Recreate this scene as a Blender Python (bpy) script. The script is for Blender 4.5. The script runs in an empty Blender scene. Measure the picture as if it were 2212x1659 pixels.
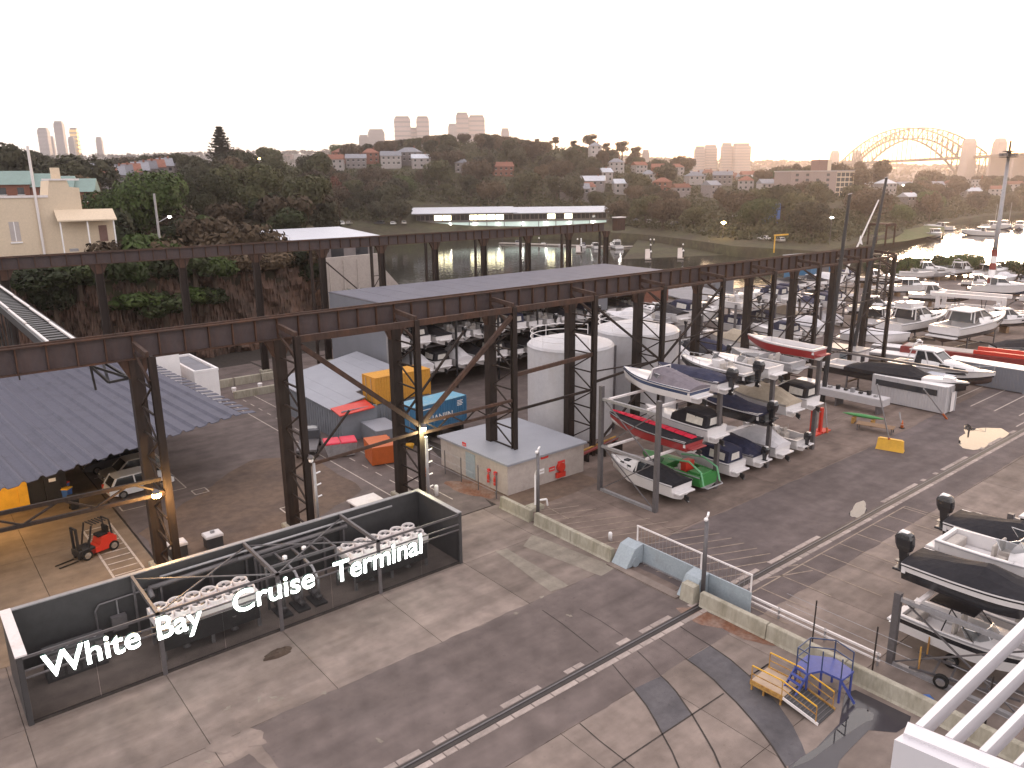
import bpy, math, random
from mathutils import Vector, Matrix
RND = random.Random(11)
scene = bpy.context.scene
C = scene.collection
PI = math.pi
rad = math.radians

# ------------------------------------------------------------------ camera
FPX, YAW, PITCH, ROLL, HC = 3110.0 / 4096 * 2212, rad(50.86), rad(14.55), rad(0.56), 22.5
_F = Vector((math.cos(YAW) * math.cos(PITCH), math.sin(YAW) * math.cos(PITCH), -math.sin(PITCH)))
_r = Vector((math.sin(YAW), -math.cos(YAW), 0))
_d = _F.cross(_r)
_R = _r * math.cos(ROLL) + _d * math.sin(ROLL)
_D = -_r * math.sin(ROLL) + _d * math.cos(ROLL)
cam_data = bpy.data.cameras.new('camera')
cam = bpy.data.objects.new('camera', cam_data)
C.objects.link(cam)
cam_data.sensor_width = 36
cam_data.lens = 36 * FPX / 2212
cam_data.clip_start = 0.2
cam_data.clip_end = 20000
_U, _B = -_D, -_F
cam.matrix_world = Matrix(((_R.x, _U.x, _B.x, 0), (_R.y, _U.y, _B.y, 0), (_R.z, _U.z, _B.z, HC), (0, 0, 0, 1)))
scene.camera = cam

# ------------------------------------------------------------------ light
SUN_AZ, SUN_EL = rad(22.0), rad(3.5)       # azimuth from +X towards +Y
world = bpy.data.worlds.new('World')
scene.world = world
world.use_nodes = True
wn, wl = world.node_tree.nodes, world.node_tree.links
wn.clear()
sky = wn.new('ShaderNodeTexSky')
sky.sky_type = 'NISHITA'
sky.sun_disc = False
sky.sun_elevation = SUN_EL
sky.sun_rotation = PI / 2 - SUN_AZ
sky.air_density = 1.0
sky.dust_density = 2.0
sky.ozone_density = 1.0
thin = wn.new('ShaderNodeMix')
thin.data_type = 'RGBA'
thin.inputs[0].default_value = 0.65
thin.inputs[7].default_value = (4.1, 3.72, 3.72, 1)     # thin even high cloud
wl.new(sky.outputs[0], thin.inputs[6])
bg = wn.new('ShaderNodeBackground')
bg.inputs[1].default_value = 0.15
wl.new(thin.outputs[2], bg.inputs[0])
wo = wn.new('ShaderNodeOutputWorld')
wl.new(bg.outputs[0], wo.inputs[0])
sd = bpy.data.lights.new('sun', 'SUN')
sd.energy = 0.6
sd.angle = rad(10)
sd.color = (1.0, 0.72, 0.5)
sun = bpy.data.objects.new('sun', sd)
C.objects.link(sun)
_sv = Vector((math.cos(SUN_AZ) * math.cos(SUN_EL), math.sin(SUN_AZ) * math.cos(SUN_EL), math.sin(SUN_EL)))
sun.rotation_euler = _sv.to_track_quat('Z', 'Y').to_euler()
sun.location = (60, 20, 80)
vs = scene.view_settings
vs.view_transform = 'Standard'
vs.look = 'None'
vs.exposure = 1.95
vs.gamma = 1
vs.use_curve_mapping = False

# ------------------------------------------------------------------ photo direction -> place
def ray(x, y):
    return _R * (x - 1106) + _D * (y - 829.5) + _F * FPX
def G(x, y, z=0.0):                       # on a level surface
    v = ray(x, y)
    return Vector((0, 0, HC)) + v * ((z - HC) / v.z)
def GY(x, y, Y):                          # on a wall parallel to the rail
    v = ray(x, y)
    return Vector((0, 0, HC)) + v * (Y / v.y)
def GX(x, y, X):                          # on a wall square to the rail
    v = ray(x, y)
    return Vector((0, 0, HC)) + v * (X / v.x)
def RP(x, y, r):                          # at a known ground range
    v = ray(x, y)
    return Vector((0, 0, HC)) + v * (r / math.hypot(v.x, v.y))

# ------------------------------------------------------------------ helpers
class MB:
    def __init__(s):
        s.v = []
        s.f = []
    def add(s, vs_, fs_):
        o = len(s.v)
        s.v += [tuple(p) for p in vs_]
        s.f += [tuple(i + o for i in q) for q in fs_]
        return s
    def box(s, x0, x1, y0, y1, z0, z1):
        return s.add([(x0, y0, z0), (x1, y0, z0), (x1, y1, z0), (x0, y1, z0), (x0, y0, z1), (x1, y0, z1), (x1, y1, z1), (x0, y1, z1)],
                     [(0, 3, 2, 1), (4, 5, 6, 7), (0, 1, 5, 4), (1, 2, 6, 5), (2, 3, 7, 6), (3, 0, 4, 7)])
    def cbox(s, c, d):
        return s.box(c[0] - d[0] / 2, c[0] + d[0] / 2, c[1] - d[1] / 2, c[1] + d[1] / 2, c[2] - d[2] / 2, c[2] + d[2] / 2)
    def bbox(s, x0, x1, y0, y1, z0, z1, b=.03):        # box with a chamfer round the top
        return s.loft([[(x0, y0, z0), (x1, y0, z0), (x1, y1, z0), (x0, y1, z0)], [(x0, y0, z1 - b), (x1, y0, z1 - b), (x1, y1, z1 - b), (x0, y1, z1 - b)],
                       [(x0 + b, y0 + b, z1), (x1 - b, y0 + b, z1), (x1 - b, y1 - b, z1), (x0 + b, y1 - b, z1)]])
    def bar(s, p, q, w, h=None, roll=0):
        p, q = Vector(p), Vector(q)
        h = h or w
        d = (q - p).normalized()
        u = Vector((0, 0, 1)) if abs(d.z) < .95 else Vector((0, 1, 0))
        a = d.cross(u).normalized()
        b = a.cross(d).normalized()
        if roll:
            a, b = a * math.cos(roll) + b * math.sin(roll), b * math.cos(roll) - a * math.sin(roll)
        a *= w / 2
        b *= h / 2
        return s.add([p - a - b, p + a - b, p + a + b, p - a + b, q - a - b, q + a - b, q + a + b, q - a + b],
                     [(0, 3, 2, 1), (4, 5, 6, 7), (0, 1, 5, 4), (1, 2, 6, 5), (2, 3, 7, 6), (3, 0, 4, 7)])
    def tube(s, p, q, r, n=8, r2=None, cap=True):
        p, q = Vector(p), Vector(q)
        r2 = r if r2 is None else r2
        d = (q - p).normalized()
        u = Vector((0, 0, 1)) if abs(d.z) < .95 else Vector((1, 0, 0))
        a = d.cross(u).normalized()
        b = a.cross(d)
        A = [p + (a * math.cos(2 * PI * i / n) + b * math.sin(2 * PI * i / n)) * r for i in range(n)]
        B = [q + (a * math.cos(2 * PI * i / n) + b * math.sin(2 * PI * i / n)) * r2 for i in range(n)]
        F = [(i, (i + 1) % n, n + (i + 1) % n, n + i) for i in range(n)]
        if cap:
            F += [tuple(range(n - 1, -1, -1)), tuple(range(n, 2 * n))]
        return s.add(A + B, F)
    def path(s, pts, r, n=6):
        for a, b in zip(pts, pts[1:]):
            s.tube(a, b, r, n)
        return s
    def prism(s, poly, z0, z1):
        n = len(poly)
        return s.add([(p[0], p[1], z0) for p in poly] + [(p[0], p[1], z1) for p in poly],
                     [tuple(range(n - 1, -1, -1)), tuple(range(n, 2 * n))] + [(i, (i + 1) % n, n + (i + 1) % n, n + i) for i in range(n)])
    def prism_y(s, poly, y0, y1):            # outline in x,z
        n = len(poly)
        return s.add([(p[0], y0, p[1]) for p in poly] + [(p[0], y1, p[1]) for p in poly],
                     [tuple(range(n)), tuple(range(2 * n - 1, n - 1, -1))] + [(i, n + i, n + (i + 1) % n, (i + 1) % n) for i in range(n)])
    def prism_x(s, poly, x0, x1):            # outline in y,z
        n = len(poly)
        return s.add([(x0, p[0], p[1]) for p in poly] + [(x1, p[0], p[1]) for p in poly],
                     [tuple(range(n - 1, -1, -1)), tuple(range(n, 2 * n))] + [(i, (i + 1) % n, n + (i + 1) % n, n + i) for i in range(n)])
    def poly(s, pts):
        return s.add(pts, [tuple(range(len(pts)))])
    def sheet(s, pts, z):
        return s.add([(p[0], p[1], z) for p in pts], [tuple(range(len(pts)))])
    def loft(s, rings, closed=True, cap=True):
        n = len(rings[0])
        V = [p for r in rings for p in r]
        F = []
        for k in range(len(rings) - 1):
            for i in range(n if closed else n - 1):
                F.append((k * n + i, k * n + (i + 1) % n, (k + 1) * n + (i + 1) % n, (k + 1) * n + i))
        if cap and closed:
            F += [tuple(range(n - 1, -1, -1)), tuple(range((len(rings) - 1) * n, len(rings) * n))]
        return s.add(V, F)
    def lathe(s, prof, c=(0, 0, 0), n=12):
        return s.loft([[(c[0] + r * math.cos(2 * PI * i / n), c[1] + r * math.sin(2 * PI * i / n), c[2] + z) for i in range(n)] for r, z in prof])
    def mesh(s, name, m, off=None, smooth=False):
        me = bpy.data.meshes.new(name)
        vv = s.v if off is None else [(p[0] - off[0], p[1] - off[1], p[2] - off[2]) for p in s.v]
        me.from_pydata(vv, [], s.f)
        if m is not None:
            me.materials.append(MAT[m] if isinstance(m, str) else m)
        if smooth:
            me.polygons.foreach_set('use_smooth', [True] * len(me.polygons))
        me.update()
        return me
    def build(s, name, m, parent=None, world=False, smooth=False):
        off = parent.location if (world and parent is not None) else None
        o = bpy.data.objects.new(name, s.mesh(name, m, off, smooth))
        C.objects.link(o)
        o.parent = parent
        return o

def inst(name, me, parent=None, loc=(0, 0, 0), rz=0.0):
    o = bpy.data.objects.new(name, me)
    C.objects.link(o)
    o.parent = parent
    o.location = loc
    o.rotation_euler = (0, 0, rz)
    return o
def tag(o, label, cat, group=None):
    o['label'] = label
    o['category'] = cat
    if group:
        o['group'] = group
    return o
def thing(name, label, cat, loc=(0, 0, 0), rz=0.0, group=None):
    o = bpy.data.objects.new(name, None)
    C.objects.link(o)
    o.empty_display_size = .5
    o.location = loc
    o.rotation_euler = (0, 0, rz)
    return tag(o, label, cat, group)
def struct(o):
    o['kind'] = 'structure'
    return o
def kids(o):
    return KIDS.get(o.name) or [c for c in o.children]
KIDS = {}
def dup(root, loc=None, rz=None, label=None, group=None, sc=None, parent=None):
    r = root.copy()
    C.objects.link(r)
    r.parent = parent
    if loc is not None:
        r.location = loc
    if rz is not None:
        r.rotation_euler = (root.rotation_euler.x, root.rotation_euler.y, rz)
    if sc is not None:
        r.scale = (sc, sc, sc) if not isinstance(sc, (tuple, list)) else sc
    if label:
        r['label'] = label
    if group:
        r['group'] = group
    for ch in kids(root):
        c = ch.copy()
        C.objects.link(c)
        c.parent = r
        for g in kids(ch):
            d = g.copy()
            C.objects.link(d)
            d.parent = c
    return r

# ------------------------------------------------------------------ materials
MAT = {}
def mat(name, col, rough=.6, metal=0.0, var=.18, scale=1.5, bump=0.0, bscale=25.0, col2=None, mixp=(.42, .66), emit=0.0, ecol=None, rand=0.0, pos=False, spec=None, alpha=1.0, trans=0.0, coat=0.0):
    m = bpy.data.materials.new(name)
    m.use_nodes = True
    nt = m.node_tree
    n, l = nt.nodes, nt.links
    p = n['Principled BSDF']
    p.inputs['Roughness'].default_value = rough
    p.inputs['Metallic'].default_value = metal
    if spec is None and rough >= .6:
        spec = .2                         # dusty, weathered surfaces
    if spec is not None:
        p.inputs['Specular IOR Level'].default_value = spec
    if alpha < 1:
        p.inputs['Alpha'].default_value = alpha
    if trans:
        p.inputs['Transmission Weight'].default_value = trans
    if coat:
        p.inputs['Coat Weight'].default_value = coat
    if emit:
        p.inputs['Emission Color'].default_value = (*(ecol or col), 1)
        p.inputs['Emission Strength'].default_value = emit
    if pos:
        vec = n.new('ShaderNodeNewGeometry').outputs['Position']
    else:
        vec = n.new('ShaderNodeTexCoord').outputs['Object']
    nz = n.new('ShaderNodeTexNoise')
    nz.inputs['Scale'].default_value = scale
    nz.inputs['Detail'].default_value = 6
    nz.inputs['Roughness'].default_value = .65
    l.new(vec, nz.inputs['Vector'])
    mr = n.new('ShaderNodeMapRange')
    mr.inputs['From Min'].default_value = mixp[0] if col2 else .3
    mr.inputs['From Max'].default_value = mixp[1] if col2 else .7
    l.new(nz.outputs['Fac'], mr.inputs['Value'])
    mx = n.new('ShaderNodeMix')
    mx.data_type = 'RGBA'
    a = col if col2 else tuple(c * (1 - var) for c in col)
    b = col2 if col2 else tuple(min(1, c * (1 + var)) for c in col)
    mx.inputs[6].default_value = (*a, 1)
    mx.inputs[7].default_value = (*b, 1)
    l.new(mr.outputs[0], mx.inputs[0])
    out = mx.outputs[2]
    if col2:                               # fine grain over the two-tone base
        n2 = n.new('ShaderNodeTexNoise')
        n2.inputs['Scale'].default_value = scale * 7
        n2.inputs['Detail'].default_value = 4
        l.new(vec, n2.inputs['Vector'])
        m2 = n.new('ShaderNodeMapRange')
        m2.inputs['To Min'].default_value = 1 - var
        m2.inputs['To Max'].default_value = 1 + var
        m2.inputs['From Min'].default_value = .3
        m2.inputs['From Max'].default_value = .7
        l.new(n2.outputs['Fac'], m2.inputs['Value'])
        x2 = n.new('ShaderNodeVectorMath')
        x2.operation = 'SCALE'
        l.new(out, x2.inputs[0])
        l.new(m2.outputs[0], x2.inputs['Scale'])
        out = x2.outputs[0]
    if rand:
        oi = n.new('ShaderNodeObjectInfo')
        m3 = n.new('ShaderNodeMapRange')
        m3.inputs['To Min'].default_value = 1 - rand
        m3.inputs['To Max'].default_value = 1 + rand
        l.new(oi.outputs['Random'], m3.inputs['Value'])
        x3 = n.new('ShaderNodeVectorMath')
        x3.operation = 'SCALE'
        l.new(out, x3.inputs[0])
        l.new(m3.outputs[0], x3.inputs['Scale'])
        out = x3.outputs[0]
    l.new(out, p.inputs['Base Color'])
    if bump:
        nb = n.new('ShaderNodeTexNoise')
        nb.inputs['Scale'].default_value = bscale
        nb.inputs['Detail'].default_value = 5
        l.new(vec, nb.inputs['Vector'])
        bp = n.new('ShaderNodeBump')
        bp.inputs['Strength'].default_value = bump
        bp.inputs['Distance'].default_value = .05
        l.new(nb.outputs['Fac'], bp.inputs['Height'])
        l.new(bp.outputs[0], p.inputs['Normal'])
    MAT[name] = m
    return m

def streak(name, col, col2, rough=.75, sx=.9, sz=.12, var=.15, mixp=(.4, .7), metal=0.0, rand=0.0, bump=.15):
    """weather streaks that run down a surface"""
    m = mat(name, col, rough, metal, var, 1.0, bump, 18, col2, mixp, rand=rand)
    n, l = m.node_tree.nodes, m.node_tree.links
    mp = n.new('ShaderNodeMapping')
    mp.inputs['Scale'].default_value = (sx, sx, sz)
    tc = [k for k in n if k.type == 'TEX_COORD'][0]
    l.new(tc.outputs['Object'], mp.inputs['Vector'])
    for k in n:
        if k.type == 'TEX_NOISE' and k.inputs['Scale'].default_value <= 7:
            l.new(mp.outputs[0], k.inputs['Vector'])
    return m

# ground
mat('slab', (.215, .172, .150), .85, 0, .12, .22, .25, 30, (.160, .126, .109), (.45, .75), rand=.10, pos=True)
mat('slab_brown', (.185, .140, .120), .85, 0, .12, .22, .25, 30, (.135, .102, .088), (.42, .7), rand=.08, pos=True)
mat('slab_blue', (.105, .097, .102), .8, 0, .1, .5, .25, 30, (.08, .075, .082), (.4, .7), pos=True)
mat('slab_tan', (.215, .16, .115), .85, 0, .08, .3, .2, 30, (.17, .125, .09), (.4, .75), rand=.05, pos=True)
mat('slab_light', (.255, .222, .185), .85, 0, .1, .5, .25, 30, (.21, .18, .15), (.4, .7), pos=True)
mat('joint', (.05, .042, .038), .95, 0, .3, 2.0, pos=True)
mat('asphalt', (.150, .120, .112), .82, 0, .12, .16, .4, 60, (.116, .092, .086), (.42, .7), pos=True)
mat('asphalt_dark', (.128, .103, .101), .8, 0, .12, .18, .4, 60, (.096, .077, .076), (.42, .7), pos=True)
mat('asphalt_rust', (.15, .105, .08), .85, 0, .16, .25, .4, 50, (.095, .07, .06), (.42, .7), pos=True)
mat('rust_stain', (.17, .08, .05), .9, 0, .2, .8, .2, 40, (.22, .15, .12), (.4, .6), pos=True)
mat('paint_line', (.46, .40, .35), .8, 0, .1, 3, 0, 20, (.2, .16, .14), (.5, .72), pos=True)
mat('paint_faint', (.30, .24, .19), .8, 0, .1, 2, 0, 20, (.16, .125, .105), (.45, .7), pos=True)
mat('wet', (.045, .04, .045), .12, 0, .1, .7, 0, pos=True)
mat('puddle', (.03, .027, .027), .02, 0, .1, 1, 0, pos=True, spec=1.0)
mat('kerb_stone', (.33, .275, .25), .85, 0, .2, 2.5, .3, 25, rand=.18)
mat('rail_steel', (.05, .042, .04), .5, .6, .2, 3)
def traffic(name, lo=.78, hi=1.12, spots=.55):
    """wheel-worn streaks along the wharf, blotches and oil spots over a ground material"""
    m = MAT[name]
    n, l = m.node_tree.nodes, m.node_tree.links
    p = n['Principled BSDF']
    src = p.inputs['Base Color'].links[0].from_socket
    geo = [k for k in n if k.type == 'NEW_GEOMETRY'][0]
    for sc, scale, a, b, f0, f1 in (((.10, .9, 1), 1.0, lo, hi, .36, .64), ((1, 1, 1), .55, .86, 1.06, .38, .6), ((1, 1, 1), 4.5, spots, 1.0, .28, .36)):
        mp = n.new('ShaderNodeMapping')
        mp.inputs['Scale'].default_value = sc
        l.new(geo.outputs['Position'], mp.inputs['Vector'])
        nz = n.new('ShaderNodeTexNoise')
        nz.inputs['Scale'].default_value = scale
        nz.inputs['Detail'].default_value = 5
        l.new(mp.outputs[0], nz.inputs['Vector'])
        mr = n.new('ShaderNodeMapRange')
        mr.inputs['From Min'].default_value, mr.inputs['From Max'].default_value = f0, f1
        mr.inputs['To Min'].default_value, mr.inputs['To Max'].default_value = a, b
        l.new(nz.outputs['Fac'], mr.inputs['Value'])
        vm = n.new('ShaderNodeVectorMath')
        vm.operation = 'SCALE'
        l.new(src, vm.inputs[0])
        l.new(mr.outputs[0], vm.inputs['Scale'])
        src = vm.outputs[0]
    l.new(src, p.inputs['Base Color'])
for _k, _a in (('slab', (.82, 1.12, .86)), ('slab_brown', (.82, 1.12, .86)), ('slab_tan', (.86, 1.08, .8)), ('asphalt', (.88, 1.10, .8)), ('asphalt_dark', (.88, 1.10, .8)), ('slab_light', (.84, 1.08, .8)), ('slab_blue', (.88, 1.08, .8))):
    traffic(_k, *_a)
# steel
streak('girder_web', (.074, .058, .060), (.065, .036, .027), .62, .5, .25, .12, (.5, .8), rand=.08)
streak('girder_rust', (.058, .036, .029), (.095, .047, .030), .8, .7, .2, .2, (.45, .72), rand=.1)
streak('column_steel', (.026, .019, .017), (.045, .026, .019), .7, 1.2, .15, .2, (.48, .75), rand=.08)
mat('galv', (.30, .29, .30), .45, .35, .15, 4, rand=.05)
mat('galv_dark', (.13, .12, .125), .5, .4, .15, 4, rand=.06)
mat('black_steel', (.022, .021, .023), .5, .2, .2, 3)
mat('dark_grey', (.05, .048, .05), .55, .1, .15, 2)
# paints
mat('white_paint', (.78, .75, .75), .45, 0, .05, 1.2)
streak('white_weathered', (.68, .63, .62), (.50, .42, .38), .6, .8, .12, .05, (.55, .85))
mat('tank_white', (.48, .465, .48), .55, 0, .05, .4, 0, 20, (.42, .39, .39), (.55, .8))
mat('cream_paint', (.60, .49, .37), .75, 0, .05, .6, 0, 20, (.54, .44, .33), (.5, .8))
mat('pale_wall', (.42, .365, .335), .8, 0, .07, .5, .1, 20, (.35, .30, .275), (.5, .75))
streak('concrete_wall', (.36, .33, .27), (.20, .18, .13), .85, 1.0, .3, .12, (.45, .75))
mat('gate_blue', (.30, .345, .38), .55, 0, .08, 1.2, 0, 20, (.26, .29, .31), (.5, .75))
mat('shed_grey', (.17, .175, .20), .5, .1, .06, .6)
mat('roof_blue', (.100, .100, .132), .6, 0, .08, .8, 0, 20, (.076, .076, .100), (.48, .75))
mat('roof_pale', (.44, .45, .50), .5, .1, .06, .6)
mat('roof_mid', (.27, .275, .31), .55, .05, .06, .6)
mat('roof_dark', (.13, .125, .14), .7, 0, .15, .8)
mat('roof_tile', (.20, .085, .06), .8, 0, .25, 1.5, rand=.2)
mat('roof_grey', (.22, .22, .245), .7, 0, .15, .8, rand=.2)
mat('roof_green', (.19, .26, .24), .6, 0, .1, .8)
mat('red', (.52, .035, .02), .4, 0, .1, 2)
mat('red_sign', (.62, .03, .03), .5, 0, .06, 2)
mat('pink_red', (.62, .035, .07), .45, 0, .08, 2)
mat('dark_red', (.20, .025, .022), .4, 0, .12, 2)
mat('orange', (.46, .10, .02), .5, 0, .12, 2)
mat('yellow', (.66, .36, .03), .5, 0, .12, 2)
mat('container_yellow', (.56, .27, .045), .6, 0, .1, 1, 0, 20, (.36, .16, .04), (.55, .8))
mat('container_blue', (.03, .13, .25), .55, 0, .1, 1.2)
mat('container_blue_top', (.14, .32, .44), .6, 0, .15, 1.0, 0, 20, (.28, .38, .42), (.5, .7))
mat('container_grey', (.20, .21, .235), .6, 0, .1, 1.0)
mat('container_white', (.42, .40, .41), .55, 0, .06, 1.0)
mat('blue_plastic', (.04, .12, .36), .5, 0, .1, 2)
mat('platform_blue', (.045, .065, .25), .5, 0, .15, 2)
mat('rusty_yellow', (.42, .24, .07), .75, 0, .2, 1.6, 0, 20, (.2, .09, .04), (.45, .7))
mat('deck_sand', (.40, .30, .22), .85, 0, .12, 2)
mat('green_paint', (.04, .21, .05), .45, 0, .12, 2)
mat('green_pale', (.16, .42, .22), .5, 0, .1, 2)
mat('silver_paint', (.42, .38, .34), .3, .5, .05, 2, coat=.5)
mat('car_white', (.74, .72, .72), .3, 0, .03, 2, coat=.6)
mat('car_dark', (.06, .06, .07), .3, .2, .1, 2, coat=.6)
mat('car_glass', (.02, .022, .026), .06, 0, .1, 2)
mat('rubber', (.018, .017, .017), .8, 0, .2, 6)
mat('chrome', (.6, .6, .6), .25, .9, .05, 4)
mat('cloth_black', (.020, .019, .023), .8, 0, .25, 3, .4, 6)
mat('cloth_navy', (.028, .030, .058), .8, 0, .25, 3, .4, 6)
mat('cloth_beige', (.38, .32, .25), .85, 0, .12, 2.5, .5, 5)
mat('cloth_grey', (.16, .14, .16), .85, 0, .15, 2.5, .5, 5)
mat('cloth_white', (.58, .56, .58), .8, 0, .08, 2.5, .5, 5)
mat('cloth_red', (.52, .02, .05), .7, 0, .15, 2.5, .4, 5)
mat('gel_white', (.64, .61, .61), .22, 0, .05, 1.5, coat=.4)
mat('gel_cream', (.62, .57, .52), .3, 0, .06, 1.5, coat=.3)
mat('gel_black', (.018, .018, .021), .25, 0, .1, 1.5, coat=.4)
mat('gel_navy', (.03, .05, .11), .25, 0, .1, 1.5, coat=.4)
mat('gel_red', (.26, .02, .022), .3, 0, .1, 1.5, coat=.4)
mat('gel_grey', (.30, .29, .30), .35, 0, .1, 1.5, coat=.2)
mat('antifoul', (.075, .05, .047), .8, 0, .2, 2)
mat('antifoul_blue', (.04, .06, .12), .8, 0, .2, 2)
mat('vinyl', (.42, .38, .35), .6, 0, .12, 3)
mat('teak', (.24, .15, .09), .6, 0, .15, 4)
mat('boat_glass', (.05, .06, .07), .05, 0, .1, 2, alpha=.55)
mat('clear_vinyl', (.55, .52, .48), .35, 0, .15, 4)
mat('tube_white', (.62, .60, .62), .5, 0, .05, 2)
mat('pane_dark', (.03, .032, .038), .08, 0, .2, 1)
mat('pane_lit', (.9, .85, .55), .5, 0, .1, 1, emit=1.6, ecol=(1, .9, .55))
mat('pane_glow', (.5, .58, .55), .2, 0, .1, .3, emit=.12, ecol=(.75, .95, .85))
mat('glass_front', (.02, .02, .022), .08, 0, .1, 2, alpha=.34)
mat('sign_light', (1, 1, 1), .5, 0, .0, 1, emit=2.2, ecol=(.90, 1, .93))
mat('sign_edge', (.02, .10, .075), .5, 0, .1, 1)
mat('lamp_warm', (1, .8, .4), .5, 0, 0, 1, emit=40, ecol=(1, .62, .18))
mat('lamp_cool', (1, 1, .9), .5, 0, 0, 1, emit=14, ecol=(.92, 1, .75))
mat('lamp_white', (1, 1, 1), .5, 0, 0, 1, emit=9, ecol=(1, .93, .85))
mat('ship_white', (.60, .575, .60), .4, 0, .02, .8)
mat('brick_red', (.20, .085, .06), .85, 0, .2, 3)
mat('brick_pale', (.31, .235, .215), .85, 0, .1, 3)
mat('brick_brown', (.20, .12, .105), .85, 0, .15, 3)
mat('render_white', (.36, .32, .31), .8, 0, .1, 1, rand=.2)
mat('render_grey', (.20, .175, .175), .8, 0, .12, 1, rand=.2)
mat('tower_grey', (.20, .18, .19), .5, .1, .08, .02, rand=.15)
mat('tower_pink', (.34, .27, .26), .6, 0, .08, .02, rand=.1)
mat('tower_gold', (.75, .5, .2), .25, .7, .15, .02)
mat('granite', (.34, .27, .25), .85, 0, .1, .05)
mat('bridge_steel', (.06, .052, .052), .7, 0, .1, .05, spec=.1)
# nature
mat('rock', (.135, .082, .062), .9, 0, .2, .25, .6, 4, (.08, .056, .046), (.4, .65), pos=True)
mat('soil', (.045, .036, .024), .95, 0, .3, .08, .3, 3, (.06, .06, .03), (.4, .65), pos=True)
mat('lawn', (.085, .105, .04), .95, 0, .2, .15, .3, 5, (.12, .105, .06), (.4, .7), pos=True)
mat('far_land', (.12, .10, .095), .95, 0, .3, .012, 0, 3, (.075, .07, .06), (.4, .65), pos=True)
mat('bark', (.07, .05, .038), .9, 0, .25, 2, .5, 10)
def leafmat(name, a, b, rand=.5):
    a, b = tuple(c * .80 for c in a), tuple(c * .80 for c in b)
    m = mat(name, a, .75, 0, .25, .35, 0, 20, b, (.38, .64), rand=rand)
    m.node_tree.nodes['Principled BSDF'].inputs['Specular IOR Level'].default_value = .2
    return m
leafmat('leaf_olive', (.044, .046, .020), (.074, .070, .030))
leafmat('leaf_brown', (.065, .045, .028), (.10, .066, .038))
leafmat('leaf_dark', (.030, .030, .017), (.052, .048, .024))
leafmat('leaf_green', (.040, .064, .016), (.078, .108, .028), .3)
leafmat('leaf_gum', (.075, .052, .035), (.12, .078, .048))
leafmat('leaf_red', (.13, .045, .032), (.20, .075, .050))
leafmat('leaf_hedge', (.024, .033, .013), (.045, .056, .021))
# water
wm = mat('water', (.020, .021, .020), .06, 0, .1, .05, pos=True)
_n, _l = wm.node_tree.nodes, wm.node_tree.links
_g = _n.new('ShaderNodeNewGeometry')
_w1 = _n.new('ShaderNodeTexNoise'); _w1.inputs['Scale'].default_value = .55; _w1.inputs['Detail'].default_value = 3
_l.new(_g.outputs['Position'], _w1.inputs['Vector'])
_b = _n.new('ShaderNodeBump'); _b.inputs['Strength'].default_value = .35; _b.inputs['Distance'].default_value = .12
_l.new(_w1.outputs['Fac'], _b.inputs['Height'])
_l.new(_b.outputs[0], _n['Principled BSDF'].inputs['Normal'])
# ------------------------------------------------------------------ the wharf
def jag(p, q, step=.5, amp=.12, seed=1):
    r = random.Random(seed)
    p, q = Vector(p), Vector(q)
    n = max(2, int((q - p).length / step))
    d = (q - p).normalized()
    nrm = Vector((-d.y, d.x))
    out, w = [], 0.0
    for i in range(n):
        w = w * .7 + r.uniform(-amp, amp) * .6
        out.append(p + (q - p) * (i / n) + nrm * w + d * r.uniform(-.1, .1) * step)
    return out
def loop(pts, step=.5, amp=.1, seed=1):
    out = []
    for i in range(len(pts)):
        out += jag(pts[i][:2], pts[(i + 1) % len(pts)][:2], step, amp, seed + i)
    return out
def blob(c, rx, ry, rz=0, n=22, k=.25, seed=0):
    r = random.Random(seed)
    ph = [r.uniform(0, 6.28) for _ in range(4)]
    out = []
    for i in range(n):
        a = 2 * PI * i / n
        f = 1 + k * (.5 * math.sin(2 * a + ph[0]) + .35 * math.sin(3 * a + ph[1]) + .3 * math.sin(5 * a + ph[2]) + .2 * math.sin(9 * a + ph[3]))
        x, y = rx * f * math.cos(a), ry * f * math.sin(a)
        out.append((c[0] + x * math.cos(rz) - y * math.sin(rz), c[1] + x * math.sin(rz) + y * math.cos(rz)))
    return out

WATER_Z = -2.6
wharf_outline = [(-90, 1.5), (212, 1.5), (206, 62), (188, 90), (150, 99), (104, 100), (101, 116), (58, 122), (50, 150), (-90, 150)]
ground = struct(MB().prism(wharf_outline, -4.5, -.05).build('wharf_ground', 'joint'))
slab_mesh = {}
def slab(x0, x1, y0, y1, m='slab', gap=.012, top=0.0):
    w, d = round(x1 - x0, 3), round(y1 - y0, 3)
    key = (w, d, m)
    if key not in slab_mesh:
        a, b = w / 2 - gap, d / 2 - gap
        slab_mesh[key] = MB().loft([[(-a, -b, -.05), (a, -b, -.05), (a, b, -.05), (-a, b, -.05)], [(-a, -b, -.012), (a, -b, -.012), (a, b, -.012), (-a, b, -.012)],
                                    [(-a + .012, -b + .012, 0), (a - .012, -b + .012, 0), (a - .012, b - .012, 0), (-a + .012, b - .012, 0)]]).mesh('slab', m)
    return inst('slab', slab_mesh[key], ground, ((x0 + x1) / 2, (y0 + y1) / 2, top))
XJ = [1.75 + 5.8 * i for i in range(-5, 6)] + [32.0]
for a, b in zip(XJ, XJ[1:]):
    for c, d in ((1.5, 8.5), (8.5, 14.5), (14.5, 20.5), (20.5, 25), (25, 29.3), (29.3, 35.4), (35.4, 41.2)):
        slab(a, b, c, d)
XR = [32.0 + 6.2 * i for i in range(18)]
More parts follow.
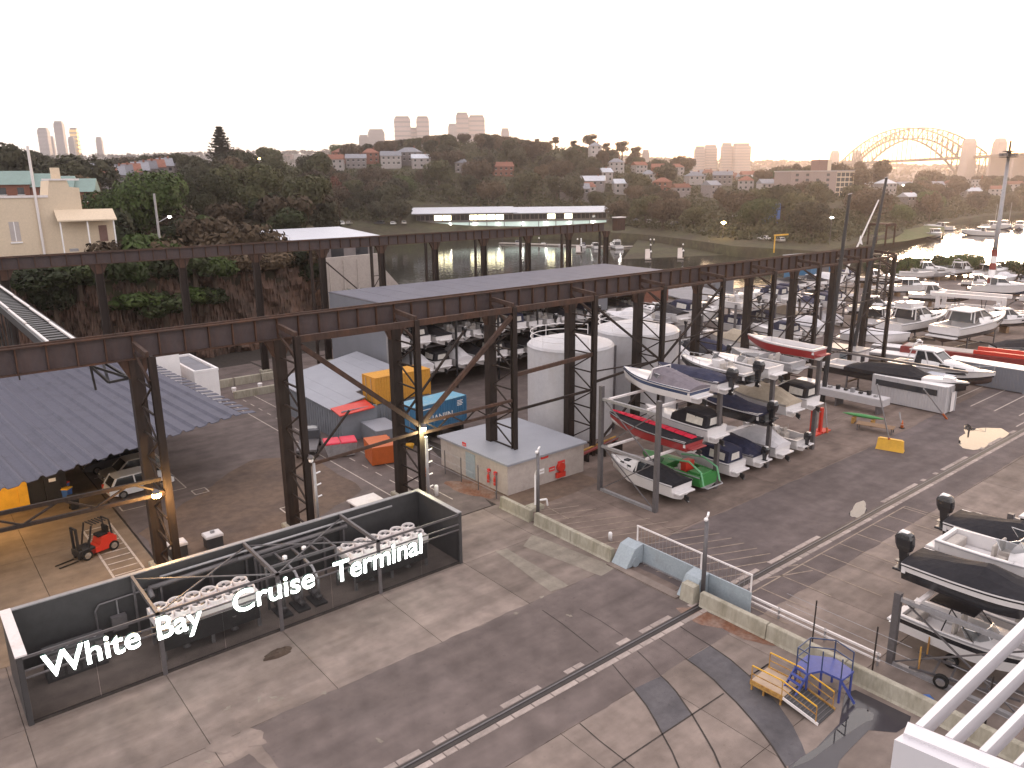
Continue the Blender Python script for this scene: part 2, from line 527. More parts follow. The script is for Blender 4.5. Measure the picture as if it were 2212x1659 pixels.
for a, b in zip(XR, XR[1:]):
    for c, d, m in ((1.5, 8.5, 'slab'), (8.5, 14.5, 'slab'), (14.5, 20.5, 'slab'), (20.5, 25, 'slab'), (25, 30, 'slab_brown'), (30, 36, 'slab_brown'), (36, 42, 'slab_brown'), (42, 49, 'slab_brown')):
        slab(a, b, c, d, m)
for i in range(6):
    for j in range(7):
        slab(-24.5 + 5.83 * i, -24.5 + 5.83 * (i + 1), 41.2 + 6.2 * j, 41.2 + 6.2 * (j + 1), 'slab_tan')
# asphalt laid over
def sheet(name, pts, z, m):
    return struct(MB().sheet(pts, z).build(name, m))
sheet('asphalt_lane', loop([(9.2, 20.45), (32.0, 20.45), (32.0, 29.3), (9.2, 29.3)], .35, .09, 3), .006, 'asphalt')
sheet('asphalt_lane', loop([(-27, 20.45), (6.6, 20.45), (9.0, 20.45), (9.05, 24.5), (8.6, 27.8), (-27, 28.6)], .35, .12, 13), .006, 'asphalt')
sheet('asphalt_lane', loop([(32.6, 20.4), (143, 21.0), (143, 31), (95, 31.0), (62, 29.8), (32.6, 29.8)], .4, .1, 5), .006, 'asphalt_dark')
sheet('asphalt_yard', loop([(10.6, 41.3), (31.6, 41.3), (36, 58), (36, 98), (10.6, 98)], .8, .06, 8), .006, 'asphalt')
sheet('asphalt_yard', loop([(36.3, 49.1), (143, 49.1), (205, 60), (187, 88), (150, 98), (104, 99), (36.3, 99)], 1.5, .1, 9), .007, 'asphalt')
sheet('asphalt_yard', loop([(143.3, 1.8), (211, 1.8), (206, 59.7), (143.3, 48.8)], 1.5, .1, 10), .007, 'asphalt')
sheet('asphalt_patch', loop([(33.2, 39), (41, 39.5), (41, 44), (33.4, 44)], .5, .15, 19), .006, 'asphalt_rust')
sheet('asphalt_patch', loop([(10.8, 43.5), (13.5, 43.5), (26, 50), (26.5, 60), (22, 62), (10.8, 53)], .8, .25, 20), .0105, 'asphalt_rust')
# slabs and sweeping crane tracks near the barrier
def dl(pts, z=0):
    return [G(x, y, z).xy for x, y in pts]
def E3(pts):       # crop frame used while measuring
    return [((2000 + x / 2.011) * .54004, (2272 + y / 2.011) * .54004) for x, y in pts]
def E4(pts):
    return [((3000 + x / 2.018) * .54004, (2272 + y / 2.018) * .54004) for x, y in pts]
sheet('curved_track', dl(E3([(1075, 975), (1295, 870), (1345, 915), (1420, 1000), (1480, 1090), (1540, 1175), (1310, 1335), (1250, 1230), (1180, 1110)])), .010, 'slab_blue')
sheet('curved_track', dl(E3([(1500, 740), (1690, 625), (1850, 735), (2000, 865), (2130, 985), (2240, 1100), (2350, 1260), (2430, 1420), (2480, 1560)]) + E4([(290, 1600), (160, 1400), (60, 1270), (-60, 1130)]) + E3([(1900, 1080), (1800, 985), (1720, 900), (1600, 800)])), .010, 'slab_blue')
# dark joints of the sweeping tracks
jm = MB()
def crack(pts, w=.035, z=.013):
    g = [Vector((p.x, p.y, 0)) for p in pts]
    for a, b in zip(g, g[1:]):
        d = (b - a).normalized()
        n = Vector((-d.y, d.x, 0)) * w
        jm.add([(a + n).xy.to_3d() + Vector((0, 0, z)), (a - n).xy.to_3d() + Vector((0, 0, z)), (b - n).xy.to_3d() + Vector((0, 0, z)), (b + n).xy.to_3d() + Vector((0, 0, z))], [(0, 1, 2, 3)])
crack(dl(E3([(1075, 975), (1180, 1110), (1250, 1230), (1310, 1345), (1380, 1470), (1440, 1610)])))
crack(dl(E3([(890, 760), (1000, 890), (1075, 975)])), .025)
crack(dl(E3([(1295, 870), (1345, 915), (1420, 1000), (1480, 1090), (1545, 1180), (1640, 1340), (1720, 1480), (1775, 1610)])), .04)
crack(dl(E3([(1090, 655), (1200, 760), (1295, 870)])), .025)
crack(dl(E3([(1500, 735), (1600, 805), (1720, 900), (1800, 985), (1900, 1080), (2050, 1250), (2200, 1450), (2300, 1610)])), .04)
crack(dl(E3([(1280, 565), (1400, 650), (1500, 735)])), .025)
crack(dl(E3([(1430, 460), (1560, 545), (1690, 625), (1850, 735), (2000, 865), (2130, 985)])), .04)
crack(dl(E3([(900, 1610), (1310, 1335), (1545, 1180), (1800, 1010)])), .035)
crack(dl(E3([(640, 1250), (800, 1390), (1000, 1545), (1090, 1620)])), .025)
crack(dl(E3([(340, 340), (500, 450), (640, 560), (790, 680)])), .03)
crack(dl(E3([(640, 330), (800, 420), (990, 545)])), .02)
crack(dl(E3([(2020, 865), (2160, 770)])), .03)
crack(dl(E4([(0, 870), (150, 780)])), .03)
struct(jm.build('pavement_cracks', 'joint'))
# damp and stains
sheet('wet_patch', dl(E4([(310, 1600), (540, 1450), (640, 1340), (720, 1260), (750, 1100), (770, 1010), (850, 985), (1300, 1200), (1280, 1270), (1180, 1330), (960, 1310), (900, 1370), (800, 1470), (720, 1560), (700, 1640), (310, 1700)])), .014, 'wet')
sheet('puddle', dl(E4([(820, 1170), (860, 1135), (940, 1140), (1000, 1180), (990, 1230), (930, 1250), (700, 1400), (480, 1560), (330, 1620), (400, 1540), (560, 1440), (680, 1330)])), .018, 'puddle')
def C4(pts):
    return [((3000 + x / 2.018) * .54004, (1600 + y / 2.018) * .54004) for x, y in pts]
sheet('puddle', dl(C4([(1730, 200), (1765, 195), (1800, 230), (1900, 225), (2030, 230), (2095, 270), (2060, 300), (1960, 340), (1880, 395), (1800, 405), (1720, 390), (1680, 355), (1690, 300), (1740, 270), (1725, 240)])), .018, 'puddle')
sheet('puddle', blob(G(1855, 1101).xy, 1.5, .5, .3, seed=4), .018, 'puddle')
sheet('rust_stain', blob(G(1530, 1337).xy, .7, 1.6, .2, seed=5), .012, 'rust_stain')
sheet('rust_stain', blob(G(1600, 1365).xy, .5, 1.5, .1, seed=6), .0125, 'rust_stain')
sheet('rust_stain', blob(G(1020, 1055).xy, 1.1, 2.6, .1, seed=7), .012, 'rust_stain')
sheet('concrete_patch', blob(G(512, 1605).xy, .75, 1.0, .5, n=40, k=.6, seed=9), .011, 'slab')
for i, (x, y) in enumerate(((492, 1530), (560, 1510), (590, 1507), (607, 1510), (700, 1497), (820, 1600), (1115, 1325), (1170, 1290), (1230, 1330), (450, 1645))):
    sheet('paint_remnant', blob(G(x, y).xy, .16, .09, i, seed=20 + i, k=.6), .011, 'slab_light')
# broad worn bands in front of the plant enclosure
sheet('worn_band', loop([G(1070, 1190).xy, G(1096, 1185).xy, G(1228, 1265).xy, G(1190, 1278).xy], .5, .05, 31), .0095, 'slab_light')
sheet('worn_band', loop([G(1130, 1180).xy, G(1150, 1155).xy, G(1330, 1225).xy, G(1300, 1245).xy], .5, .05, 33), .0095, 'slab_light')
# painted lines
def lines(name, segs, w, m, z=.016):
    b = MB()
    for p, q in segs:
        p, q = Vector(p[:2]), Vector(q[:2])
        d = (q - p).normalized()
        n = Vector((-d.y, d.x)) * w / 2
        b.sheet([p + n, p - n, q - n, q + n], z)
    return struct(b.build(name, m))
bay = [((32.6, 22.1), (53.8, 22.1))]
for i in range(10):
    bay.append(((33.8 + 2.17 * i + .1, 22.1), (33.8 + 2.17 * i + .1, 17.2 if i > 2 else 19)))
bay.append(((53.8, 22.1), (53.8, 15.0)))
lines('bay_lines', bay, .09, 'paint_faint')
hat = []
for i in range(17):
    y = 24.0 + i * .95
    x0 = 33.0
    hat.append(((x0, y + .3), (min(40.2, x0 + 2.2 + (17 - i) * .55), y - min(40.2 - x0, 2.2 + (17 - i) * .55) * .42 + .3)))
hat.append(((34.6, 40), (34.2, 36)))
lines('hatch_lines', hat, .08, 'paint_faint')
lane = []
for x in (27.0, 30.1):
    lane.append(((x, 44), (x, 84)))
for k in range(18):
    lane.append(((28.55, 45 + 2.2 * k), (28.55, 46 + 2.2 * k)))
lines('lane_lines', lane, .1, 'paint_line')
park = [((10.8, 59.2), (15.8, 59.2)), ((15.8, 59.2), (15.8, 66)), ((10.8, 62.6), (15.8, 62.6)), ((10.8, 66), (15.8, 66)), ((10.9, 57.6), (13.4, 57.6)), ((10.9, 57.6), (10.9, 58.6))]
for x, y in ((16.4, 57.8), (20.2, 50.2)):
    park += [((x - .5, y - .5), (x + .5, y - .5)), ((x + .5, y - .5), (x + .5, y + .5)), ((x + .5, y + .5), (x - .5, y + .5)), ((x - .5, y + .5), (x - .5, y - .5))]
lines('parking_lines', park, .1, 'paint_line')
zeb = [((8.0, 43.5), (8.0, 56)), ((9.7, 43.5), (9.7, 56))]
for k in range(14):
    zeb.append(((8.1, 44 + .9 * k), (9.6, 44 + .9 * k)))
lines('walkway_lines', zeb, .13, 'paint_line')
yl = [((84, y), (120, y + .5)) for y in (25, 27.2, 29.4, 31.6)]
lines('yard_lines', [((80, 23.9), (140, 24.1))] + yl, .12, 'paint_line')
# floor numerals 13 and 0
num = [(((3000 + a / 2.018) * .54004, (1600 + b / 2.018) * .54004), ((3000 + c / 2.018) * .54004, (1600 + d / 2.018) * .54004)) for a, b, c, d in
       ((1750, 960, 1820, 972), (1800, 915, 1850, 912), (1850, 912, 1880, 930), (1880, 930, 1850, 948), (1850, 948, 1820, 945), (1890, 990, 1900, 965), (1900, 965, 1950, 952), (1950, 952, 1995, 965), (1995, 965, 1985, 990), (1985, 990, 1950, 1000))]
lines('floor_numerals', [(G(*a), G(*b)) for a, b in num], .16, 'paint_line')

# crane rail between two rows of stone setts
sett_m = [MB().bbox(-l / 2, l / 2, -.15, .15, -.03, .035, .02).mesh('kerb_stone', 'kerb_stone') for l in (.55, .8, 1.1, 1.5)]
rail = struct(MB().bar((-27, 22.95, .012), (143, 23.2, .012), .42, .02).build('rail_bed', 'rail_steel'))
MB().bar((-27, 23.0, .035), (143, 23.25, .035), .075, .03).build('rail', 'galv_dark', rail)
x = -8.0
while x < 90:
    k = RND.randrange(4)
    l = (.55, .8, 1.1, 1.5)[k]
    yy = 22.95 + (x + 27) * .25 / 170
    inst('kerb_stone', sett_m[k], rail, (x + l / 2, yy - .4, 0))
    if RND.random() < .55:
        inst('kerb_stone', sett_m[k], rail, (x + l / 2, yy + .42, -.008))
    x += l + .05

# ------------------------------------------------------------------ water and land
struct(MB().sheet([(-3000, -3000), (9000, -3000), (9000, 9000), (-3000, 9000)], WATER_Z).build('harbour_water', 'water'))

COLX = [-900, 0, 300, 600, 690, 700, 860, 1000, 1180, 1300, 1400, 1600, 1800, 1950, 2000, 2100, 2212, 2800]
R0 = [108, 108, 110, 118, 125, 300, 330, 350, 360, 350, 330, 275, 262, 350, 430, 540, 640, 760]
Z0 = [11, 11, 11, 11, 11, 1, 1, 1, 1, 1, 1, .8, .6, .3, -1, -1, -1, -1]
R1 = [400, 380, 400, 470, 520, 530, 560, 580, 600, 610, 610, 620, 610, 640, 680, 760, 850, 960]
Z1 = [25, 25, 25, 31, 36, 37, 42, 47, 46, 42, 30, 22, 19, 16, 15, 15, 13, 12]
def interp(xs, ys, x):
    if x <= xs[0]:
        return ys[0]
    for i in range(len(xs) - 1):
        if x <= xs[i + 1]:
            t = (x - xs[i]) / (xs[i + 1] - xs[i])
            return ys[i] + (ys[i + 1] - ys[i]) * t
    return ys[-1]
def colx(x, y):                              # bearing of a place, in photo columns on the horizon
    a = YAW - math.atan2(y, x)
    return 1106 + math.tan(max(-1.2, min(1.2, a))) * FPX / math.cos(PITCH)
def land_z(x, y):
    cx, r = colx(x, y), math.hypot(x, y)
    r0, z0, r1, z1 = (interp(COLX, t, cx) for t in (R0, Z0, R1, Z1))
    if r < r0:
        return z0
    t = min(1, (r - r0) / (r1 - r0))
    t2 = t * t * (3 - 2 * t)
    z = z0 + (z1 - z0) * (.55 * t + .45 * t2)
    z += math.sin(x * .021 + 1) * math.sin(y * .017) * 2.2 * min(1, t * 3)
    if r > r1:
        z -= min(z1 - 4, (r - r1) * .03)
    return z
tm = MB()
NA, NR = 150, 46
for i in range(NA):
    cx = -800 + i * (3600 / (NA - 1))
    a = YAW - math.atan((cx - 1106) * math.cos(PITCH) / FPX)
    r0 = interp(COLX, R0, cx)
    for j in range(NR):
        r = r0 + (1600 - r0) * (j / (NR - 1)) ** 1.7
        xx, yy = r * math.cos(a), r * math.sin(a)
        tm.v.append((xx, yy, land_z(xx, yy)))
    tm.v.append((r0 * math.cos(a), r0 * math.sin(a), -4.5))
for i in range(NA - 1):
    for j in range(NR - 1):
        p = i * (NR + 1) + j
        tm.f.append((p, p + 1, p + NR + 2, p + NR + 1))
    p = i * (NR + 1)
    tm.f.append((p + NR, p, p + NR + 1, p + NR + 1 + NR))
struct(tm.build('hillside', 'soil', smooth=True))
# far land, ridge after ridge
fm = MB()
FX = [-900, 0, 150, 300, 450, 650, 800, 1000, 1200, 1400, 1700, 1850, 1950, 2100, 2212, 2900]
FY = [335, 345, 340, 338, 333, 330, 325, 325, 330, 345, 352, 352, 360, 362, 358, 350]
cols = []
for i in range(200):
    cx = -800 + i * (3600 / 199)
    y = interp(FX, FY, cx) + 2.5 * math.sin(cx * .05) + 1.5 * math.sin(cx * .13 + 2)
    top = RP(cx, y, 2600)
    a = math.atan2(top.y, top.x)
    row = []
    for r, k in ((1500, -.02), (2000, .4), (2400, .85), (2600, 1), (3200, .9), (7000, .4)):
        row.append((r * math.cos(a), r * math.sin(a), WATER_Z - 2 + (top.z + 2) * k))
    cols.append(row)
fm.loft(cols, closed=False)
struct(fm.build('far_hills', 'far_land', smooth=True))
# ------------------------------------------------------------------ crane gantries
PAN = 8.5 / 6
def gantry(label, X0, nb, Y, zt, depth, col_x, sc=1.0):
    g = thing('crane_gantry', label, 'gantry', (col_x[0], Y, 0))
    lx = lambda x: x - col_x[0]
    pan = MB().box(-PAN / 2 + .03, PAN / 2 - .03, -.02, .02, -depth, 0).mesh('web_panel', 'girder_web')
    stf = MB().box(-.035, .035, -.24, -.021, -depth, 0).add(*box_vf(-.035, .035, .021, .24, -depth, 0)).mesh('stiffener', 'girder_rust')
    flt = MB().box(-4.25, 4.25, -.32, .32, 0, .07).box(-4.25, 4.25, -.06, .06, .07, .17).mesh('top_flange', 'girder_rust')
    flb = MB().box(-4.25, 4.25, -.32, .32, -.07, 0).mesh('bottom_flange', 'girder_rust')
    for b in range(nb):
        xa = X0 + 8.5 * b
        inst('top_flange', flt, g, (lx(xa + 4.25), 0, zt - .17))
        inst('bottom_flange', flb, g, (lx(xa + 4.25), 0, zt - .17 - depth))
        for k in range(6):
            inst('web_panel', pan, g, (lx(xa + PAN * (k + .5)), 0, zt - .17))
            inst('stiffener', stf, g, (lx(xa + PAN * k), 0, zt - .17))
    return g
def box_vf(*a):
    m = MB().box(*a)
    return m.v, m.f
ZF, DF = 14.55, 1.32
FC = [10.6 + 8.5 * i for i in range(11)]
fg = gantry('near crane gantry of rusty plate girder on braced columns with front legs', 10.6 - 8.5 * 3, 13, 47, ZF, DF, FC)
zb = ZF - .17 - DF - .07                           # underside of girder
colm = MB().box(-.36, .36, -.30, -.25, 0, zb).box(-.36, .36, .25, .30, 0, zb).box(-.03, .03, -.25, .25, 0, zb).box(-.36, -.31, -.25, .25, 0, zb).mesh('column', 'column_steel')
cap = MB().prism_y([(-.9, 0), (.9, 0), (.36, -1.1), (-.36, -1.1)], -.2, .2).mesh('knee_bracket', 'girder_rust')
bas = MB().bbox(-.6, .6, -.6, .6, 0, .35, .05).mesh('footing', 'concrete_wall')
leg = MB().box(-.19, .19, -.19, -.15, 0, 13.6).box(-.19, .19, .15, .19, 0, 13.6).box(-.06, .06, -.15, .15, 0, 13.6).mesh('front_leg', 'column_steel')
FY_ = 44.1
LATH = [(1.0 + 1.55 * k) for k in range(8)]
dg1 = MB().bar((0, 0, 0), (0, 47 - FY_ - .3, 1.55), .09).mesh('lattice_diagonal', 'column_steel')
dg2 = MB().bar((0, 0, 1.55), (0, 47 - FY_ - .3, 0), .09).mesh('lattice_diagonal', 'column_steel')
hz = MB().bar((0, .16, 0), (0, 47 - FY_ - .3, 0), .1).mesh('lattice_strut', 'column_steel')
for i, x in enumerate(FC):
    L = x - FC[0]
    inst('column', colm, fg, (L, 0, 0))
    inst('knee_bracket', cap, fg, (L, 0, zb - .003))
    inst('footing', bas, fg, (L, 0, -.002))
    if i == 0:
        inst('front_leg', leg, fg, (L + .2, FY_ - 47, 0))
    else:
        inst('front_leg', leg, fg, (L, FY_ - 47, 0))
    for k, z in enumerate(LATH):
        inst('lattice_diagonal', dg1 if k % 2 else dg2, fg, (L, FY_ - 47, z))
        inst('lattice_strut', hz, fg, (L, FY_ - 47, z))
    # outrigger head over the front leg
    MB().bar((0, FY_ - 47, 13.7), (0, -.33, 13.9), .2, .3).bar((0, FY_ - 47 + .1, 12.2), (0, -.35, 13.3), .12).build('outrigger', 'girder_rust', fg).location = (L, 0, 0)
def fbar(name, a, b, w, h=None, m='column_steel', y=FY_):
    return MB().bar((a[0] - FC[0], y - 47, a[1]), (b[0] - FC[0], y - 47, b[1]), w, h).build(name, m, fg)
# eaves beam along the front legs
for i in range(1, 10):
    fbar('eaves_beam', (FC[i] + .2, 13.4), (FC[i + 1] - .2, 13.4), .22, .42 if i < 4 else .2, 'girder_rust')
# big V brace
fbar('brace', (FC[1] + .2, 13.0), (FC[2] - .15, 6.3), .26, .3, 'girder_rust')
fbar('brace', (FC[2] + .15, 6.3), (FC[3] - .2, 12.9), .26, .3, 'girder_rust')
fbar('brace', (FC[2] + .15, 6.3), (FC[2] + 5.6, 11.8), .14, .14, y=46.4)
fbar('brace', (FC[4] + .2, 12.6), (FC[5] - .1, 7.0), .16)
fbar('brace', (FC[5] + .1, 7.0), (FC[6] - .2, 12.8), .16)
fbar('brace', (FC[5] - .1, 6.6), (FC[4] + .2, .6), .16)
fbar('brace', (FC[7] + .2, .8), (FC[8] - .1, 7.0), .14)
for i in (5, 6, 7, 8, 9):
    fbar('brace', (FC[i] + .1, 5.6), (FC[i + 1] - .1, 10.8), .1)
    fbar('brace', (FC[i] + .1, 8.6 if i % 2 else 3.2), (FC[i + 1] - .1, 8.6 if i % 2 else 3.4), .1)
fbar('tie_beam', (FC[3] + .2, 8.4), (FC[4] - .2, 8.8), .2, .3, 'girder_rust')
fbar('tie_beam', (FC[3] + .2, 5.6), (FC[4] - .2, 5.8), .14, .2)
fbar('tie_beam', (FC[4] + .2, 6.4), (FC[5] - .2, 7.1), .14, .2)
fbar('tie_beam', (FC[4] + .2, 7.3), (FC[5] - .2, 7.0), .1, .1)
# lower lattice girder (left bays) and cross girder by the tanks
for xa, xb in ((FC[0] - 17, FC[0] - 8.5), (FC[0] - 8.5, FC[0])):
    fbar('tie_beam', (xa, 6.75), (xb - .1, 6.62), .16, .2)
    fbar('tie_beam', (xa, 5.85), (xb - .1, 5.75), .16, .2)
    for k in range(5):
        a = xa + 1.7 * k
        fbar('web_member', (a, 5.9 if k % 2 else 6.7), (a + 1.7, 6.7 if k % 2 else 5.8), .1)
fbar('tie_beam', (FC[1] + .2, 5.3), (FC[2] - .2, 5.75), .14, .2, 'girder_rust')
fbar('brace', (FC[1] + .2, 5.3), (FC[1] + 3.2, 8.3), .12)
fbar('tie_beam', (FC[2] + .2, 6.35), (FC[3] - .2, 6.45), .16, .2, 'girder_rust')
fbar('tie_beam', (FC[2] + .2, 5.6), (FC[3] - .2, 5.7), .16, .2, 'girder_rust')
for k in range(7):
    a = FC[2] + .3 + 1.14 * k
    fbar('web_member', (a, 5.65 if k % 2 else 6.4), (a + 1.14, 6.4 if k % 2 else 5.65), .09)
# end tower cage at the far end of the gantry
for dx in (8.5,):
    xe = FC[-1] + 1.0 - FC[0]
    m = MB()
    for a in (0, 2.2):
        for b in (0, 2.2):
            m.bar((xe + a, b - 1.1, ZF), (xe + a, b - 1.1, ZF + 2.4), .16)
    m.bar((xe - .1, -1.1, ZF + 2.4), (xe + 2.3, -1.1, ZF + 2.4), .2).bar((xe - .1, 1.1, ZF + 2.4), (xe + 2.3, 1.1, ZF + 2.4), .2).box(xe, xe + 2.2, -1.1, 1.1, ZF + 2.5, ZF + 2.62)
    m.build('end_cage', 'girder_rust', fg)
# far gantry
ZR = 15.85
RC = [9.9 + 8.55 * i for i in range(11)]
rg = gantry('far crane gantry of plate girder running along the quarry face', 9.9 - 8.5 * 3, 13, 92, ZR, 1.1, RC)
zb2 = ZR - .17 - 1.1 - .07
col2 = MB().box(-.40, -.30, -.25, .25, 0, zb2).box(.30, .40, -.25, .25, 0, zb2).box(-.3, .3, -.03, .03, 0, zb2).mesh('column', 'column_steel')
cap2 = MB().prism_y([(-.9, 0), (.9, 0), (.4, -1.0), (-.4, -1.0)], -.18, .18).mesh('knee_bracket', 'girder_rust')
for i, x in enumerate(RC):
    L = x - RC[0]
    inst('column', col2, rg, (L, 0, 0))
    inst('knee_bracket', cap2, rg, (L, 0, zb2 - .003))
    inst('footing', bas, rg, (L, 0, -.002))
    if i >= 4:
        m = MB().bar((L - 1.5, 0, 0), (L - 1.5, 0, zb2), .3)
        m.build('side_leg', 'column_steel', rg)
        for k in range(7):
            MB().bar((L - 1.4, 0, 1.6 * k + 1), (L - .4, 0, 1.6 * k + (2.4 if k % 2 else 1)), .08).build('lattice_diagonal', 'column_steel', rg)
MB().bar((RC[4] - RC[0] + .4, 0, 13), (RC[5] - RC[0] - 1.5, 0, 7), .14).build('brace', 'column_steel', rg)
MB().box(RC[-1] + 2.0 - RC[0], RC[-1] + 4.0 - RC[0], -.5, .5, ZR - 1.4, ZR + .7).build('end_stop', 'girder_rust', rg)
MB().box(RC[-1] + 1.9 - RC[0], RC[-1] + 4.1 - RC[0], -.6, .6, ZR + .7, ZR + .85).build('end_cap', 'white_weathered', rg)

# cross walkway between the gantries at the left
w = thing('cross_walkway', 'pale railed ladder walkway linking the two crane gantries', 'walkway', (7.2, 69, 14.4))
for x in (-.62, .62):
    for s in range(6):
        y0, y1 = -21.5 + 7.2 * s, -21.5 + 7.2 * (s + 1) - .25
        MB().bar((x, y0, .05 + .25 * (s / 5)), (x, y1, .05 + .25 * (s / 5)), .13, .1).build('side_rail', 'white_weathered', w)
    MB().bar((x * 1.25, -21.5, -.25), (x * 1.25, 21.5, 0), .14, .5).build('side_girder', 'black_steel', w)
rung = MB().bar((-.6, 0, 0), (.6, 0, 0), .5, .06).mesh('tread', 'black_steel')
for k in range(48):
    inst('tread', rung, w, (0, -21.2 + .9 * k, -.05))
hang = MB().box(-.05, .05, -.05, .05, -4.6, -.2).mesh('hanger', 'black_steel')
for k in range(14):
    inst('hanger', hang, w, (-.75, -8 + 2.1 * k, 0))

# lamps on the front legs
def bulkhead(label, x, y, z, m, lit=0, col=(1, .7, .3), rad_=.16, spot=None):
    t = thing('flood_lamp', label, 'lamp', (x, y, z))
    MB().bar((0, .3, .15), (0, 0, .05), .07).build('bracket', 'galv_dark', t)
    MB().lathe([(.05, .22), (.2, .1), (.22, 0), (.2, -.02)]).build('housing', 'galv_dark', t)
    MB().lathe([(.12, -.02), (rad_, -.12), (rad_ * .8, -.24), (.03, -.3)], n=10).build('lamp_glass', m, t, smooth=True)
    if lit:
        ld = bpy.data.lights.new('lamp_light', 'POINT')
        ld.energy = lit
        ld.color = col
        ld.shadow_soft_size = .25
        lo = bpy.data.objects.new('lamp_light', ld)
        C.objects.link(lo)
        lo.parent = t
        lo.location = (0, -.1, -.45)
    return t
bulkhead('glowing orange flood lamp on the front leg beside the forklift yard', 9.95, 43.2, 6.2, 'lamp_warm', 260, (1, .56, .2), .26)
bulkhead('unlit pale flood lamp on gantry leg above the dashed lane', FC[1] + .1, 43.6, 5.9, 'white_paint')
bulkhead('yellow glowing flood lamp where the big V brace meets the gantry leg', FC[2], 43.62, 6.2, 'lamp_cool', 130, (1, .93, .5))
# service pole by the V brace
t = thing('service_pole', 'pale green service pole with insulators beside the V brace leg', 'pole', (FC[2] - .1, 43.2, 0))
MB().tube((0, 0, 0), (0, 0, 5.6), .13, 10, .1).build('pole', 'green_paint' if 0 else 'galv', t, smooth=True)
for k in range(5):
    MB().tube((.1, 0, 1 + k * .9), (.42, 0, 1.05 + k * .9), .05, 6).build('insulator', 'white_paint', t)
t = thing('service_pole', 'pale green service pole on the gantry leg nearest the forklift side lane', 'pole', (FC[1] + .3, 43.7, 0))
MB().tube((0, 0, 0), (0, 0, 5.5), .12, 10, .1).build('pole', 'galv', t, smooth=True)
for k in range(3):
    MB().tube((.1, 0, 3.2 + k * .8), (.4, 0, 3.25 + k * .8), .05, 6).build('insulator', 'white_paint', t)

# ------------------------------------------------------------------ plant enclosure with the lit name
ex0, ex1, ey0, ey1, eh = 1.9, 24.9, 35.6, 40.3, 3.3
enc = thing('plant_enclosure', 'dark glazed plant enclosure carrying lit white letters', 'enclosure', (ex0, ey0, 0))
def ebox(name, m, *a):
    return MB().box(*a).build(name, m, enc, world=True)
ebox('back_wall', 'dark_grey', ex0, ex1, ey1 - .12, ey1, 0, eh)
ebox('end_wall', 'dark_grey', ex0, ex0 + .12, ey0 + .1, ey1 - .123, 0, eh)
ebox('end_wall', 'dark_grey', ex1 - .12, ex1, ey0 + .1, ey1 - .123, 0, eh)
ebox('coping', 'white_weathered', ex0 - .03, ex0 + .42, ey0 - .05, ey1 + .05, eh, eh + .07)
ebox('coping', 'galv', ex0 + .42, ex1 - .26, ey1 - .22, ey1 + .05, eh, eh + .06)
ebox('coping', 'galv', ex1 - .26, ex1 + .03, ey0 - .05, ey1 + .05, eh, eh + .06)
ebox('plinth', 'joint', ex0, ex1, ey0 - .02, ey0 + .1, 0, .12)
ebox('floor_slab', 'slab', ex0 + .12, ex1 - .12, ey0 + .1, ey1 - .12, .012, .03)
mull = [ex0 + .12, 7.55, 13.35, 19.2, ex1 - .12]
for x in mull:
    ebox('mullion', 'dark_grey' if x in (mull[0], mull[-1]) else 'galv_dark', x - .1, x + .1, ey0 - .09, ey0 - .022, .0, eh)
for a, b in zip(mull, mull[1:]):
    n = 2
    for k in range(n):
        xa, xb = a + .1 + (b - a - .2) * k / n, a + .1 + (b - a - .2) * (k + 1) / n
        ebox('glass_pane', 'glass_front', xa + .012, xb - .012, ey0 - .01, ey0 + .012, .125, 2.3)
for z, h in ((eh - .06, .12), (2.62, .07), (2.28, .07)):
    MB().bar((ex0 + .2, ey0 - .055, z), (ex1 - .2, ey0 - .055, z), .07, h).build('front_rail', 'galv_dark', enc, world=True)
for x in (7.55, 13.35, 19.2):
    MB().bar((x, ey0, eh - .1), (x, ey1 - .13, eh - .05), .14, .2).build('roof_beam', 'galv_dark', enc, world=True)
    MB().bar((x, ey1 - .3, .03), (x, ey1 - .3, eh - .2), .12).build('post', 'galv_dark', enc, world=True)
for a, b in ((7.55, 13.35), (13.35, 19.2)):
    MB().bar((a, ey1 - .3, eh - .15), (b, ey0 + .2, eh - .15), .06).build('roof_brace', 'galv_dark', enc, world=True)
    MB().bar((a, ey0 + .2, eh - .22), (b, ey1 - .3, eh - .22), .06).build('roof_brace', 'galv_dark', enc, world=True)
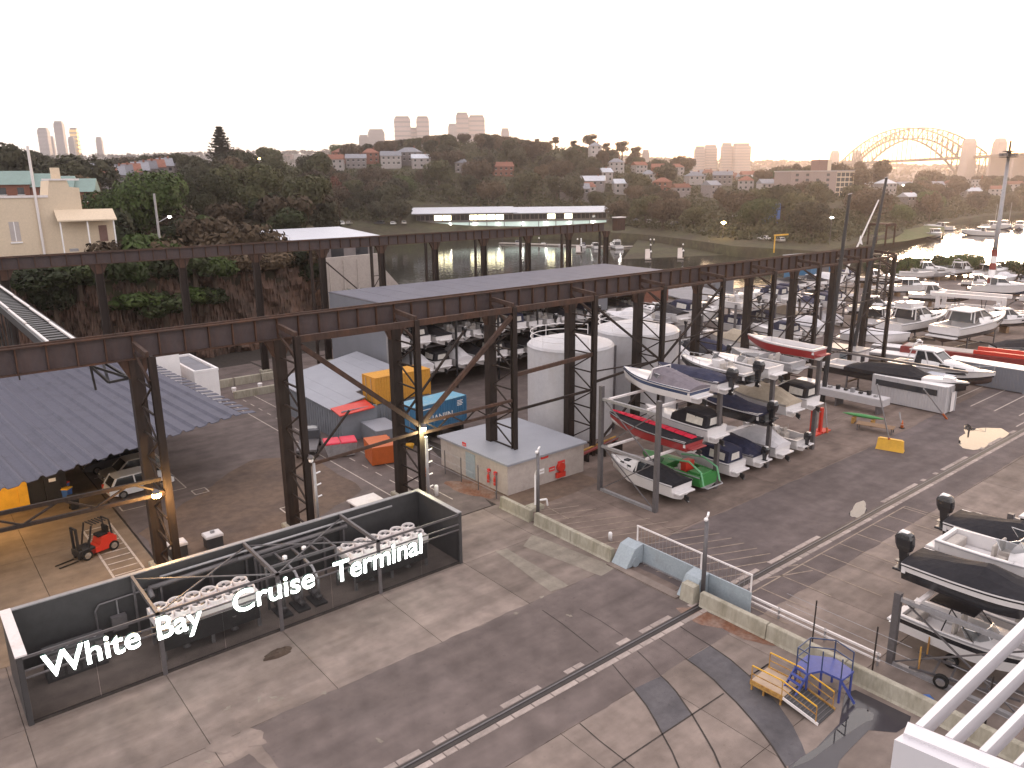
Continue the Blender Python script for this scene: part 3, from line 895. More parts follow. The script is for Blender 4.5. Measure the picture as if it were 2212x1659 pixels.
# letters
fc = bpy.data.curves.new('sign_text', 'FONT')
def word(txt, x0, x1, base, cap):
    fc2 = bpy.data.curves.new('letters', 'FONT')
    fc2.size = 1.0
    tmp = bpy.data.objects.new('tmp', fc2)
    C.objects.link(tmp)
    deps = bpy.context.evaluated_depsgraph_get()
    adv = []
    widths = []
    fc2.body = txt
    fc2.extrude = .06
    fc2.offset = .012
    deps.update()
    # advance of each letter from growing prefixes
    def width(sx):
        fc2.body = sx
        bpy.context.view_layer.update()
        e = tmp.evaluated_get(bpy.context.evaluated_depsgraph_get())
        me = e.to_mesh()
        xs = [v.co.x for v in me.vertices]
        w = (min(xs), max(xs)) if xs else (0, 0)
        e.to_mesh_clear()
        return w
    total = width(txt)
    full = total[1] - total[0]
    k = (x1 - x0) / full
    hcap = None
    for i, ch in enumerate(txt):
        lo_hi = width(ch)
        pre = width(txt[:i + 1])[1]
        fc2.body = ch
        bpy.context.view_layer.update()
        e = tmp.evaluated_get(bpy.context.evaluated_depsgraph_get())
        me = bpy.data.meshes.new_from_object(e)
        if hcap is None:
            hcap = max(v.co.y for v in me.vertices)
        off = pre - lo_hi[1] - total[0]
        for v in me.vertices:
            x, y, z = v.co
            v.co = (x0 + (x + off) * k - ex0, -.17 - z * 1.0, base + y * cap / hcap)
        me.materials.clear()
        me.materials.append(MAT['sign_edge'])
        me.materials.append(MAT['sign_light'])
        for p in me.polygons:
            p.material_index = 1 if abs(p.normal.y) > .8 else 0
        o = inst('letter', me, enc)
        o['label'] = 'lit white letter %s of the name sign' % ch
    bpy.data.objects.remove(tmp)
bpy.data.curves.remove(fc)
word('White', 2.75, 6.65, 2.02, 1.12)
word('Bay', 7.4, 9.45, 2.0, 1.12)
word('Cruise', 10.95, 15.25, 1.98, 1.15)
word('Terminal', 16.35, 21.95, 1.72, 1.2)

# chillers
def chiller(label, x, y):
    c = thing('chiller', label, 'chiller', (x, y, .03), group='chillers in the plant enclosure')
    MB().box(0, 5.0, 0, 2.1, 1.55, 2.0).build('casing', 'white_weathered', c)
    MB().prism_x([(.05, .5), (.45, .5), (.2, 1.54), (.05, 1.54)], .1, 4.9).build('coil', 'dark_grey', c)
    MB().prism_x([(1.65, .5), (2.05, .5), (2.05, 1.54), (1.9, 1.54)], .1, 4.9).build('coil', 'dark_grey', c)
    for a in (.06, 2.4, 4.8):
        for b in (.1, 1.9):
            MB().box(a, a + .16, b, b + .14, .0, 1.549).build('leg', 'galv', c)
    ring = MB().lathe([(.40, 0), (.40, .2), (.36, .24), (.33, .2), (.33, .03), (.08, .03), (.08, .1), (.0, .1)], n=18).mesh('fan', 'white_weathered')
    bl = MB()
    for q in range(5):
        a = 2 * PI * q / 5
        bl.bar((.07 * math.cos(a), .07 * math.sin(a), .08), (.32 * math.cos(a + .2), .32 * math.sin(a + .2), .1), .14, .02)
    blm = bl.mesh('blade', 'dark_grey')
    for i in range(6):
        for j in range(2):
            f = inst('fan', ring, c, (.45 + i * .82, .53 + j * 1.04, 2.0))
            inst('blade', blm, f)
    MB().bar((.3, 1.05, .7), (4.7, 1.05, .7), .5, .5).build('compressor_barrel', 'dark_grey', c)
    for a in (1.2, 3.6):
        MB().lathe([(.2, .3), (.06, .5), (.06, .9), (.2, 1.1)], (a, .2, 0), 10).build('spool', 'galv', c, smooth=True)
    return c
chiller('grey twelve-fan chiller behind the word Bay', 7.75, 36.6)
chiller('pale green-lit twelve-fan chiller behind the word Terminal', 18.15, 36.55)
t = thing('switch_cabinet', 'low dark switch cabinet with small lamps in the enclosure end', 'cabinet', (3.1, 38.3, .03))
MB().bbox(0, 2.6, 0, .8, 0, 1.5).build('cabinet', 'dark_grey', t)
for k in range(4):
    MB().box(.2 + .65 * k, .72 + .65 * k, -.03, -.002, .15, 1.35).build('door', 'galv_dark', t)
    MB().lathe([(.08, 0), (.08, .05), (.02, .12)], (.4 + .6 * k, .25, 1.5), 8).build('lamp', 'galv', t)
t = thing('header_pipes', 'dark lagged header pipes above the chiller along the back wall', 'pipes', (8.2, 39.7, .03))
MB().path([(0, -.5, 2.2), (0, 0, 2.5), (4.6, 0, 2.6), (11.2, 0, 2.6)], .14, 10).build('pipe', 'galv_dark', t, smooth=True)
MB().path([(.6, .1, 2.9), (14.4, .1, 2.95)], .07, 8).build('pipe', 'galv', t, smooth=True)
for k in range(5):
    MB().box(.5 + 2.6 * k, .6 + 2.6 * k, -.1, .4, 0, 2.45).build('pipe_stand', 'galv_dark', t)
t = thing('wall_conduit', 'pale looped conduit and meter box on the enclosure back wall', 'conduit', (6.2, 40.0, .03))
MB().path([(-.5, 0, 0), (-.5, 0, 2.0), (-.3, 0, 2.3), (2.0, 0, 2.35)], .05, 6).build('conduit', 'galv_dark', t)
MB().path([(.5, 0, .9), (.5, 0, 2.3)], .04, 6).build('conduit', 'galv', t)
MB().box(.1, .8, -.35, 0, .75, 1.5).build('meter_box', 'rusty_yellow' if 0 else 'galv_dark', t)
for i, x in enumerate((13.7, 14.7, 15.7)):
    t = thing('pump_set', 'dark pump set with flanged inlet on enclosure floor', 'pump', (x, 36.5, .03), group='pump sets behind the word Cruise')
    MB().box(0, .7, 0, 1.3, 0, .12).build('base', 'dark_grey', t)
    MB().tube((.35, .6, .42), (.35, 1.25, .42), .22, 12).build('motor', 'galv_dark', t, smooth=True)
    MB().tube((.35, .15, .42), (.35, .58, .42), .16, 12).build('pump_casing', 'galv_dark', t, smooth=True)
    MB().path([(.35, .25, .5), (.35, .25, 1.5), (.35, .9, 2.0), (.35, 2.3, 2.1)], .08, 8).build('riser', 'galv', t, smooth=True)
t = thing('pipe_rack', 'grey steel pipe rack between the two chillers', 'rack', (13.6, 37.9, .03))
for a in (0, 4.1):
    for b in (0, 1.5):
        MB().box(a, a + .12, b, b + .12, 0, 2.35).build('post', 'galv_dark', t)
for b in (0, 1.5):
    MB().box(0, 4.22, b, b + .12, 2.352, 2.5).build('beam', 'galv_dark', t)
for k in range(5):
    MB().box(.1 + k, .22 + k, .121, 1.499, 2.36, 2.48).build('cross_beam', 'galv_dark', t)
t = thing('drum_pump', 'two small white valve caps atop the pipe rack', 'valves', (14.9, 38.3, 2.53))
for k in (0, 1.3):
    MB().lathe([(.14, 0), (.14, .15), (.05, .2)], (k, .3 * k, 0), 8).build('valve_cap', 'white_paint', t)
# small plant boxes in the yard behind the enclosure
for i, (px, py) in enumerate(((385, 1200), (462, 1180))):
    p = G(px, py)
    t = thing('meter_box', ['small white-topped plant box close to the forklift side column', 'small white-topped plant box between gantry column and enclosure'][i], 'box', (p.x, p.y, 0), group=None)
    MB().box(-.5, .5, -.4, .4, .015, .75).build('case', 'dark_grey', t)
    MB().bbox(-.55, .55, -.45, .45, .752, .95, .06).build('lid', 'white_weathered', t)
    MB().box(-.12, .12, -.1, .1, .952, 1.1).build('vent', 'galv', t)
t = thing('pallet_crate', 'low grey covered crate behind the enclosure wall', 'crate', (G(790, 1096).x, G(790, 1096).y, .015))
MB().box(-.9, .9, -.6, .6, 0, .5).build('crate', 'galv_dark', t)
MB().bbox(-1.1, 1.1, -.75, .75, .502, .62, .05).build('lid', 'white_weathered', t)
# ------------------------------------------------------------------ terminal shed at the left
sh = thing('terminal_shed', 'low terminal shed with ribbed blue-grey roof', 'shed', (20, 58, 0))
EA, EB = Vector((-26, 41.0)), Vector((20.4, 58.5))        # eave line
RD = Vector((-.084, .9965))                                # run of the ribs
NS = 44
prof = [(0, 0), (.16, .17), (.30, .17), (.44, .0), (1, 0)]
for i in range(NS):
    a = EA + (EB - EA) * (i / NS)
    b = EA + (EB - EA) * ((i + 1) / NS)
    m = MB()
    ring0, ring1 = [], []
    for u, h in prof:
        p = a + (b - a) * u
        ln = 27 + (1 - (i + u) / NS) * 17.5
        q = p + RD * ln
        ring0.append((p.x, p.y, 5.2 + h))
        ring1.append((q.x, q.y, 5.9 + h))
    k = len(prof)
    m.add(ring0 + ring1 + [(x, y, z - .05) for x, y, z in ring0 + ring1],
          [(j, j + 1, k + j + 1, k + j) for j in range(k - 1)] + [(2 * k + j, 3 * k + j, 3 * k + j + 1, 2 * k + j + 1) for j in range(k - 1)] + [(j, 2 * k + j, 2 * k + j + 1, j + 1) for j in range(k - 1)])
    m.build('roof_sheet', 'roof_blue', sh, world=True)
# narrow verge flashing sheets at the gable end
e0, e1 = Vector((20.45, 58.5)), Vector((18.2, 85.4))
for k in range(24):
    a, b = e0 + (e1 - e0) * (k / 24), e0 + (e1 - e0) * ((k + .55) / 24)
    z0, z1 = 5.2 + .7 * k / 24, 5.2 + .7 * (k + .55) / 24
    MB().loft([[(a.x, a.y, z0), (a.x + 1.1, a.y + .1, z0 - .12), (a.x + 1.1, a.y + .1, z0 - .16), (a.x, a.y, z0 - .04)], [(b.x, b.y, z1), (b.x + 1.1, b.y + .1, z1 - .12), (b.x + 1.1, b.y + .1, z1 - .16), (b.x, b.y, z1 - .04)]]).build('verge_strip', 'roof_blue', sh, world=True)
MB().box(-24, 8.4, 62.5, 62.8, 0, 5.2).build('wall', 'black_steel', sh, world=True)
MB().box(8.2, 8.4, 62.81, 80, 0, 5.2).build('wall', 'dark_grey', sh, world=True)
yp = MB().box(2.6, 5.3, 62.3, 62.44, .15, 3.6).build('yellow_panel', 'yellow', sh, world=True)
yp['label'] = 'bright yellow panel door'
MB().box(5.302, 5.9, 62.2, 62.44, .15, 3.6).build('panel_return', 'yellow', sh, world=True)
for x in (-8, 2.2):
    MB().box(x, x + .25, 60, 60.25, 0, 5.3).build('post', 'black_steel', sh, world=True)
ld = bpy.data.lights.new('shed_lamp', 'AREA')
ld.energy = 200
ld.color = (1, .62, .25)
ld.shape = 'RECTANGLE'
ld.size, ld.size_y = 12, .5
lo = bpy.data.objects.new('shed_lamp', ld)
C.objects.link(lo)
lo.parent = sh
lo.location = (-20, 1.0, 4.9)
MB().box(-6, 6, 58.9, 59.2, 4.98, 5.1).build('strip_lamp', 'lamp_warm' if 0 else 'galv', sh, world=True)
# white plant rooms beside the roof
def parapet(label, p, w, d, h, z0=0):
    t = thing('plant_room', label, 'plant room', (p[0], p[1], 0))
    MB().box(0, w, 0, d, z0, h).build('wall', 'white_paint', t)
    MB().box(.25, w - .25, .25, d - .25, h - .35 + .4, h + .06).build('roof', 'roof_grey', t)
    for a in ((-.04, w + .04, -.04, .2), (-.04, w + .04, d - .2, d + .04), (-.04, .2, .2, d - .2), (w - .2, w + .04, .2, d - .2)):
        MB().box(*a, h + .002, h + .25).build('parapet', 'white_paint', t)
    return t
parapet('tall white plant room rising behind the ribbed roof', (19.6, 80, 0), 2.6, 5, 6.6)
parapet('long low white plant room beside the ribbed roof verge', (23.0, 78.5, 0), 2.4, 9, 4.3)
t = thing('planter_wall', 'low pale garden wall and bench along the quarry foot', 'wall', (24, 88, 0))
for k in range(3):
    MB().box(3 + 3.2 * k, 6 + 3.2 * k, -.2, .2, 0, .9).build('wall_block', 'concrete_wall', t)
MB().box(4, 12.5, -6, -5.6, 0, .8).build('bench', 'concrete_wall', t)
for k in range(3):
    MB().lathe([(.2, 0), (.28, .5), (.24, .55)], (5 + 3 * k, -3, 0), 10).build('white_pot', 'white_paint', t)
# pipe frame by the roof edge
t = thing('roof_frame', 'black triangulated maintenance frame above the ribbed roof', 'frame', (8.2, 48.6, 5.6))
t.location = (GY(235, 825, 50).x, 50, 5.5)
P = [tuple(GY(x, y, 50 + dy) - t.location) for x, y, dy in ((195, 790, .6), (235, 826, 0), (280, 817, .4), (222, 782, 1.6))]
for a, b in ((0, 1), (1, 2), (2, 3), (3, 0), (0, 2), (1, 3)):
    MB().bar(P[a], P[b], .14).build('strut', 'black_steel', t)
MB().bar(P[0], (P[0][0] + .1, P[0][1], P[0][2] - 1.5), .12).build('strut', 'black_steel', t)
MB().bar(P[2], (P[2][0] + .1, P[2][1] - 3, 8), .12).build('hanger', 'black_steel', t)

# ------------------------------------------------------------------ vehicles
def wheel_proto():
    r = MB().tube((0, -.11, 0), (0, .11, 0), .32, 16).mesh('tyre', 'rubber')
    h = MB().tube((0, -.125, 0), (0, .125, 0), .2, 12).mesh('rim', 'chrome')
    return r, h
TYRE, RIM = wheel_proto()
def car(label, loc, rz, paint, suv=True, group=None, lowpoly=False):
    t = thing('parked_car', label, 'car', loc, rz, group)
    L, W = (4.7, 1.86) if suv else (4.5, 1.78)
    H1, H2 = (.98, 1.66) if suv else (.9, 1.45)
    side = [(-2.3, .42), (-2.33, .75), (-2.2, H1), (-.9 + .25, H1 + .04), (1.1, H1), (2.1, H1 - .14), (2.33, .7), (2.33, .38), (1.75, .28), (-1.75, .28)]
    b = MB()
    rings = []
    for y, s in ((-W / 2, .93), (-W / 2 + .02, 1), (W / 2 - .02, 1), (W / 2, .93)):
        rings.append([(x * (1 if s == 1 else .985), y, .28 + (z - .28) * (1 if s == 1 else .97)) for x, z in side])
    b.loft(rings)
    b.build('body', paint, t, smooth=False)
    cab = [(-2.12, H1 - .02), (-1.75, H2 - .08), (-1.3, H2), (.3, H2), (.55, H2 - .06), (1.25, H1 - .02)]
    g = MB()
    g.loft([[(x, -W / 2 + .08 + (z - H1) * .22, z) for x, z in cab], [(x, W / 2 - .08 - (z - H1) * .22, z) for x, z in cab]])
    g.build('window', 'car_glass', t)
    rf = MB().loft([[(x, -W / 2 + .2, z + .012) for x, z in ((-1.8, H2 - .1), (-1.3, H2), (.3, H2), (.6, H2 - .07))], [(x, W / 2 - .2, z + .012) for x, z in ((-1.8, H2 - .1), (-1.3, H2), (.3, H2), (.6, H2 - .07))]])
    rf.bar((-1.7, -W / 2 + .2, H2 - .05), (-2.1, -W / 2 + .08, H1), .12).bar((-1.7, W / 2 - .2, H2 - .05), (-2.1, W / 2 - .08, H1), .12)
    rf.bar((.45, -W / 2 + .21, H2 - .05), (1.2, -W / 2 + .1, H1), .09).bar((.45, W / 2 - .21, H2 - .05), (1.2, W / 2 - .1, H1), .09)
    rf.bar((-.5, -W / 2 + .2, H2 - .05), (-.45, -W / 2 + .09, H1), .09).bar((-.5, W / 2 - .2, H2 - .05), (-.45, W / 2 - .09, H1), .09)
    rf.build('roof', paint, t)
    if not lowpoly:
        for x in (-1.42, 1.4):
            for y in (-W / 2 + .08, W / 2 - .08):
                w = inst('wheel', TYRE, t, (x, y, .33))
                inst('rim', RIM, w)
        for y in (-.65, .65):
            MB().bbox(2.2, 2.36, y - .2, y + .2, .62, .8, .04).build('headlight', 'chrome', t)
            MB().bbox(-2.36, -2.2, y - .12, y + .12, .68, .95, .04).build('tail_light', 'red', t)
            MB().bbox(.85, 1.05, y * 1.52 - .08, y * 1.52 + .08, H1, H1 + .14, .03).build('mirror', paint, t)
    return t
car('white estate car parked nearest the lamp post column', (12.9, 61.0, .012), rad(4), 'car_white')
car('silver estate car parked beside the ribbed roof edge', (13.3, 64.4, .012), rad(183), 'silver_paint')
car('dark car parked half under the ribbed roof beside the silver one', (12.6, 67.8, .012), rad(182), 'car_dark')

fk = thing('forklift', 'red and black counterbalance forklift with empty forks', 'forklift', (7.9, 51.6, .012), rad(196))
MB().prism_y([(-1.15, .35), (-1.2, .9), (-.95, 1.15), (-.3, 1.1), (-.1, .62), (.75, .5), (.75, .25), (-.9, .25)], -.5, .5).build('counterweight', 'red', fk)
MB().bbox(.2, 1.0, -.5, .5, .25, .75, .05).build('chassis', 'black_steel', fk)
MB().bbox(-.75, -.15, -.3, .3, 1.1, 1.28, .06).build('seat', 'rubber', fk)
MB().bbox(-.85, -.7, -.3, .3, 1.2, 1.7, .04).build('seat_back', 'rubber', fk)
for x, y in ((.75, .48), (-.95, .42)):
    for s in (-1, 1):
        w = inst('wheel', TYRE, fk, (x, y * s, .32))
        inst('rim', RIM, w)
for s in (-1, 1):
    MB().bar((.55, .45 * s, .75), (.25, .45 * s, 2.1), .08).build('guard_post', 'black_steel', fk)
    MB().bar((-.95, .45 * s, 1.1), (-.85, .45 * s, 2.1), .08).build('guard_post', 'black_steel', fk)
    MB().bar((1.12, .28 * s, .1), (1.12, .28 * s, 2.15), .12, .16).build('mast', 'black_steel', fk)
    MB().bar((1.22, .26 * s, .06), (2.35, .26 * s, .05), .1, .05).build('fork', 'black_steel', fk)
for k in range(6):
    MB().bar((-.85 + .2 * k, -.45, 2.12), (-.85 + .2 * k, .45, 2.12), .06).build('guard_bar', 'black_steel', fk)
MB().bbox(1.0, 1.2, -.5, .5, .3, .7, .03).build('carriage', 'black_steel', fk)
MB().bar((1.12, -.3, 2.1), (1.12, .3, 2.1), .1).build('mast_head', 'black_steel', fk)
MB().bar((.45, 0, .7), (.2, 0, 1.25), .06).build('steering_column', 'black_steel', fk)

def wheelie_bin(label, p, m, lid, group=None):
    t = thing('wheelie_bin', label, 'bin', (p[0], p[1], .012), RND.uniform(0, 1), group)
    MB().loft([[(-.24, -.24, .05), (.24, -.24, .05), (.24, .24, .05), (-.24, .24, .05)], [(-.3, -.3, .95), (.3, -.3, .95), (.3, .35, .95), (-.3, .35, .95)]]).build('body', m, t)
    MB().bbox(-.32, .32, -.34, .38, .952, 1.06, .05).build('lid', lid, t)
    for s in (-1, 1):
        MB().tube((.2 * s, .28, .1), (.28 * s, .28, .1), .1, 8).build('wheel', 'rubber', t)
wheelie_bin('blue recycling bin with yellow lid by the black booth', G(146, 1082).xy, 'blue_plastic', 'yellow')
wheelie_bin('dark bin standing out on the tan concrete', G(162, 1100).xy, 'black_steel', 'dark_grey')
wheelie_bin('blue bin with red lid tucked behind the yellow-lidded one', G(140, 1070).xy, 'blue_plastic', 'red')
t = thing('ticket_booth', 'black upright booth with white notice beside the yellow panel', 'booth', (G(118, 1085).x, G(118, 1085).y, .012))
MB().bbox(-.5, .5, -.45, .45, 0, 2.6, .15).build('booth', 'black_steel', t)
MB().box(-.2, .25, -.47, -.452, 1.75, 2.0).build('notice', 'white_paint', t)
t = thing('marker_post', 'red and yellow striped marker post beside the black booth', 'post', (G(133, 1062).x, G(133, 1062).y, .012))
for k in range(6):
    MB().tube((0, 0, .35 * k), (0, 0, .35 * (k + 1)), .12, 8).build('band', 'red' if k % 2 else 'yellow', t)
# ------------------------------------------------------------------ boats
# local frame: x forward from the transom, z = 0 under the keel
class Hull:
    def __init__(s, L, B, D, full=2.3, rise=.45, sheer=.22, N=16, flare=.86):
        s.L, s.B, s.D, s.full, s.rise, s.sh, s.N, s.flare = L, B, D, full, rise, sheer, N, flare
    def b(s, t):
        return max(.02, s.B / 2 * (1 - max(0, (t - .42) / .58) ** s.full) * (.92 + .08 * min(1, t / .3)))
    def s_(s, t):
        return s.D * (.84 + s.sh * t * t)
    def k(s, t):
        return s.D * s.rise * max(0, (t - .58) / .42) ** 2.2
    def ch(s, t):
        c = s.b(t) * s.flare * (1 - .55 * max(0, (t - .55) / .45) ** 1.4)
        z = s.k(t) + s.D * (.24 + .1 * max(0, t - .5))
        return c, min(z, s.s_(t) - .05)
    def X(s, t):
        return s.L * t
    def ts(s):
        return [i / s.N for i in range(s.N + 1)]
    def bottom(s):
        m = MB()
        rings = []
        for t in s.ts():
            c, z = s.ch(t)
            x = s.X(t) - (.12 * s.D if t == 1 else 0)
            rings.append([(x, -c, z), (x, -c * .5, (z + s.k(t)) / 2 - .02), (x, 0, s.k(t)), (x, c * .5, (z + s.k(t)) / 2 - .02), (x, c, z)])
        m.loft(rings, closed=False)
        m.poly(rings[0][::-1])
        return m
    def side(s, z0f=0.0, z1f=1.0):
        m = MB()
        A, B_ = [], []
        for sg in (-1, 1):
            rings = []
            for t in s.ts():
                c, z = s.ch(t)
                b, sz = s.b(t), s.s_(t)
                x = s.X(t) + (.10 * s.D * ((z0f + z1f) / 2 - .5) if t == 1 else 0)
                pts = []
                for f in (z0f, (z0f + z1f) / 2, z1f):
                    e = 1 - (1 - f) ** 1.3
                    pts.append((x, sg * (c + (b - c) * e), z + (sz - z) * f))
                rings.append(pts if sg == 1 else pts[::-1])
            m.loft(rings, closed=False)
            (B_ if sg == 1 else A).append(rings[0])
        m.poly(A[0] + B_[0])
        return m
    def strip(s, f=.9, w=.05, h=.09):        # rubbing strake
        m = MB()
        for sg in (-1, 1):
            rings = []
            for t in s.ts():
                c, z = s.ch(t)
                b, sz = s.b(t), s.s_(t)
                zz = z + (sz - z) * f
                yy = sg * (c + (b - c) * (1 - (1 - f) ** 1.3) + .012)
                x = s.X(t)
                rings.append([(x, yy - sg * .02, zz - h / 2), (x, yy + sg * w, zz - h / 2), (x, yy + sg * w, zz + h / 2), (x, yy - sg * .02, zz + h / 2)])
            m.loft(rings)
        return m
    def deck(s, t0=.5, cam_=.12, side_w=.17, floor=.42, open_bow=False):
        m = MB()
        rings = []
        for i in range(9):
            t = t0 + (1 - t0) * i / 8
            b, sz = s.b(t), s.s_(t)
            x = s.X(t)
            c = cam_ * b / (s.B / 2)
            rings.append([(x, -b, sz), (x, -b * .55, sz + c * .8), (x, 0, sz + c), (x, b * .55, sz + c * .8), (x, b, sz)])
        m.loft(rings, closed=False)
        for sg in (-1, 1):
            r2 = []
            for i in range(6):
                t = .0 + t0 * i / 5
                b, sz = s.b(t), s.s_(t)
                x = s.X(t)
                q = [(x, sg * b, sz), (x, sg * (b - .03), sz + .04), (x, sg * (b - side_w), sz + .04), (x, sg * (b - side_w - .03), s.D * floor)]
                r2.append(q if sg == -1 else q[::-1])
            m.loft(r2, closed=False)
        b0, b1 = s.b(0) - side_w - .03, s.b(t0) - side_w - .03
        f = s.D * floor
        m.add([(0.15, -b0, f), (s.X(t0), -b1, f), (s.X(t0), b1, f), (0.15, b0, f)], [(0, 1, 2, 3)])
        x0 = s.X(t0)
        m.add([(x0, -b1, f), (x0, b1, f), (x0, b1, s.s_(t0) + cam_ * .8), (x0, -b1, s.s_(t0) + cam_ * .8)], [(0, 3, 2, 1)])
        m.box(.015, .2, -s.b(0) + .02, s.b(0) - .02, s.D * .5, s.s_(0) + .03)
        return m
    def cuddy(s, t0=.42, t1=.9, h=.5):
        m = MB()
        rings = []
        for i in range(9):
            u = i / 8
            t = t0 + (t1 - t0) * u
            b, sz = s.b(t) * .82, s.s_(t) + .02
            hh = h * (1 - u ** 1.8) + .02
            x = s.X(t)
            rings.append([(x, -b, sz), (x, -b * .86, sz + hh * .75), (x, -b * .45, sz + hh), (x, b * .45, sz + hh), (x, b * .86, sz + hh * .75), (x, b, sz)])
        m.loft(rings, closed=False)
        m.poly(rings[0][::-1])
        return m
    def tarp(s, t0=0.0, t1=1.0, prof=((0, .15), (.15, .45), (.4, .75), (.6, .35), (1, .06)), drop=.12, over=.03, seed=0):
        r = random.Random(seed)
        m = MB()
        rings = []
        n = 14
        for i in range(n + 1):
            t = t0 + (t1 - t0) * i / n
            b, sz = s.b(t) + over, s.s_(t)
            h = interp([p[0] for p in prof], [p[1] for p in prof], i / n) + r.uniform(-.02, .02)
            x = s.X(t) + (.04 if i == n else -.02 if i == 0 else 0)
            w = lambda: r.uniform(-.018, .018)
            rings.append([(x, -b, sz - drop), (x, -b, sz + .03), (x, -b * .62, sz + h * .62 + w()), (x, -b * .2, sz + h * .95 + w()), (x, b * .2, sz + h * .95 + w()), (x, b * .62, sz + h * .62 + w()), (x, b, sz + .03), (x, b, sz - drop)])
        m.loft(rings, closed=False)
        m.poly(rings[0][::-1])
        m.poly(rings[-1])
        return m
    def canopy(s, t0=.04, t1=.5, h=1.1, inset=.1):
        m = MB()
        rings = []
        for t, hh, w in ((t0, h * .86, .80), (t0 + (t1 - t0) * .3, h, .84), (t0 + (t1 - t0) * .7, h * .97, .84), (t1, h * .45, .86)):
            b, sz = s.b(t) - inset, s.s_(t) + .03
            x = s.X(t)
            rings.append([(x, -b, sz), (x, -b * w, sz + hh * .92), (x, -b * w * .6, sz + hh), (x, b * w * .6, sz + hh), (x, b * w, sz + hh * .92), (x, b, sz)])
        m.loft(rings, closed=False)
        m.poly(rings[0][::-1])
        m.poly(rings[-1])
        return m
    def canopy_windows(s, t0=.04, t1=.5, h=1.1, inset=.1):
        out = []
        b, sz, x = s.b(t0) - inset, s.s_(t0) + .03, s.X(t0)
        hh = h * .86
        w = .8
        f = lambda u, v: (x - .012, b * (1 - (1 - w) * v) * u, sz + hh * .92 * v)
        out.append(MB().add([f(-.55, .18), f(.55, .18), f(.55, .8), f(-.55, .8)], [(0, 3, 2, 1)]))
        for sg in (-1, 1):
            ta, tb = t0 + (t1 - t0) * .1, t0 + (t1 - t0) * .55
            q = []
            for t, v in ((ta, .2), (tb, .2), (tb, .8), (ta, .78)):
                bb, ss = s.b(t) - inset, s.s_(t) + .03
                H = h * interp([0, .3, .7, 1], [.86, 1, .97, .45], (t - t0) / (t1 - t0))
                q.append((s.X(t), sg * (bb * (1 - .17 * v) + .015), ss + H * .92 * v))
            out.append(MB().add(q, [(0, 1, 2, 3) if sg < 0 else (3, 2, 1, 0)]))
        return out
    def screen(s, t=.5, h=.42, sweep=.5, frame=True):
        g, fr = MB(), MB()
        base, top = [], []
        for u, back in ((-1, .9), (-.92, .35), (-.5, .06), (0, 0), (.5, .06), (.92, .35), (1, .9)):
            b = (s.b(t) - .12) * abs(u) * (1 if u >= 0 else -1)
            z = s.s_(t) + .05 + .08 * (1 - abs(u))
            base.append((s.X(t) - back, b, z))
            top.append((s.X(t) - back - sweep * .6, b * .9, z + h))
        g.loft([base, top], closed=False)
        fr.path(top, .022, 5)
        for a, b in zip(base[::2], top[::2]):
            fr.tube(a, b, .018, 5)
        return g, fr
    def bowrail(s, t0=.6, h=.32):
        m = MB()
        for sg in (-1, 1):
            pts = []
            for i in range(7):
                t = t0 + (1 - t0) * i / 6 * .98
                pts.append((s.X(t), sg * max(.05, s.b(t) - .08), s.s_(t) + h))
            m.path(pts, .018, 5)
            for p in pts[::2]:
                m.tube(p, (p[0], p[1], p[2] - h + .02), .015, 5)
        return m

def outboard_parts(t, x, z, m='gel_black', s=1.0, y=0.0, tilt=0.0):
    c, sn = math.cos(tilt), math.sin(tilt)
    def T(p):
        px, pz = p[0] * s, p[2] * s
        return (x + px * c + pz * sn, y + p[1] * s, z - px * sn + pz * c)
    cowl = []
    for zz, a, b, w in ((.15, -.48, .02, .17), (.35, -.56, .06, .21), (.62, -.6, .04, .22), (.78, -.52, -.02, .19), (.84, -.4, -.1, .12)):
        cowl.append([T((a, -w * .6, zz)), T((a * .85, -w, zz)), T((b - .05, -w, zz)), T((b, -w * .5, zz)), T((b, w * .5, zz)), T((b - .05, w, zz)), T((a * .85, w, zz)), T((a, w * .6, zz))])
    o = MB().loft(cowl).build('outboard', m, t, smooth=False)
    MB().loft([[T((-.42, -.11, .16)), T((-.08, -.11, .16)), T((-.08, .11, .16)), T((-.42, .11, .16))], [T((-.36, -.06, -.35)), T((-.12, -.06, -.35)), T((-.12, .06, -.35)), T((-.36, .06, -.35))],
               [T((-.36, -.03, -.75)), T((-.1, -.03, -.75)), T((-.1, .03, -.75)), T((-.36, .03, -.75))]]).build('drive_leg', m, o)
    MB().loft([[T((-.5, -.13, -.36)), T((-.05, -.1, -.36)), T((-.05, .1, -.36)), T((-.5, .13, -.36))], [T((-.5, -.13, -.33)), T((-.05, -.1, -.33)), T((-.05, .1, -.33)), T((-.5, .13, -.33))]]).build('plate', m, o)
    pr = MB()
    for k in range(3):
        a = 2 * PI * k / 3
        pr.add([T((-.42, .03 * math.cos(a), -.55 + .03 * math.sin(a))), T((-.40, .16 * math.cos(a + .5), -.55 + .16 * math.sin(a + .5))), T((-.44, .17 * math.cos(a), -.55 + .17 * math.sin(a))), T((-.42, .1 * math.cos(a - .5), -.55 + .1 * math.sin(a - .5)))], [(0, 1, 2, 3), (3, 2, 1, 0)])
    pr.build('propeller', 'chrome', o)
    MB().loft([[T((-.5, -.17, .74)), T((-.1, -.17, .72)), T((-.1, .17, .72)), T((-.5, .17, .74))], [T((-.44, -.12, .87)), T((-.16, -.12, .85)), T((-.16, .12, .85)), T((-.44, .12, .87))]]).build('cowl_top', 'gel_white' if m == 'gel_black' else 'gel_grey', o)
    return o
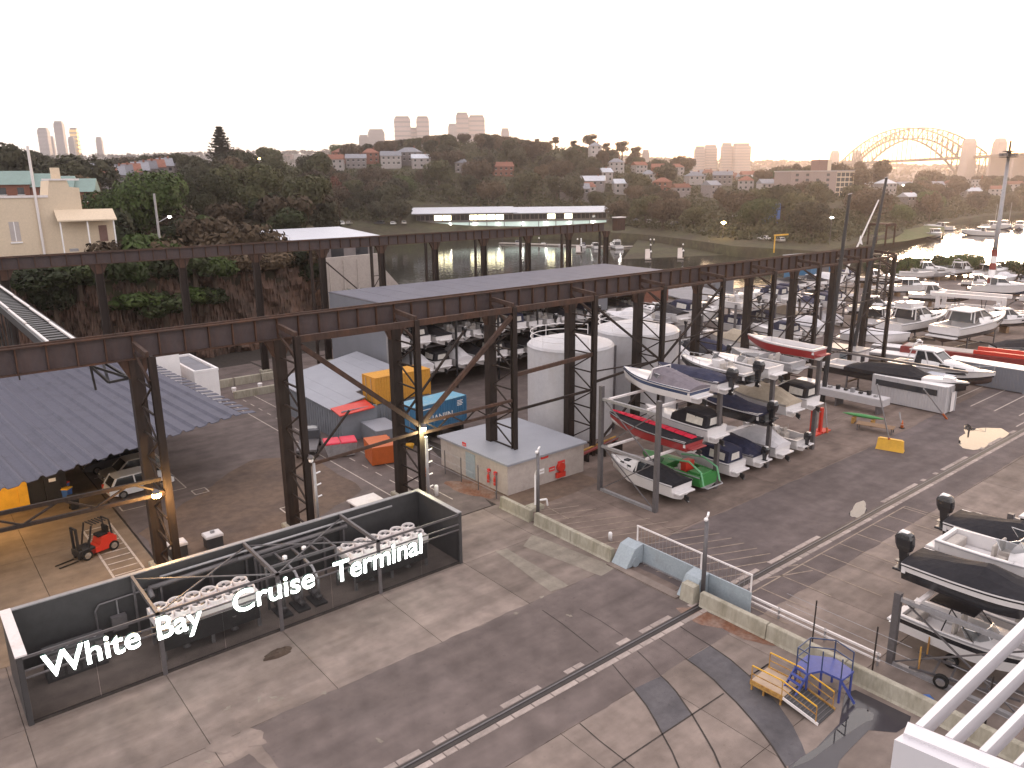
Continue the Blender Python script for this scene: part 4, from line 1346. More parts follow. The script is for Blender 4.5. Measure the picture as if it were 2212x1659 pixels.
def sterndrive(t, x, z):
    o = MB().loft([[(x, -.1, z + .1), (x, .1, z + .1), (x, .1, z - .2), (x, -.1, z - .2)], [(x - .35, -.06, z + .02), (x - .35, .06, z + .02), (x - .3, .05, z - .4), (x - .3, -.05, z - .4)]]).build('stern_drive', 'black_steel', t)
    MB().tube((x - .45, 0, z - .3), (x - .2, 0, z - .3), .05, 8).build('prop_hub', 'chrome', o)

PROTO = {}
def boat(key, label, cat='boat', group=None, L=6.4, B=2.35, D=1.15, hull='gel_white', bottom='gel_white', stripe=None, top=None, cover=None, drive='out', deck_='gel_white', seats=True, full=2.3, rub='gel_grey', tarp_prof=None, second=None, plat=True, motor='gel_black', rail=True, open_=False, t0=.5):
    """build a boat of this kind, or copy the one already built"""
    if key in PROTO:
        return dup(PROTO[key], label=label, group=group)
    D *= 1.16
    t = thing('boat', label, cat, group=group)
    h = Hull(L, B, D, full)
    h.bottom().build('hull_bottom', bottom, t, smooth=True)
    if stripe:
        h.side(0, .55).build('topside', hull, t, smooth=True)
        h.side(.55, .82).build('stripe', stripe, t, smooth=True)
        h.side(.82, 1).build('sheer_strake', hull if not second else second, t, smooth=True)
    else:
        h.side().build('topside', hull, t, smooth=True)
    h.strip(.97, .035, .07).build('rubbing_strip', rub, t)
    h.deck(t0).build('deck', deck_, t)
    if plat:
        MB().bbox(-.5, 0.0, -B * .36, B * .36, D * .42, D * .5, .03).build('swim_platform', hull, t)
    if seats and not (cover or '').startswith('tarp'):
        for y in (-.5, .5):
            s = MB().bbox(L * .36, L * .36 + .5, y - .25, y + .25, D * .42, D * .78, .05).build('seat', 'vinyl', t)
            MB().bbox(L * .36 - .12, L * .36 - .002, y - .25, y + .25, D * .5, D * 1.15, .04).build('seat_back', 'vinyl', s)
        MB().bbox(.22, .75, -B * .34, B * .34, D * .42, D * .74, .05).build('stern_bench', 'vinyl', t)
    if top == 'cuddy':
        h.cuddy(.46, .93, .46).build('cabin', deck_, t, smooth=True)
        for sg in (-1, 1):
            for tt in (.62, .74):
                b = h.b(tt) * .80
                MB().loft([[(h.X(tt) - .22, sg * (b + .0), h.s_(tt) + .12), (h.X(tt) + .22, sg * (b - .03), h.s_(tt) + .12), (h.X(tt) + .16, sg * (b - .05), h.s_(tt) + .25), (h.X(tt) - .18, sg * (b - .02), h.s_(tt) + .25)], [(h.X(tt) - .22, sg * (b + .03), h.s_(tt) + .12), (h.X(tt) + .22, sg * b, h.s_(tt) + .12), (h.X(tt) + .16, sg * (b - .02), h.s_(tt) + .25), (h.X(tt) - .18, sg * (b + .01), h.s_(tt) + .25)]]).build('porthole', 'pane_dark', t)
            MB().bbox(h.X(.7) - .25, h.X(.7) + .25, sg * .4 - .2, sg * .4 + .2, h.s_(.7) + .28, h.s_(.7) + .40, .02).build('hatch', 'pane_dark', t)
    if top in ('cuddy', 'screen'):
        g, f = h.screen(.54 if top == 'cuddy' else .56, .46)
        if top == 'cuddy':
            for q in (g, f):
                q.v = [(x, y, z + .36) for x, y, z in q.v]
        g.build('windscreen', 'boat_glass', t)
        f.build('screen_frame', 'chrome', t)
    if top == 'console':
        c = MB().bbox(L * .42, L * .42 + .7, -.38, .38, D * .42, D * 1.25, .08).build('console', 'gel_white', t)
        MB().loft([[(L * .42 + .68, -.36, D * 1.25), (L * .42 + .68, .36, D * 1.25), (L * .42 + .70, .36, D * 1.25), (L * .42 + .70, -.36, D * 1.25)], [(L * .42 + .45, -.3, D * 1.6), (L * .42 + .45, .3, D * 1.6), (L * .42 + .47, .3, D * 1.6), (L * .42 + .47, -.3, D * 1.6)]]).build('console_screen', 'boat_glass', c)
        MB().bbox(L * .26, L * .26 + .55, -.4, .4, D * .42, D * .95, .06).build('helm_seat', 'vinyl', t)
        for sg in (-1, 1):
            MB().tube((L * .3, sg * .5, D * .9), (L * .3, sg * .5, D * 1.5), .02, 5).build('rod_holder', 'chrome', t)
    if top == 'bimini' or top == 'tower':
        for sg in (-1, 1):
            MB().path([(L * .3, sg * (h.b(.3) - .1), h.s_(.3)), (L * .34, sg * (h.b(.3) - .2), h.s_(.3) + 1.25), (L * .5, sg * (h.b(.5) - .1), h.s_(.5))], .03, 6).build('tower_frame', 'chrome' if top == 'bimini' else 'black_steel', t)
        MB().bbox(L * .2, L * .48, -h.b(.3) + .2, h.b(.3) - .2, h.s_(.3) + 1.25, h.s_(.3) + 1.31, .02).build('bimini', 'cloth_black', t)
        g, f = h.screen(.58, .36)
        g.build('windscreen', 'boat_glass', t)
        f.build('screen_frame', 'chrome', t)
    if top == 'hardtop':
        h.cuddy(.40, .92, .5).build('cabin', deck_, t, smooth=True)
        w = MB()
        w.loft([[(L * .30, -h.b(.3) * .78, h.s_(.3)), (L * .62, -h.b(.6) * .72, h.s_(.6) + .3), (L * .62, h.b(.6) * .72, h.s_(.6) + .3), (L * .30, h.b(.3) * .78, h.s_(.3))], [(L * .30, -h.b(.3) * .66, h.s_(.3) + 1.15), (L * .52, -h.b(.6) * .6, h.s_(.6) + 1.0), (L * .52, h.b(.6) * .6, h.s_(.6) + 1.0), (L * .30, h.b(.3) * .66, h.s_(.3) + 1.15)]])
        w.build('wheelhouse_glass', 'pane_dark', t)
        for sg in (-1, 1):
            MB().bar((L * .62, sg * h.b(.6) * .74, h.s_(.6) + .28), (L * .52, sg * h.b(.6) * .62, h.s_(.6) + 1.0), .08).build('pillar', 'gel_white', t)
            MB().bar((L * .42, sg * h.b(.4) * .77, h.s_(.4)), (L * .41, sg * h.b(.4) * .66, h.s_(.4) + 1.1), .09).build('pillar', 'gel_white', t)
            MB().bar((L * .30, sg * h.b(.3) * .79, h.s_(.3)), (L * .30, sg * h.b(.3) * .67, h.s_(.3) + 1.15), .09).build('pillar', 'gel_white', t)
        MB().bbox(L * .18, L * .54, -h.b(.4) * .74, h.b(.4) * .74, h.s_(.4) + 1.16, h.s_(.4) + 1.25, .04).build('hard_top', 'gel_white', t)
    if rail and top in ('cuddy', 'hardtop', 'console'):
        h.bowrail(.62).build('bow_rail', 'chrome', t)
    if cover:
        kind, cm = cover.split(':')
        if kind == 'tarp':
            pr = tarp_prof or ((0, .12), (.12, .5), (.42, .72), (.58, .38), (1, .05))
            h.tarp(0, 1, pr, seed=len(PROTO)).build('cover', cm, t, smooth=False)
        if kind == 'tarp_red':
            c = h.tarp(0, 1, ((0, .1), (.2, .22), (.5, .3), (1, .04)), seed=3).build('cover', 'cloth_black', t)
            m = MB()
            for i in range(10):
                ta, tb = i / 10, (i + .92) / 10
                za, zb_ = h.s_(ta) + .2 + .14 * math.sin(ta * 3), h.s_(tb) + .2 + .14 * math.sin(tb * 3)
                wa, wb = .30 * min(1, h.b(ta) * 1.2), .30 * min(1, h.b(tb) * 1.2)
                m.loft([[(h.X(ta), -wa, za - .03), (h.X(ta), wa, za - .03), (h.X(ta), wa * .7, za + .08), (h.X(ta), -wa * .7, za + .08)], [(h.X(tb), -wb, zb_ - .03), (h.X(tb), wb, zb_ - .03), (h.X(tb), wb * .7, zb_ + .06), (h.X(tb), -wb * .7, zb_ + .06)]])
            m.build('cover_band', 'cloth_red', c)
        if kind == 'aft':
            h.tarp(0, .52, ((0, .2), (.3, .55), (.75, .95), (1, .9)), .1, -.02, seed=5).build('cover', cm, t)
            MB().path([(h.X(.5), -h.b(.5) + .1, h.s_(.5)), (h.X(.5) - .1, -h.b(.5) * .8, h.s_(.5) + .85), (h.X(.5) - .1, h.b(.5) * .8, h.s_(.5) + .85), (h.X(.5), h.b(.5) - .1, h.s_(.5))], .05, 6).build('arch', 'gel_white', t)
        if kind == 'tent':
            c = h.canopy().build('canopy', cm, t)
            for w in h.canopy_windows():
                w.build('clear_panel', 'clear_vinyl', c)
    if drive == 'out':
        outboard_parts(t, -.08, h.s_(0) - .12, motor, .95)
    elif drive == 'big':
        outboard_parts(t, -.1, h.s_(0) - .05, motor, 1.3)
    elif drive == 'stern':
        sterndrive(t, -.3 if plat else 0, .35)
    PROTO[key] = t
    KIDS[t.name] = list(t.children)
    for c in KIDS[t.name]:
        KIDS[c.name] = list(c.children)
    return t
def put(b, x, y, z, rz, tilt=0.0, sc=1.0):
    b.location = (x, y, z)
    b.rotation_euler = (0, tilt, rz)
    if sc != 1.0:
        b.scale = (sc, sc, sc)
    return b
UP = PI / 2            # bow away from the aisle (+Y)
DN = -PI / 2

# ---- large craft
def cruiser(key, label, L=12, B=3.9, D=2.1, group=None, hull='gel_white', fly=False, under='antifoul', glass='pane_dark', sport=False):
    if key in PROTO:
        return dup(PROTO[key], label=label, group=group)
    t = thing('motor_cruiser', label, 'boat', group=group)
    h = Hull(L, B, D, 2.1, .5, .26, 18)
    h.bottom().build('hull_bottom', under, t, smooth=True)
    h.side(0, .35).build('boot_stripe', 'gel_black', t, smooth=True)
    h.side(.35, 1).build('topside', hull, t, smooth=True)
    h.strip(.96, .05, .1).build('rubbing_strip', 'gel_grey', t)
    h.deck(.34, .18, .3, .55).build('deck', 'gel_white', t)
    h.cuddy(.34, .86, .95).build('coachroof', 'gel_white', t, smooth=True)
    for sg in (-1, 1):
        for a, b in ((.52, .62), (.65, .76)):
            ba, bb = h.b(a) * .80, h.b(b) * .80
            ha = .95 * (1 - ((a - .34) / .52) ** 1.8)
            hb = .95 * (1 - ((b - .34) / .52) ** 1.8)
            MB().add([(h.X(a), sg * (ba + .02), h.s_(a) + ha * .25), (h.X(b), sg * (bb + .02), h.s_(b) + hb * .25), (h.X(b), sg * (bb - .02), h.s_(b) + hb * .62), (h.X(a), sg * (ba - .02), h.s_(a) + ha * .62)], [(0, 1, 2, 3), (3, 2, 1, 0)]).build('cabin_window', glass, t)
        a, b = .6, .78
        MB().loft([[(h.X(a), sg * (h.b(a) * .97), h.s_(a) - .5), (h.X(b), sg * h.b(b) * .97, h.s_(b) - .45), (h.X(b) - .2, sg * h.b(b) * 1.0, h.s_(b) - .2), (h.X(a), sg * h.b(a), h.s_(a) - .25)], [(h.X(a), sg * (h.b(a) * .97 + .05), h.s_(a) - .5), (h.X(b), sg * (h.b(b) * .97 + .05), h.s_(b) - .45), (h.X(b) - .2, sg * (h.b(b) * 1.0 + .05), h.s_(b) - .2), (h.X(a), sg * (h.b(a) + .05), h.s_(a) - .25)]]).build('hull_window', glass, t)
    z0 = h.s_(.4) + .9
    bb = h.b(.4) * .74
    MB().loft([[(L * .26, -bb, z0 - .75), (L * .56, -bb * .94, z0 - .25), (L * .56, bb * .94, z0 - .25), (L * .26, bb, z0 - .75)], [(L * .28, -bb * .9, z0 + .75), (L * .44, -bb * .82, z0 + .75), (L * .44, bb * .82, z0 + .75), (L * .28, bb * .9, z0 + .75)]]).build('wheelhouse_glass', glass, t)
    for sg in (-1, 1):
        for xa, za, xb in ((.56, -.25, .44), (.41, -.5, .36), (.26, -.75, .28)):
            MB().bar((L * xa, sg * bb * (.95 if xa > .5 else 1.0), z0 + za), (L * xb, sg * bb * .86, z0 + .76), .12).build('pillar', 'gel_white', t)
    MB().loft([[(L * .20, -bb * .92, z0 + .72), (L * .47, -bb * .8, z0 + .74), (L * .47, bb * .8, z0 + .74), (L * .20, bb * .92, z0 + .72)], [(L * .20, -bb * .96, z0 + .84), (L * .46, -bb * .84, z0 + .88), (L * .46, bb * .84, z0 + .88), (L * .20, bb * .96, z0 + .84)], [(L * .23, -bb * .7, z0 + .94), (L * .42, -bb * .6, z0 + .98), (L * .42, bb * .6, z0 + .98), (L * .23, bb * .7, z0 + .94)]]).build('hard_top', 'gel_white', t, smooth=False)
    if fly:
        MB().loft([[(L * .22, -bb * .7, z0 + .95), (L * .44, -bb * .6, z0 + .95), (L * .44, bb * .6, z0 + .95), (L * .22, bb * .7, z0 + .95)], [(L * .2, -bb * .75, z0 + 1.6), (L * .46, -bb * .62, z0 + 1.5), (L * .46, bb * .62, z0 + 1.5), (L * .2, bb * .75, z0 + 1.6)]]).build('flybridge', 'gel_white', t)
    a = MB()
    for sg in (-1, 1):
        a.path([(L * .2, sg * bb, z0 - .2), (L * .24, sg * bb * .8, z0 + 1.4), (L * .24, -sg * 0, z0 + 1.55)], .06, 6)
    a.build('radar_arch', 'gel_white', t)
    MB().lathe([(.0, .0), (.25, .02), (.28, .12), (.15, .24), (.0, .26)], (L * .24, 0, z0 + 1.56), 10).build('radar_dome', 'gel_white', t, smooth=True)
    MB().bbox(-.9, 0, -B * .42, B * .42, D * .30, D * .38, .05).build('swim_platform', 'gel_white', t)
    MB().bbox(L * .03, L * .03 + .7, -B * .35, B * .35, D * .55, D * .88, .08).build('stern_bench', 'vinyl', t)
    h.bowrail(.5, .6).build('bow_rail', 'chrome', t)
    PROTO[key] = t
    KIDS[t.name] = list(t.children)
    for c in KIDS[t.name]:
        KIDS[c.name] = list(c.children)
    return t
def cradle(label, x, y, rz, L, w, h, group=None, m='galv_dark'):
    t = thing('boat_cradle', label, 'cradle', (x, y, .012), rz, group)
    for a in (.2, .65):
        for s in (-1, 1):
            MB().bar((L * a, s * w / 2, 0), (L * a, s * w / 2, h), .14).build('prop', m, t)
        MB().bar((L * a, -w / 2 - .2, .1), (L * a, w / 2 + .2, .1), .16).build('cross_bar', m, t)
        MB().bar((L * a, -w / 2, h * .55), (L * a, w / 2, h * .55), .14).build('bunk', 'teak', t)
    MB().bar((L * .2, 0, .25), (L * .65, 0, .25), .12).build('spine', m, t)
    return t
# ------------------------------------------------------------------ barrier wall and floodgate
wl_ = thing('concrete_barrier', 'mossy concrete barrier wall in segments between wharf and boatyard', 'wall', (32, 25, 0))
def wseg(y0, y1, h=.85, w=.42, x=32.0):
    MB().loft([[(x - w / 2 - .06, y0, 0), (x + w / 2 + .06, y0, 0), (x + w / 2 + .06, y1, 0), (x - w / 2 - .06, y1, 0)], [(x - w / 2, y0, .12), (x + w / 2, y0, .12), (x + w / 2, y1, .12), (x - w / 2, y1, .12)],
               [(x - w / 2 + .05, y0, h - .04), (x + w / 2 - .05, y0, h - .04), (x + w / 2 - .05, y1, h - .04), (x - w / 2 + .05, y1, h - .04)], [(x - w / 2 + .09, y0 + .04, h), (x + w / 2 - .09, y0 + .04, h), (x + w / 2 - .09, y1 - .04, h), (x - w / 2 + .09, y1 - .04, h)]]).build('wall_segment', 'concrete_wall', wl_, world=True)
ys = [40.6, 37.3, 36.7, 32.9, 29.7]
wseg(37.35, 40.6)
wseg(33.3, 36.85)
wseg(29.75, 33.26)
y = 23.1
while y > -2:
    wseg(y - 4.1, y)
    y -= 4.14
MB().box(31.4, 32.0, 24.4, 29.7, 0, .09).build('sill', 'slab', wl_, world=True)
MB().loft([[(31.6, 23.4, 0), (32.3, 23.4, 0), (32.3, 24.3, 0), (31.6, 24.3, 0)], [(31.7, 23.45, 1.0), (32.2, 23.45, 1.0), (32.2, 24.25, 1.0), (31.7, 24.25, 1.0)]]).build('end_block', 'concrete_wall', wl_, world=True)
gt = thing('flood_gate', 'pale blue steel sliding floodgate with a mesh rail on top', 'gate', (33.3, 26, 0))
MB().box(33.25, 33.35, 20.9, 29.0, .1, 1.25).build('gate_leaf', 'gate_blue', gt, world=True)
for ya, yb in ((28.4, 29.6), (23.6, 24.6)):
    MB().loft([[(31.75, ya, .1), (33.2, ya, .1), (33.2, yb, .1), (31.75, yb, .1)], [(32.5, ya, 1.15), (33.2, ya, 1.3), (33.2, yb, 1.3), (32.5, yb, 1.15)]]).build('buttress', 'gate_blue', gt, world=True)
MB().prism_y([(33.35, .1), (34.1, .1), (33.35, 1.2)], 22.4, 22.5).build('gusset', 'gate_blue', gt, world=True)
MB().tube((32.6, 28.35, .3), (32.6, 29.7, .3), .32, 12).build('wheel_box', 'gate_blue', gt, world=True)
MB().bar((33.3, 20.9, .05), (33.3, 29.0, .05), .2, .09).build('bottom_rail', 'galv', gt, world=True)
rl = MB().bar((33.3, 20.9, 2.25), (33.3, 29.0, 2.25), .08).build('top_rail', 'white_weathered', gt, world=True)
for y in (20.95, 24.2, 28.95):
    MB().bar((33.3, y, 1.25), (33.3, y, 2.22), .07).build('rail_post', 'white_weathered', gt, world=True)
for k in range(28):
    MB().bar((33.3, 21.1 + .28 * k, 1.25), (33.3, 21.1 + .28 * k, 2.21), .012).build('mesh_bar', 'galv', gt, world=True)
MB().box(33.9, 34.0, 14.2, 22, .55, .66).build('guide_rail', 'white_weathered', gt, world=True)
MB().box(33.9, 34.0, 14.2, 22, .25, .33).build('guide_rail', 'white_weathered', gt, world=True)
for y in (14.3, 17, 19.6, 21.9):
    MB().bar((33.95, y, 0), (33.95, y, .7), .08).build('guide_post', 'galv', gt, world=True)
def cctv(label, x, y, h=5.0):
    t = thing('camera_pole', label, 'pole', (x, y, 0))
    MB().tube((0, 0, 0), (0, 0, h), .13, 12, .11).build('pole', 'galv_dark', t, smooth=True)
    MB().box(-.2, .2, -.2, .2, .0, .05).build('base_plate', 'galv_dark', t)
    c = MB().bar((0, 0, h + .02), (0, .0, h + .2), .07).build('bracket', 'white_paint', t)
    MB().lathe([(.0, -.12), (.1, -.06), (.12, .02), (.08, .1), (0, .12)], (-.16, -.05, h + .05), 10).build('camera_dome', 'white_paint', t, smooth=True)
    MB().bar((-.02, -.05, h + .22), (.25, .1, h + .3), .1).build('camera_body', 'white_paint', t)
cctv('grey steel camera pole standing at the low flat building end of the barrier', 32.35, 37.08, 5.0)
cctv('grey steel camera pole standing beside the blue floodgate', 32.35, 23.3, 4.9)
t = thing('white_frame_stand', 'white tubular gas stand by the barrier end', 'stand', (33.6, 38.8, .012))
MB().path([(0, 0, 0), (0, 0, 2.6), (-.1, -.3, 3.0)], .07, 6).path([(0, 0, .6), (.8, -.3, .6), (.9, -.3, .1)], .07, 6).path([(0, 0, 1.5), (.35, 0, 1.6)], .06, 6).build('pipe', 'white_paint', t)
MB().bbox(-.6, .5, -.4, .4, 0, .3).build('base', 'concrete_wall', t)
# rack-side fence posts along the wall
for i, (px, py) in enumerate(((1742, 1395), (1888, 1445), (2150, 1540))):
    p = G(px, py)
    t = thing('fence_post', 'thin rusty fence post behind the barrier wall', 'post', (33.4, p.y, .0), group='thin fence posts behind the barrier')
    MB().tube((0, 0, 0), (.05, 0, 2.3), .04, 6).build('post', 'rail_steel', t)
    for z in (.7, 1.4, 2.0):
        MB().tube((0.02, -1.6, z), (.02, 1.6, z), .012, 4).build('wire', 'galv', t)
# cone, bollards, small things on the wharf
def cone(label, p):
    t = thing('traffic_cone', label, 'cone', (p.x, p.y, .012))
    MB().bbox(-.2, .2, -.2, .2, 0, .05, .01).build('base', 'rubber', t)
    MB().lathe([(.15, .05), (.03, .75)], n=12).build('cone', 'orange', t, smooth=True)
    MB().lathe([(.105, .32), (.065, .52)], n=12).build('band', 'white_paint', t, smooth=True)
cone('orange traffic cone beside the pale flat building', G(920, 1030))
cone('orange traffic cone at the foot of the rack of boats stands', G(1948, 925))
t = thing('white_bollard', 'short white bollard behind the enclosure corner', 'bollard', (G(943, 1070).x, G(943, 1070).y, .012))
MB().lathe([(.16, 0), (.16, .7), (.12, .8), (0, .82)], n=12).build('bollard', 'white_paint', t, smooth=True)
t = thing('white_bollard', 'short white marker on the hatched boatyard floor', 'bollard', (G(1318, 1168).x, G(1318, 1168).y, .012))
MB().lathe([(.13, 0), (.13, .5), (.1, .58), (0, .6)], n=12).build('bollard', 'white_paint', t, smooth=True)
t = thing('debris_clump', 'dark heap of debris on the worn concrete', 'debris', (G(600, 1413).x, G(600, 1413).y, .006))
MB().loft([[(.75 * math.cos(a) + .1 * math.sin(5 * a), .35 * math.sin(a), 0) for a in [k * PI / 8 for k in range(16)]], [(.6 * math.cos(a) + .1 * math.sin(3 * a), .26 * math.sin(a), .13) for a in [k * PI / 8 for k in range(16)]], [(.3 * math.cos(a) + .15, .14 * math.sin(a), .2 + .04 * math.sin(4 * a)) for a in [k * PI / 8 for k in range(16)]]]).build('heap', 'bark', t)

# ------------------------------------------------------------------ blue platform and yellow ramp
bp = thing('blue_platform', 'blue steel access platform with handrails beside the barrier', 'platform', (30.15, 15.0, 0), rad(-8))
bp.scale = (.62, .62, .88)
MB().prism([(-1.7, 1.2), (.2, 1.6), (1.6, .3), (1.4, -1.5), (-.2, -1.7), (-.5, -.2), (-1.7, .1)], 1.3, 1.42).build('deck', 'platform_blue', bp)
for x, y in ((-1.6, 1.1), (.2, 1.45), (1.5, .25), (1.3, -1.4), (-.15, -1.55), (-.5, -.2), (-1.6, .15)):
    MB().bar((x, y, 0), (x, y, 1.3), .12).build('leg', 'platform_blue', bp)
    MB().bar((x, y, 1.42), (x, y, 2.5), .07).build('rail_post', 'gel_navy', bp)
ring = [(-1.6, .15), (-1.6, 1.1), (.2, 1.45), (1.5, .25), (1.3, -1.4)]
for z in (1.95, 2.48):
    for a, b in zip(ring, ring[1:]):
        MB().bar((*a, z), (*b, z), .06).build('handrail', 'gel_navy', bp)
for k in range(5):
    MB().box(-2.2 - .26 * k, -1.96 - .26 * k, .1, 1.1, 1.1 - .24 * k, 1.15 - .24 * k).build('step', 'platform_blue', bp)
for y in (.08, 1.12):
    MB().bar((-1.7, y, 1.3), (-3.3, y, .02), .08, .18).build('stringer', 'platform_blue', bp)
MB().bar((-.1, -1.5, 1.3), (.6, -2.3, .1), .14).bar((1.3, -1.4, .2), (-.15, -1.55, 1.2), .08).build('brace', 'platform_blue', bp)
rp = thing('loading_ramp', 'rusty yellow portable loading ramp with sandy deck', 'ramp', (28.5, 16.5, 0), rad(-88))
rp.scale = (.6, .56, .8)
MB().box(-1.1, 1.6, -1.3, 1.3, .52, .6).build('deck', 'deck_sand', rp)
MB().loft([[(1.602, -1.2, .5), (1.602, 1.2, .5), (1.602, 1.2, .58), (1.602, -1.2, .58)], [(4.4, -1.2, .02), (4.4, 1.2, .02), (4.4, 1.2, .08), (4.4, -1.2, .08)]]).build('ramp_plate', 'dark_grey', rp)
for k in range(10):
    u = k / 10 + .05
    x, z = 1.6 + 2.8 * u, .6 - .5 * u
    MB().box(x - .03, x + .03, -1.15, 1.15, z - .015, z + .02).build('cleat', 'galv_dark', rp)
for y in (-1.33, 1.33):
    MB().box(-1.1, 1.6, y - .04, y + .04, .38, .68).build('edge_beam', 'rusty_yellow', rp)
    MB().bar((1.6, y, .55), (4.4, y, .08), .08, .16).build('ramp_edge', 'rusty_yellow' if y > 0 else 'white_weathered', rp)
    pts = [(-1.0, 1.6), (1.5, 1.6), (4.2, 1.1)]
    for (a, za), (b, zb_) in zip(pts, pts[1:]):
        MB().bar((a, y, za), (b, y, zb_), .07).build('handrail', 'yellow', rp)
        MB().bar((a, y, za - .5), (b, y, zb_ - .5), .05).build('midrail', 'rusty_yellow', rp)
    for a, za in pts:
        MB().bar((a, y, .4 if a < 2 else .05), (a, y, za), .06).build('rail_post', 'rusty_yellow', rp)
for x in (-1, 0, 1.4):
    for y in (-1.2, 1.2):
        MB().box(x - .06, x + .06, y - .06, y + .06, 0, .52).build('leg', 'rusty_yellow', rp)

# ------------------------------------------------------------------ boat racks
def rack(label, xs, y0, y1, zs, top, loc):
    t = thing('boat_rack', label, 'rack', loc)
    for x in xs:
        for y in (y0, y1):
            MB().box(x - .15, x + .15, y - .15, y + .15, 0, top).build('post', 'galv_dark', t, world=True)
        MB().box(x - .12, x + .12, y0 + .155, y1 - .155, 0.0, .2).build('foot_beam', 'galv', t, world=True)
        for z in zs:
            MB().box(x - .1, x + .1, y0 + .155, y1 - .155, z - .32, z - .12).build('arm', 'galv', t, world=True)
    for z in zs:
        for y in (y0 + .9, y1 - .9):
            MB().bar((xs[0] - .1, y, z - .04), (xs[-1] + .1, y, z - .04), .2, .14).build('bunk_beam', 'white_weathered', t, world=True)
    x = xs[0]
    zz = [0.2] + [z - .2 for z in zs]
    for a, b in zip(zz, zz[1:]):
        MB().bar((x, y0 + .2, a), (x, y1 - .2, b), .07).build('cross_brace', 'galv_dark', t, world=True)
        MB().bar((x + .02, y1 - .2, a), (x + .02, y0 + .2, b), .07).build('cross_brace', 'galv_dark', t, world=True)
    return t
rack('open steel boat rack holding three tiers of boats on the brown concrete', [39.6, 46.4, 53.2, 60.0], 32.9, 38.3, [3.75, 7.35], 8.1, (39.6, 32.9, 0))
TZ = [.42, 3.78, 7.4]
def fb(b, x, tier, y=32.7, dz=0, sc=1.0):
    return put(b, x, y, TZ[tier] + dz - .12, UP, 0, sc)
# bottom tier
fb(boat('cuddy', 'white cabin boat with black aft cover on the rack floor beside the cross brace', L=6.9, top='cuddy', cover='aft:cloth_black', drive='stern', D=1.3, B=2.5), 42.2, 0)
g = boat('greenboat', 'green workboat with pale green frame and red box on the rack floor', L=6.4, hull='green_paint', bottom='gel_grey', deck_='green_paint', drive=None, top=None, rail=False, plat=False)
g2 = [MB().path([(-.3, s * .95, .5), (.0, s * .95, 1.5), (1.2, s * .85, 2.0), (3.2, s * .8, 1.7)], .07, 6).build('frame', 'green_pale', g) for s in (-1, 1)]
MB().bbox(.2, 1.3, -.7, .7, .9, 1.25).build('engine_lid', 'green_paint', g)
MB().bbox(1.7, 2.3, -.45, .55, 1.0, 1.75).build('red_box', 'red', g)
MB().path([(-.3, -.95, .5), (-.6, -.9, .4), (-.6, .9, .4), (-.3, .95, .5)], .06, 6).build('stern_bar', 'galv', g)
fb(g, 45.3, 0)
fb(boat('tent_navy', 'white boat with navy box canopy on the rack floor', L=6.6, cover='tent:cloth_navy', drive='stern', top='screen', D=1.25), 48.9, 0)
fb(boat('tarp_navy', 'white boat under full navy cover on the rack floor', L=6.4, cover='tarp:cloth_navy', drive='out', top=None, D=1.25, tarp_prof=((0, .12), (.2, .75), (.5, .95), (.65, .45), (1, .05))), 52.0, 0)
fb(boat('tarp_white', 'white boat under tall white cover on the rack floor', L=6.2, cover='tarp:cloth_white', drive='stern', top=None, D=1.2, tarp_prof=((0, .3), (.2, 1.15), (.45, 1.1), (.6, .45), (1, .05))), 55.1, 0)
fb(boat('console', 'white open console boat with black outboard on the rack floor', L=6.0, top='console', drive='out', D=1.1), 58.2, 0)
# middle tier
fb(boat('red_tarp', 'sharp black racing boat with red cover band in the middle rack tier', L=8.2, B=2.2, D=1.0, hull='gel_red', bottom='gel_white', cover='tarp_red:x', drive='stern', full=1.7), 43.1, 1, y=32.5)
fb(boat('tent_black', 'white boat with black box canopy in the middle rack tier', L=6.9, cover='tent:cloth_black', drive='stern', top='screen', D=1.3, B=2.5), 46.0, 1)
fb(boat('tarp_navy2', 'black-hulled boat under navy cover in the middle rack tier', L=6.9, hull='gel_black', bottom='gel_black', cover='tarp:cloth_navy', drive='big', top=None, D=1.2, B=2.5, second='gel_white', rub='gel_white', tarp_prof=((0, .05), (.3, .3), (.55, .95), (.7, .5), (1, .05))), 52.4, 1)
fb(boat('tarp_beige', 'white boat under beige cover in the middle rack tier', L=6.6, cover='tarp:cloth_beige', drive='stern', top=None, D=1.25, B=2.5, tarp_prof=((0, .3), (.2, 1.05), (.5, 1.15), (.65, .5), (1, .05))), 56.2, 1)
fb(boat('tent_black2', 'small white boat with black and tan canopy in the middle rack tier', L=5.9, cover='tent:cloth_black', drive='stern', top='screen', D=1.15, B=2.3), 59.2, 1)
# top tier
fb(boat('stripe_blue', 'white sports boat with dark blue stripe and grey-brown cover on the top tier', L=7.2, B=2.5, D=1.2, stripe='gel_navy', top='screen', cover='aft:cloth_grey', drive='stern', rub='gel_navy'), 43.3, 2, y=32.4)
fb(boat('tarp_navy3', 'white boat under low navy cover with dark outboard on the top tier', L=6.4, cover='tarp:cloth_navy', drive='big', top=None, D=1.1, tarp_prof=((0, .1), (.1, .35), (.3, .5), (.6, .35), (1, .05))), 46.8, 2)
fb(boat('console_black', 'open white and black fishing boat with rod holders on the top tier', L=6.8, hull='gel_black', bottom='gel_white', second='gel_white', stripe='gel_black', top='console', drive='big', D=1.15, B=2.4), 50.1, 2)
fb(boat('open_white', 'white open runabout with cream transom chair on the top tier', L=6.0, top='screen', drive='stern', D=1.1), 53.2, 2)
fb(boat('open_grey', 'pale grey open workboat with bare deck on the top tier', L=6.4, top=None, hull='gel_grey', deck_='gel_grey', drive=None, D=1.0, rail=False), 56.4, 2)
